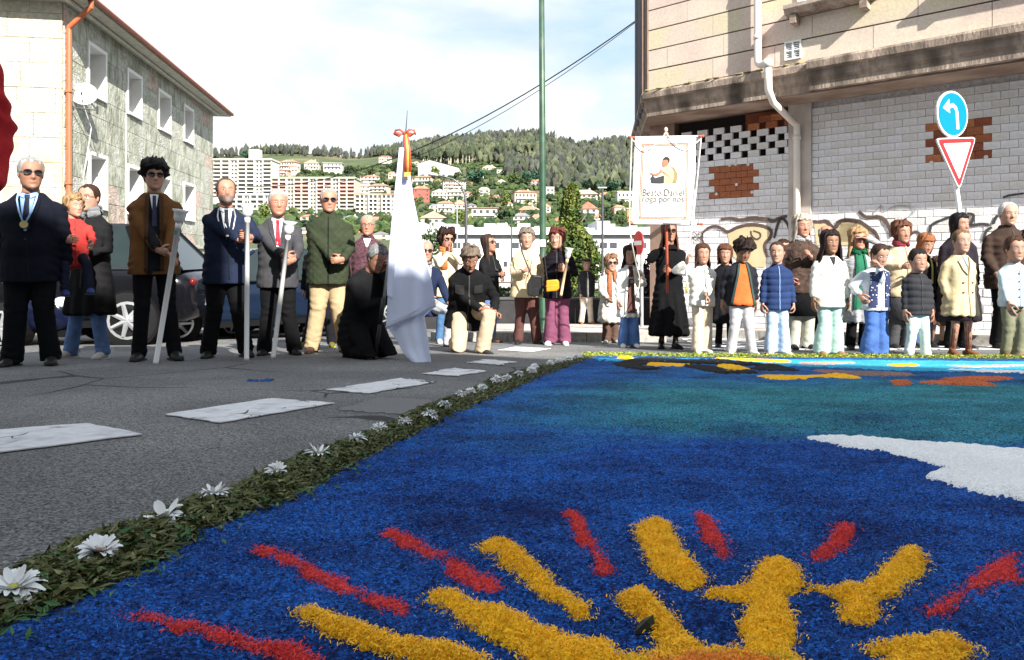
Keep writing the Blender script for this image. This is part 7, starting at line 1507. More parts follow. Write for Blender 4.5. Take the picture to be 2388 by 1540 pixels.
def mound(name, uv, m, h, res, rag=.008, fib=None, nf=0, label=None, seed=1, edge=.03):
    g = [Gh(u, v, .012+h*.6) for u, v in smooth(list(uv)+[uv[0]], 3)[:-1]]; poly = [(p.x, p.y) for p in g]; xs_ = [p[0] for p in poly]; ys_ = [p[1] for p in poly]
    nx = int((max(xs_)-min(xs_)+.06)/res)+2; ny = int((max(ys_)-min(ys_)+.06)/res)+2
    gx, gy_ = np.meshgrid(min(xs_)-.03+np.arange(nx)*res, min(ys_)-.03+np.arange(ny)*res); x = gx.ravel(); y = gy_.ravel(); Q = np.stack([x, y, 0*x], 1)
    c, d = pip(x, y, poly); sd_ = np.where(c, d, -d)+rag*wnoise(Q, .28/max(res*3.0, .01), seed, 3)+rng.normal(0, rag*.25, len(x)); ins = sd_ > 0
    hh = h*np.clip(sd_/edge, 0, 1)**.6*(1+.25*wnoise(Q, 22, seed+5, 2))+rng.normal(0, res*.28, len(x))*ins*(1 if res < .012 else .25)
    V = np.stack([x, y, -SL*y+.012+np.where(ins, hh, -.004)], 1)-np.array(CP.location)
    i0 = (np.arange(ny-1)[:, None]*nx+np.arange(nx-1)[None]).ravel(); q = np.stack([i0, i0+1, i0+nx+1, i0+nx], 1); keep = ins[q].any(1); q = q[keep]
    if not len(q): return
    us, inv = np.unique(q.ravel(), return_inverse=True); o = put(name, npmesh(name, V[us], inv.reshape(-1, 4), m, True), CP)
    if label: o['label'] = label
    if nf:
        idx = np.where(sd_ > -.001)[0]; pk = rng.choice(idx, nf); 
        pts = np.stack([x[pk]+rng.normal(0, res, nf), y[pk]+rng.normal(0, res, nf), -SL*y[pk]+.013+np.clip(hh[pk], 0, 1)+rng.random(nf)*.004], 1)
        flakes('loose_shavings', nf, fib or m, .0028, lambda n: pts, 0, curl=.9)
        ne = nf//22; e = np.where((sd_ > -.016) & (sd_ < 0))[0]
        if len(e): pk = rng.choice(e, ne); pts2 = np.stack([x[pk], y[pk], -SL*y[pk]+.019+rng.random(ne)*.003], 1); flakes('loose_shavings', ne, fib or m, .003, lambda n: pts2, 0)
    return o
reds = [[(280, 1428), (330, 1432), (400, 1442), (520, 1470), (600, 1492), (700, 1502), (720, 1525), (760, 1540), (700, 1546), (650, 1530), (580, 1510), (500, 1494), (400, 1470), (340, 1450)],
 [(575, 1280), (630, 1277), (660, 1285), (700, 1305), (790, 1350), (870, 1385), (950, 1410), (945, 1435), (905, 1428), (850, 1400), (760, 1370), (700, 1335), (640, 1305), (600, 1290)],
 [(890, 1242), (915, 1235), (960, 1250), (1005, 1278), (1060, 1298), (1112, 1328), (1172, 1366), (1150, 1378), (1095, 1370), (1050, 1342), (990, 1308), (940, 1275), (905, 1255)],
 [(1312, 1195), (1340, 1193), (1362, 1210), (1370, 1240), (1395, 1280), (1420, 1315), (1435, 1338), (1395, 1335), (1378, 1300), (1350, 1260), (1335, 1225)],
 [(1618, 1200), (1640, 1200), (1665, 1218), (1672, 1235), (1690, 1260), (1697, 1290), (1678, 1306), (1665, 1285), (1645, 1262), (1635, 1230)],
 [(1955, 1222), (1992, 1228), (1980, 1255), (1960, 1285), (1905, 1312), (1893, 1295), (1930, 1268), (1945, 1240)],
 [(2345, 1293), (2378, 1292), (2370, 1320), (2380, 1360), (2320, 1360), (2290, 1385), (2240, 1410), (2190, 1440), (2150, 1425), (2190, 1400), (2230, 1380), (2270, 1345), (2310, 1320)]]
yels = [[(690, 1418), (730, 1413), (800, 1440), (850, 1452), (930, 1480), (1000, 1490), (1060, 1505), (1135, 1530), (1125, 1550), (1040, 1550), (960, 1528), (880, 1505), (800, 1485), (740, 1460)],
 [(988, 1385), (1010, 1375), (1070, 1378), (1120, 1405), (1190, 1420), (1260, 1455), (1340, 1485), (1410, 1490), (1450, 1520), (1500, 1545), (1330, 1570), (1250, 1530), (1180, 1490), (1110, 1460), (1050, 1425), (1015, 1405)],
 [(1115, 1275), (1145, 1257), (1210, 1270), (1240, 1300), (1280, 1340), (1310, 1370), (1380, 1412), (1372, 1427), (1340, 1425), (1290, 1395), (1240, 1365), (1190, 1325), (1150, 1300)],
 [(1485, 1222), (1510, 1213), (1560, 1215), (1575, 1245), (1600, 1290), (1640, 1330), (1640, 1350), (1610, 1362), (1570, 1350), (1530, 1330), (1505, 1290), (1488, 1250)],
 [(1437, 1388), (1460, 1378), (1510, 1376), (1545, 1405), (1570, 1440), (1600, 1475), (1640, 1510), (1600, 1540), (1530, 1530), (1540, 1500), (1535, 1470), (1500, 1440), (1460, 1410)],
 [(1725, 1515), (1740, 1480), (1725, 1445), (1745, 1415), (1740, 1392), (1690, 1387), (1640, 1380), (1680, 1370), (1735, 1360), (1765, 1320), (1790, 1300), (1830, 1300), (1870, 1330), (1865, 1370), (1835, 1385), (1845, 1420), (1860, 1470), (1838, 1495), (1845, 1520), (1780, 1535)],
 [(2105, 1278), (2140, 1275), (2157, 1298), (2150, 1325), (2130, 1345), (2110, 1370), (2060, 1400), (2050, 1440), (2000, 1445), (1960, 1430), (1968, 1395), (1900, 1376), (1885, 1364), (1975, 1366), (2030, 1345), (2060, 1320), (2080, 1300)],
 [(2010, 1502), (2080, 1492), (2150, 1480), (2200, 1478), (2250, 1495), (2278, 1512), (2240, 1530), (2220, 1580), (2000, 1580), (2080, 1524)]]
yf = mat('yellow_shaving', (.93, .53, .02), rough=.8, var=.35, vscale=90); rf = mat('red_shaving', (.68, .05, .05), rough=.8, var=.4, vscale=90); of = mat('orange_shaving', (.78, .25, .04), rough=.8, var=.4, vscale=90)
for i, p in enumerate(reds): mound('red_ray', p, redd, .011, .004, .005, rf, 1700, seed=i, edge=.02)
for i, p in enumerate(yels): mound('yellow_ray', p, yel, .021, .004, .006, yf, 4600, seed=i+20, edge=.03)
mound('sun_rim', [(1430, 1530), (1520, 1517), (1640, 1508), (1760, 1510), (1840, 1520), (1890, 1545), (1920, 1600), (1400, 1600)], yg, .018, .004, .005, yf, 3000, seed=41)
mound('sun_disc', [(1500, 1534), (1600, 1522), (1730, 1520), (1820, 1534), (1870, 1562), (1880, 1640), (1450, 1640)], orange, .022, .004, .005, of, 3200, seed=42)
mound('white_wing', [(1870, 1016), (1990, 1014), (2080, 1022), (2200, 1030), (2388, 1045), (2700, 1070), (2700, 1235), (2388, 1153), (2330, 1150), (2240, 1130), (2200, 1115), (2160, 1103), (2190, 1092), (2180, 1080), (2110, 1060), (2060, 1048), (1980, 1035), (1930, 1025)], whit, .018, .012, .012, seed=50, edge=.05)
def Z6(p): return [(1380.4+.4221*x, 785.3+.4221*y) for x, y in p]
mound('sunlit_cyan_band', [(1392, 836), (1600, 837), (2000, 840), (2388, 843.5), (2700, 847), (2700, 880), (2388, 869), (2200, 866), (2000, 859), (1800, 851), (1600, 846), (1400, 842)], cyan, .010, .02, .02, seed=51)  # cyan strip as far as the sun reaches; its brightness is put into the dye
for i, (nm, p, m) in enumerate((('black_shape', [(105, 150), (180, 130), (300, 115), (500, 125), (700, 125), (850, 138), (960, 150), (900, 158), (700, 150), (500, 147), (300, 150), (270, 163), (400, 172), (260, 180), (160, 165)], blk_s),
   ('black_shape', [(480, 152), (560, 155), (700, 165), (750, 185), (860, 182), (920, 195), (850, 202), (720, 200), (600, 182), (520, 167)], blk_s), ('black_shape', [(870, 172), (960, 150), (1060, 160), (1140, 180), (1130, 190), (1000, 187), (900, 182)], blk_s),
   ('yellow_shape', [(300, 140), (400, 146), (540, 152), (540, 160), (400, 159), (300, 150)], yel), ('yellow_shape', [(700, 150), (790, 155), (870, 175), (830, 193), (710, 191), (790, 180), (700, 165)], yel),
   ('yellow_shape', [(900, 215), (1000, 211), (1150, 214), (1250, 211), (1350, 203), (1430, 211), (1490, 225), (1400, 230), (1260, 221), (1180, 231), (1000, 233)], yel), ('yellow_shape', [(660, 116), (850, 121), (1100, 132), (1080, 146), (960, 143), (800, 133)], yel),
   ('yellow_shape', [(1610, 155), (1740, 148), (1815, 155), (1800, 167), (1650, 166)], yel), ('yellow_shape', [(140, 108), (225, 108), (215, 131), (150, 126)], yel),
   ('mauve_shape', [(1220, 180), (1400, 189), (1600, 194), (1780, 203), (1740, 216), (1500, 210), (1300, 199)], brown_s), ('rust_shape', [(1630, 240), (1750, 241), (1770, 258), (1690, 264)], brick_s),
   ('rust_shape', [(1780, 247), (2000, 239), (2140, 246), (2230, 265), (2000, 264), (1850, 257)], brick_s), ('rust_shape', [(1930, 228), (2100, 219), (2340, 227), (2200, 241), (2000, 242)], brick_s),
   ('pink_shape', [(1120, 145), (1420, 139), (1450, 150), (1180, 157)], pink_s), ('white_shape', [(1940, 178), (2388, 188), (2388, 197), (2000, 187)], whit), ('pink_shape', [(1930, 158), (2100, 160), (2380, 156), (2380, 165), (2100, 172)], pink_s))):
    mound(nm, Z6(p), m, .014, .02, .012, seed=60+i)
# ------------------------------------------------------------ leafy borders
lv = [mat('fallen_leaf_%d' % i, c, rough=.6, var=.35, vscale=30, spec=.35) for i, c in enumerate(((.085, .10, .028), (.13, .13, .045), (.05, .065, .018), (.04, .13, .035), (.22, .22, .10)))]
def leaf_arrays(p, size, r, flat=.35):
    n = len(p); a = r.normal(size=(n, 3)); a[:, 2] *= flat; a /= np.linalg.norm(a, axis=1)[:, None]; up_ = np.array([0, 0, 1.])+flat*r.normal(size=(n, 3)); b_ = np.cross(a, up_); b_ /= np.linalg.norm(b_, axis=1)[:, None]; c_ = np.cross(b_, a)
    s = (size*r.uniform(.55, 1.25, n))[:, None]
    V = np.stack([p-a*s, p-a*s*.2+b_*s*.30+c_*s*.14, p-a*s*.15-c_*s*.02, p-a*s*.2-b_*s*.30+c_*s*.14, p+a*s*.95+c_*s*.10], 1).reshape(-1, 3); k = np.arange(n)[:, None]*5
    return V, np.concatenate([k+np.array([[0, 1, 2]]), k+np.array([[0, 2, 3]]), k+np.array([[1, 4, 2]]), k+np.array([[2, 4, 3]])])
LBd = root('leaf_border', 'long strip of cut dark green leaves edging the sawdust carpet on the left', 'leaf border', Vector((-.2, 3, gz(3))))
def samp_strip(n, y0=.85, y1=6.75):
    y = 1/(1/y1+rng.random(n)*(1/y0-1/y1)); a = outx(y); b_ = inx(y); t = rng.random(n); x = a+(b_-a)*t+rng.normal(0, .012, n); hgt = .020*(1-(2*t-1)**2)+.004; return np.stack([x, y, -SL*y+hgt*(.55+.75*rng.random(n))+.010], 1)
ny_ = 160; yy = .8*(6.85/.8)**np.linspace(0, 1, ny_); V = []
for y in yy:
    a, b_ = outx(y), inx(y)
    for t in np.linspace(0, 1, 9): V.append((a+(b_-a)*t, y, -SL*y+.004+.020*(1-(2*t-1)**2)*(1+.3*math.sin(y*23+t*7))))
i0 = (np.arange(ny_-1)[:, None]*9+np.arange(8)[None]).ravel()
o = put('leaf_bed', npmesh('leaf_bed', np.array(V)-np.array(LBd.location), np.stack([i0, i0+1, i0+10, i0+9], 1), mat('leaf_litter', (.022, .026, .010), rough=.9, var=.6, vscale=60, bump=1, bscale=90), True), LBd)
for k, (m, n) in enumerate(zip(lv, (7500, 4800, 4200, 700, 1100))):
    p = samp_strip(n); V, Fq = leaf_arrays(p, .017, rng); stuff(put('loose_leaves', npmesh('loose_leaves', V-np.array(LBd.location), Fq, m), LBd))
lm = []
for m in (lv[0], lv[1], lv[0], lv[3], lv[4]):
    V, Fq = leaf_arrays(np.zeros((1, 3)), .020, rng, .05); lm.append(npmesh('leaf', V, Fq, m))
near = samp_strip(290, .9, 1.9); near[:, 2] += .006
for q in near:
    o = put('leaf', rnd.choice(lm), LBd, Vector(q)-LBd.location); o.rotation_euler = (rnd.uniform(-.5, .5), rnd.uniform(-.5, .5), rnd.uniform(0, 6.28)); s = rnd.uniform(.7, 1.25); o.scale = (s, s, s)
# stray leaves on the blue beside the border
p = samp_strip(200, .9, 6); p[:, 0] = inx(p[:, 1])+np.abs(rng.normal(0, .05, len(p))); p[:, 2] = -SL*p[:, 1]+.024; V, Fq = leaf_arrays(p, .011, rng); stuff(put('loose_leaves', npmesh('loose_leaves', V-np.array(LBd.location), Fq, lv[3]), LBd))
p = samp_strip(160, .9, 6); p[:, 0] = outx(p[:, 1])-np.abs(rng.normal(0, .04, len(p))); p[:, 2] = -SL*p[:, 1]+.006; V, Fq = leaf_arrays(p, .012, rng); stuff(put('loose_leaves', npmesh('loose_leaves', V-np.array(LBd.location), Fq, lv[1]), LBd))
FB = root('leaf_border', 'sunlit strip of yellow green clippings along the far edge before the children', 'leaf border', Vector((3.5, 6.7, gz(6.7))))
fl_ = [mat('clippings_%d' % i, c, rough=.7, var=.35, vscale=30) for i, c in enumerate(((.22, .27, .03), (.33, .36, .05), (.10, .16, .03)))]  # brighter than the left border: sunshine put into the leaf colours
def samp_far(n):
    x = rng.uniform(.72, 6.2, n); t = rng.random(n); w_ = .27*(1-.25*np.sin(x*5)*.6); return np.stack([x, yfar(x)+.01+t*w_, -SL*(yfar(x)+t*w_)+.008+.035*rng.random(n)*(1-(2*t-1)**2)], 1)
for m, n in zip(fl_, (4500, 3500, 2500)): p = samp_far(n); V, Fq = leaf_arrays(p, .019, rng, .5); stuff(put('clippings', npmesh('clippings', V-np.array(FB.location), Fq, m), FB))
# ------------------------------------------------------------ white flowers
pw = mat('white_petal', (.78, .79, .80), rough=.7, var=.06, vscale=30); pc = mat('cream_petal', (.74, .72, .55), rough=.7, var=.1); ctr = mat('flower_centre', (.42, .40, .08), rough=.8, var=.3, vscale=200); cto = mat('flower_heart_pink', (.60, .28, .16), rough=.8)
def petal_mesh(L_, W_, droop, m):
    mb = MB(); n = 5; V = []
    for i in range(n+1):
        t = i/n; w = W_*math.sin(math.pi*(.12+.80*t))**.8; zc = .25*L_*math.sin(t*2.0)-droop*L_*t*t; V += [(-w/2, .008+L_*t, zc+w*.18), (0, .008+L_*t, zc), (w/2, .008+L_*t, zc+w*.18)]
    mb.add(V, [(3*i+k, 3*i+k+1, 3*i+k+4, 3*i+k+3) for i in range(n) for k in (0, 1)]); return mb.mesh('petal', m, True)
FL = [(30, 1380, .090, 'daisy lying lowest in the border, cut by the left edge'), (232, 1292, .085, 'double white flower with peach heart, second from the left edge'), (385, 1208, .080, 'open white lily-like flower with upright petals'), (500, 1158, .080, 'flattened white flower at the outer rim of the leaves'),
      (645, 1102, .062, 'small twin headed white flower near the outer rim'), (742, 1060, .085, 'pointed white daisy with yellow green centre'), (832, 1028, .070, 'white carnation-like flower above the pointed daisy'), (885, 1002, .065, 'white flower with one petal raised, mid border'), (943, 988, .060, 'small white bloom on the carpet side of the border'),
      (1003, 971, .075, 'broad fluffy white bloom in mid border'), (1036, 947, .068, 'white bloom beside the painted crossing corner'), (1075, 922, .06, 'first of three small blooms close together'), (1097, 916, .06, 'second of three small blooms close together'), (1124, 907, .062, 'third of three small blooms close together'),
      (1160, 888, .09, 'spiky white bloom two thirds along the border'), (1182, 884, .07, 'white bloom touching the spiky one'), (1211, 874, .07, 'white bloom in the far border, left of a pair'), (1240, 865, .08, 'left of a pair of far white blooms'), (1246, 857, .07, 'right of a pair of far white blooms'),
      (1283, 848, .07, 'tiny white bloom near the sunlit corner'), (1303, 843, .07, 'next tiny white bloom near the sunlit corner'), (1325, 839, .08, 'sunlit white bloom at the far corner'), (1345, 835, .08, 'last sunlit white bloom at the far corner')]
for fi, (u, v, dia, lab) in enumerate(FL):
    g = Gh(u, v, .036); g.z = gz(g.y)+.036; T = root('white_flower', lab, 'flower', g, rnd.uniform(0, 6), 'white flowers on the leaf border'); T.rotation_euler = (rnd.uniform(.0, .4), rnd.uniform(-.3, .3), rnd.uniform(-3, 3))
    rad = dia*.43; rings_ = ((19, 1, .45, 0), (16, .80, .1, .005)) if fi != 5 else ((15, 1.1, .1, 0), (8, .8, -.5, .003))
    if fi == 2: rings_ = ((8, .95, .45, 0), (4, .75, -.7, .004))
    elif fi != 5: rings_ = rings_+((11, .52, -.6, .009),)
    for n, k, dr, zo in rings_:
        if fi < 8:
            pm = petal_mesh(rad*k, rad*(.33 if fi != 5 else .26)*(1.9 if fi == 2 else 1), dr, pw)
            for q in range(n): o = put('petal', pm, T, (0, 0, zo)); o.rotation_euler = (rnd.uniform(-.25, .25), 0, q*2*math.pi/n+rnd.uniform(-.12, .12))
        else:
            mb = MB()
            for q in range(n):
                pm = petal_mesh(rad*k, rad*.40, dr+rnd.uniform(-.3, .3), pw); a = q*2*math.pi/n; Mz = Matrix.Rotation(a, 3, 'Z'); mb.add([Mz@vx.co+Vector((0, 0, zo+rnd.uniform(0, .004))) for vx in pm.vertices], [tuple(pp.vertices) for pp in pm.polygons]); bpy.data.meshes.remove(pm)
            stuff(mb.obj('petals', pw, T, smooth=True, world=False))
    mb = MB(); mb.ell((0, 0, .006), (rad*.24, rad*.24, rad*.16), 10, 6); mb.obj('centre', cto if fi == 1 else ctr, T, smooth=True, world=False)
# dropped bits
g = G(1503, 1492); T = root('dark_stone', 'small dark wedge shaped stone resting against the yellow ray', 'stone', g+Vector((0, 0, .012))); mb = MB(); mb.add([(-.028, -.01, 0), (.022, -.014, 0), (.026, .02, 0), (-.02, .016, 0), (.004, -.008, .03), (.022, .004, .038), (-.004, .01, .022)], [(3, 2, 1, 0), (0, 1, 4), (1, 2, 5), (1, 5, 4), (2, 3, 6), (2, 6, 5), (3, 0, 4), (3, 4, 6), (4, 5, 6)]); mb.obj('stone', mat('dark_olive_stone', (.03, .035, .025), rough=.7), T, world=False); T.scale = (.62, .62, .62)
for i, (u, v, s, lab, c) in enumerate(((610, 889, .07, 'scrap of blue sawdust dropped on the asphalt', (.01, .06, .25)),)):
    g = G(u, v); T = root('sawdust_scrap', lab, 'sawdust', g+Vector((0, 0, .002))); mb = MB(); [mb.ell((rnd.gauss(0, s*.5), rnd.gauss(0, s*.3), .002), (rnd.uniform(.01, .035), rnd.uniform(.008, .02), .005), 8, 4) for _ in range(16)]; o = stuff(mb.obj('heap', mat('blue_scrap', c, rough=.9, var=.5, vscale=80), T, smooth=True, world=False))
# ------------------------------------------------------------ torches, flag, banner, bags
glassm = mat('frosted_glass', (.86, .87, .87), rough=.35, var=.05, spec=.8); glassm.node_tree.nodes['Principled BSDF'].inputs['Transmission Weight'].default_value = .35
shaft = mat('white_shaft', (.72, .72, .72), rough=.35, var=.06, vscale=3); emb = mat('green_emblem', (.03, .22, .20), rough=.5, var=.5, vscale=200)
def torch(ub, vb, db, ut, vt, dt, glass_v, r, label, lip=1.0, col=None, ground=True):
    b = P(ub, vb, db)
    if ground: b.z = gz(b.y)
    t = P(ut, vt, dt); T = root('torch_staff', label, 'staff', b); ax = (t-b).normalized(); k = dt/F
    mb = MB(); mb.tube([b, b+ax*.03, b+ax*.031, t-ax*.05, t-ax*.049, t], [r*1.05, r*1.05, r, r, r*1.15, r*1.15], 14); mb.obj('shaft', col or shaft, T, smooth=True)
    gl = glass_v*k; mb = MB(); prof_ = [(0, r*.8), (.10, r*1.6), (.3, r*2.1), (.55, r*2.2), (.8, r*2.3), (1, r*2.7*lip)]
    mb.tube([t+ax*gl*a for a, _ in prof_]+[t+ax*gl*a for a, _ in prof_[::-1]], [q for _, q in prof_]+[q*.9 for _, q in prof_[::-1]], 20, cap=False); mb.obj('glass_shade', glassm, T, smooth=True)
    mb = MB(); mb.tube([t-ax*.0, t+ax*gl*.45], [r*.5, r*.4], 8); mb.obj('candle', mat('wax', (.72, .66, .50), rough=.6), T, smooth=True)
    return T, b, t, ax
T, b, t, ax = torch(363, 845, 6.15, 417, 520, 6.02, 30, .022, 'white torch staff leaning to the right in the young man\'s hands', 1.15); c = t-ax*.085; mb = MB(); c2_ = c+Vector((-.003, -.0225, 0)); mb.tube([c2_, c2_-Vector((0, .002, 0))], .018, 14); mb.obj('emblem', emb, T)
torch(575, 838, 6.6, 577, 507, 6.55, 28, .022, 'upright white torch staff held by the bearded man', 1.0)
torch(637, 832, 6.85, 672, 548, 6.72, 32, .022, 'white torch staff slanting in front of the charcoal suit', 1.25)
torch(1308, 690, 9.02, 1323, 604, 8.95, 26, .017, 'short wooden candle staff with paper shade held by the red haired woman', 1.3, col=mat('pale_wood', (.58, .44, .26), rough=.6), ground=False)
# flag
FG = root('flag', 'large white flag with red and gold ribbon furled round a tilted pole', 'flag', P(875, 835, 6.72)); polep = mat('flag_pole_silver', (.50, .50, .52), rough=.3, metal=.8); poleb = mat('flag_pole_black', (.02, .02, .022), rough=.4)
pb = P(874, 836, 6.70); pb.z = gz(6.7); pm_ = P(903, 640, 6.62); pt = P(944, 318, 6.5)
mb = MB(); mb.tube([pb, pb.lerp(pm_, .55)], .019, 10); mb.obj('pole_foot', poleb, FG, smooth=True)
mb = MB(); mb.tube([pb.lerp(pm_, .55), pm_, pt], .015, 10); mb.obj('pole', polep, FG, smooth=True)
mb = MB(); mb.tube([pb.lerp(pm_, .42), pb.lerp(pm_, .72)], .023, 10); mb.tube([pb, pb.lerp(pm_, .04)], .026, 10); mb.obj('sleeve_ferrule', poleb, FG, smooth=True)
mb = MB(); mb.tube([pt, P(947, 300, 6.49), P(950, 258, 6.47)], [.008, .005, .002], 6); mb.obj('finial', metal, FG)
flagm = mat('flag_white', (.58, .63, .80), rough=.65, var=.05, vscale=3, bump=.15, bscale=150, sheen=.1)
def sheet(Lp, Rp, d0, fold, name, nu=40, nv=60, ph=0.0, th=.004):
    def at_(pts, t): x = t*(len(pts)-1); i = min(int(x), len(pts)-2); f = x-i; return pts[i][0]*(1-f)+pts[i+1][0]*f, pts[i][1]*(1-f)+pts[i+1][1]*f
    V = []
    for j in range(nv+1):
        t = j/nv; a = at_(Lp, t); b_ = at_(Rp, t)
        for i in range(nu+1):
            s = i/nu; w = max(.1, abs(b_[0]-a[0])/110); dd = d0-.12*t*(1-s*.3)+fold*w*(math.sin(s*7.5+ph+t*1.5)+.45*math.sin(s*15+2*t+ph)+.25*math.sin(s*4-t*9)); V.append(P(a[0]*(1-s)+b_[0]*s, a[1]*(1-s)+b_[1]*s, dd))
    Fq = [(j*(nu+1)+i, j*(nu+1)+i+1, (j+1)*(nu+1)+i+1, (j+1)*(nu+1)+i) for j in range(nv) for i in range(nu)]; mb = MB(); mb.add(V, Fq); o = mb.obj(name, flagm, FG, smooth=True); s = o.modifiers.new('t', 'SOLIDIFY'); s.thickness = th; return o
Lm = [(941, 335), (934, 400), (926, 470), (919, 540), (912, 610), (905, 680), (900, 768)]; Rm = [(949, 345), (956, 400), (965, 465), (977, 525), (991, 590), (1006, 652), (1017, 716)]
sheet(Lm, Rm, 6.52, .030, 'cloth'); 
sheet([(900, 760), (926, 794), (942, 826), (968, 850)], [(1016, 714), (990, 738), (998, 790), (1006, 848)], 6.46, .028, 'cloth_fold', nv=30, ph=1.2)
sheet([(931, 345), (922, 430), (912, 530), (906, 610), (902, 690)], [(942, 345), (936, 430), (929, 530), (922, 610), (914, 700)], 6.43, .02, 'cloth_fold', nu=12, ph=.5)
hem = mat('flag_hem', (.50, .52, .64), rough=.7)
mb = MB(); mb.tube([P(906, 752, 6.37), P(940, 738, 6.36), P(975, 722, 6.39), P(1012, 704, 6.44)], .004, 4); mb.obj('hem_seam', hem, FG)
mb = MB(); c = P(946, 600, 6.395); pts = [(-.06, .08), (.06, .08), (.062, 0), (.03, -.07), (0, -.095), (-.03, -.07), (-.062, 0)]; mb.prism([c+Vector((x, -.0, y)) for x, y in pts], [c+Vector((x, -.003, y)) for x, y in pts]); 
ribr = mat('ribbon_red', (.50, .07, .03), rough=.5, var=.2, vscale=30); ribg = mat('ribbon_gold', (.80, .42, .08), rough=.45, var=.2, vscale=40); fringe = mat('gold_fringe', (.75, .50, .10), rough=.6, var=.5, vscale=120, bump=1, bscale=150)
mb = MB()
for s_ in (-1, 1):
    c = P(944, 312, 6.44); mb.tube([c, c+Vector((s_*.045, -.01, .035)), c+Vector((s_*.085, 0, .03)), c+Vector((s_*.095, .0, .0)), c+Vector((s_*.05, -.01, -.012)), c], [(.008, .018), (.010, .026), (.010, .03), (.010, .03), (.009, .022), (.008, .018)], 8)
mb.ell(c, (.022, .02, .022), 8, 6); mb.obj('bow', ribr, FG, smooth=True)
for nm, m, u0, u1, w in (('ribbon', ribr, 943, 947, .020), ('ribbon', ribg, 947, 951, .022), ('ribbon', ribr, 950, 956, .014)):
    mb = MB(); mb.tube([P(u0, 314, 6.43), P((u0+u1)/2+2, 350, 6.41), P(u1, 404, 6.42)], [(.008, .004), (w*.7, .005), (w, .005)], 8); mb.obj(nm, m, FG, smooth=True)
mb = MB(); a = P(943, 402, 6.41); b_ = P(957, 402, 6.41)
for i in range(14): q = a.lerp(b_, i/13); mb.tube([q, q+Vector((rnd.uniform(-.004, .004), -.005, -.04))], .003, 4)
stuff(mb.obj('fringe', fringe, FG))
# banner
BD = 8.02
BN = root('banner', 'white processional banner with orange border, monk picture and lettering on a red pole', 'banner', P(1555, 690, 8.14))
bw = mat('banner_cloth', (.80, .80, .79), rough=.75, var=.03, vscale=4, bump=.1, bscale=200); border = mat('banner_border', (.40, .10, .015), rough=.7, var=.5, vscale=160); letter = mat('banner_lettering', (.10, .085, .06), rough=.7)
cs = [(1481, 322), (1623, 318), (1619, 523), (1471, 521)]
def bp_(s, t, o=0.0):
    a = Vector(cs[0]).lerp(Vector(cs[1]), s); b_ = Vector(cs[3]).lerp(Vector(cs[2]), s); q = a.lerp(b_, t); return P(q.x, q.y, BD+.018*math.sin(s*6+.6)*t+.008*math.sin(s*13+t*3)-o)
def bgrid(s0, s1, t0, t1, o, name, m, par, nu=6, nv=6, th=.0):
    V = [bp_(s0+(s1-s0)*i/nu, t0+(t1-t0)*j/nv, o) for j in range(nv+1) for i in range(nu+1)]; mb = MB(); mb.add(V, [(j*(nu+1)+i, j*(nu+1)+i+1, (j+1)*(nu+1)+i+1, (j+1)*(nu+1)+i) for j in range(nv) for i in range(nu)]); return mb.obj(name, m, par, smooth=True)
cl = bgrid(0, 1, 0, 1, -.006, 'cloth', bw, BN, 24, 24); s = cl.modifiers.new('t', 'SOLIDIFY'); s.thickness = .003
for (s0, s1, t0, t1) in ((.12, .88, .072, .079), (.12, .88, .092, .098), (.12, .88, .922, .928), (.12, .88, .941, .948), (.12, .130, .079, .941), (.146, .154, .098, .922), (.870, .88, .079, .941), (.846, .854, .098, .922)): bgrid(s0, s1, t0, t1, .0035, 'border_line', border, BN, 8 if s1-s0 > .1 else 1, 12 if t1-t0 > .1 else 1)
mb = MB()
for k in range(44):
    for (s0, t0) in ((.125+.75*k/44, .080), (.125+.75*k/44, .930)): V = [bp_(s0, t0+.006, .004), bp_(s0+.005, t0, .004), bp_(s0+.010, t0+.006, .004), bp_(s0+.005, t0+.012, .004)]; mb.add(V, [(0, 1, 2, 3)])
    for (s0, t0) in ((.131, .09+.84*k/44), (.859, .09+.84*k/44)): V = [bp_(s0, t0+.005, .004), bp_(s0+.005, t0, .004), bp_(s0+.010, t0+.005, .004), bp_(s0+.005, t0+.010, .004)]; mb.add(V, [(0, 1, 2, 3)])
stuff(mb.obj('border_ornament', border, BN))
def shape(pts, m, name, o): mb = MB(); V = [bp_(x, y, o) for x, y in pts]; mb.add(V, [tuple(range(len(V)))]); mb.obj(name, m, BN)
habit = mat('print_habit', (.50, .40, .24), rough=.8, var=.2, vscale=30); habit2 = mat('print_habit_shade', (.26, .20, .10), rough=.8); psk = mat('print_skin', (.34, .15, .09), rough=.8); phr = mat('print_hair', (.03, .015, .012), rough=.8); pdk = mat('print_dark', (.03, .03, .035), rough=.8)
shape([(.50, .53), (.50, .42), (.46, .40), (.44, .37), (.52, .335), (.58, .315), (.66, .35), (.71, .41), (.72, .47), (.70, .53)], habit, 'printed_habit', .004)
shape([(.60, .34), (.66, .36), (.71, .42), (.72, .47), (.70, .53), (.64, .53), (.66, .45)], habit2, 'printed_fold', .005)
shape([(.30, .53), (.28, .47), (.31, .44), (.36, .47), (.50, .44), (.50, .53)], pdk, 'printed_book', .005)
shape([(.44, .37), (.46, .41), (.40, .445), (.32, .44), (.26, .415), (.27, .405), (.34, .42), (.40, .41)], psk, 'printed_hands', .006)
shape([(.475, .345), (.462, .31), (.452, .295), (.465, .275), (.48, .25), (.54, .245), (.57, .27), (.565, .31), (.54, .335), (.50, .35)], psk, 'printed_face', .006)
shape([(.468, .27), (.475, .245), (.50, .228), (.55, .228), (.585, .255), (.58, .30), (.565, .30), (.55, .265), (.51, .262)], phr, 'printed_hair', .007)
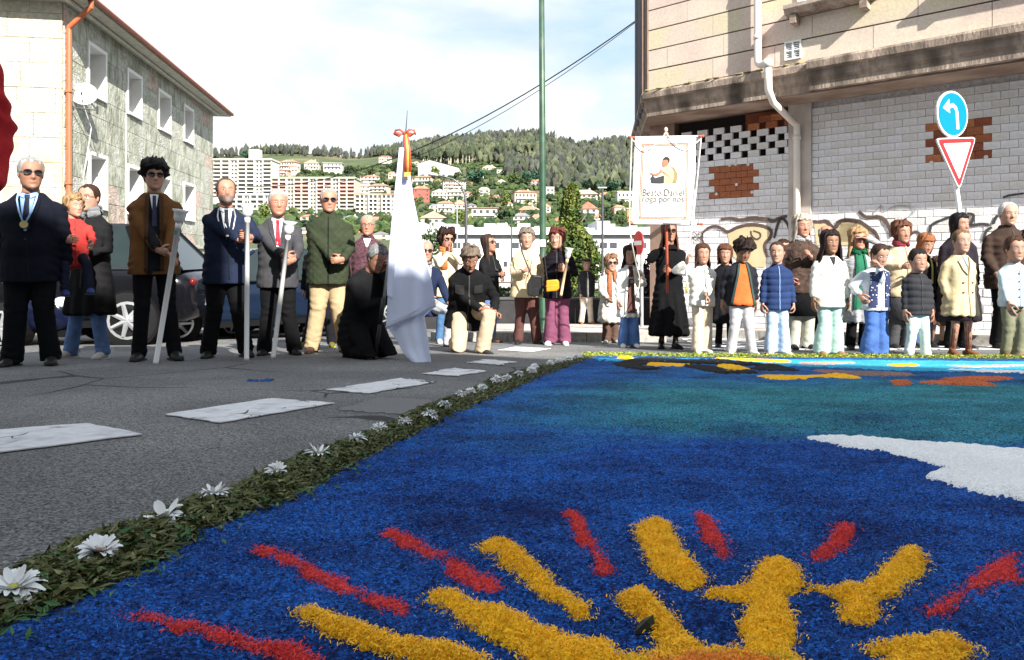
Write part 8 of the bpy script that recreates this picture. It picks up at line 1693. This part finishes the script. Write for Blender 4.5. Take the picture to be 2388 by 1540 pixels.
def text(body, s0, t0, s1, name, m, par, at_fn, size=None, italic=0):
    cu = bpy.data.curves.new('t', 'FONT'); cu.body = body; cu.size = 1; to = bpy.data.objects.new('t', cu); COL.objects.link(to); bpy.context.view_layer.update(); me = bpy.data.meshes.new_from_object(to.evaluated_get(bpy.context.evaluated_depsgraph_get())); bpy.data.objects.remove(to)
    xs_ = [v.co.x for v in me.vertices]; w = max(xs_)-min(xs_); x0 = min(xs_)
    mb = MB(); mb.add([at_fn(s0+(v.co.x-x0)/w*(s1-s0), v.co.y/w*(s1-s0)) for v in me.vertices], [tuple(p.vertices) for p in me.polygons]); mb.obj(name, m, par); bpy.data.meshes.remove(me)
asp = 142/204
text('Beato Daniel', .17, .67, .83, 'lettering', letter, BN, lambda s, y: bp_(s, .675-y*asp*1.25, .005)); text('roga por nós', .17, .74, .83, 'lettering', letter, BN, lambda s, y: bp_(s, .748-y*asp*1.25, .005))
redw = mat('red_brown_pole', (.42, .09, .045), rough=.45, var=.15, vscale=8); cordm = mat('cream_cord', (.72, .68, .60), rough=.8, var=.25, vscale=150)
mb = MB(); mb.tube([P(1557, 684, 8.12), P(1554, 520, 8.12), P(1553, 312, 8.08)], .0165, 12); mb.obj('pole', redw, BN, smooth=True)
mb = MB(); mb.ell(P(1553, 303, 8.08), (.022, .022, .03), 12, 8); mb.ell(P(1553, 312, 8.08), (.028, .028, .012), 12, 6); mb.obj('finial', mat('cream_knob', (.66, .58, .45), rough=.4), BN, smooth=True)
for v0, v1, ul, ur in ((321, 318, 1470, 1639), (521, 523, 1466, 1636)):
    a = P(ul, v0, BD+.005); b_ = P(ur, v1, BD+.005); mb = MB(); mb.tube([a, b_], .010, 8); mb.obj('crossbar', bw, BN); 
    for q, w_ in ((a, 1), (b_, -1)): mb = MB(); mb.tube([q, q+(b_-a).normalized()*w_*.055], .013, 8); mb.ell(q, (.02, .017, .017), 8, 6); mb.obj('bar_end', redw, BN, smooth=True)
def cord(pts, r=.007, nm='cord'): mb = MB(); mb.tube([P(u, v, d) for u, v, d in smooth(pts, 4)], r, 6); mb.obj(nm, cordm, BN, smooth=True)
for sx in (-1, 1): cord([(1553, 310, BD-.01), (1553+sx*22, 335, BD-.02), (1553+sx*48, 350, BD-.02), (1553+sx*80, 325+ (0), BD-.01)], .006)
cord([(1473, 322, BD-.01), (1470, 420, BD-.02), (1468, 520, BD-.02), (1474, 570, BD), (1484, 620, 8.3), (1492, 655, 8.45), (1485, 690, 8.47)]); cord([(1635, 322, BD-.01), (1625, 430, BD-.02), (1614, 530, BD-.05), (1603, 590, 7.7), (1600, 612, 7.58), (1602, 668, 7.58)])
mb = MB(); q = P(1602, 668, 7.58); mb.tube([q, q-Vector((0, 0, .015)), q-Vector((0, 0, .07))], [.010, .016, .018], 10); mb.obj('tassel', fringe, BN, smooth=True)
# bags
leather = mat('black_leather', (.015, .015, .016), rough=.35, var=.3, vscale=20, bump=.4, bscale=18); oleather = mat('orange_leather', (.60, .24, .015), rough=.4, var=.15, vscale=10)
d = 9.22; T = root('handbag', 'slouchy black shoulder bag hanging at the beige anorak', 'handbag', P(1247, 690, d))
mb = MB(); pts = [(1240, 640), (1266, 644), (1268, 668), (1262, 688), (1246, 694), (1230, 688), (1228, 664)]; mb.prism([P(u, v, d) for u, v in pts][::-1], [P(u, v, d-.10) for u, v in pts][::-1]); o = mb.obj('bag', leather, T, smooth=False); bv_ = o.modifiers.new('b', 'BEVEL'); bv_.width = .02; bv_.segments = 3
mb = MB(); mb.tube([P(1211, 560, 9.38), P(1218, 590, 9.28), P(1232, 625, 9.2), P(1240, 645, 9.17)], .010, 6); mb.obj('strap', leather, T)
d = 9.05; T = root('handbag', 'small boxy orange handbag at the hip of the plum trousers', 'handbag', P(1287, 672, d))
mb = MB(); pts = [(1274, 654), (1300, 652), (1304, 658), (1304, 674), (1298, 679), (1274, 681)]; mb.prism([P(u, v, d) for u, v in pts][::-1], [P(u, v, d-.09) for u, v in pts][::-1]); o = mb.obj('bag', oleather, T); bv_ = o.modifiers.new('b', 'BEVEL'); bv_.width = .015; bv_.segments = 3
mb = MB(); mb.tube([P(1273, 668, d-.093), P(1301, 666, d-.093)], .003, 4); mb.obj('zip', fringe, T); mb = MB(); mb.tube([P(1276, 654, d-.04), P(1270, 600, d+.0), P(1276, 560, d+.1)], .006, 6); mb.obj('strap', leather, T)
# sweatshirt lettering
k = i18['k']; kw = i18['kw']; pl = i18['pel']
text('ANGE', -.07, 0, .07, 'lettering', cloth((.62, .58, .54), bump=0), i18['T'], lambda x, y: (pl+Vector((x*kw, -.17*kw, (.335+y*1.2)*k))) if False else tuple(Vector((x*kw, -.205*k, .93*k+(.30+y*1.1)*k))+i18['T'].location)); 
text('23', -.025, 0, .025, 'lettering', cloth((.62, .58, .54), bump=0), i18['T'], lambda x, y: tuple(Vector((x*kw, -.205*k, .93*k+(.235+y*1.1)*k))+i18['T'].location))
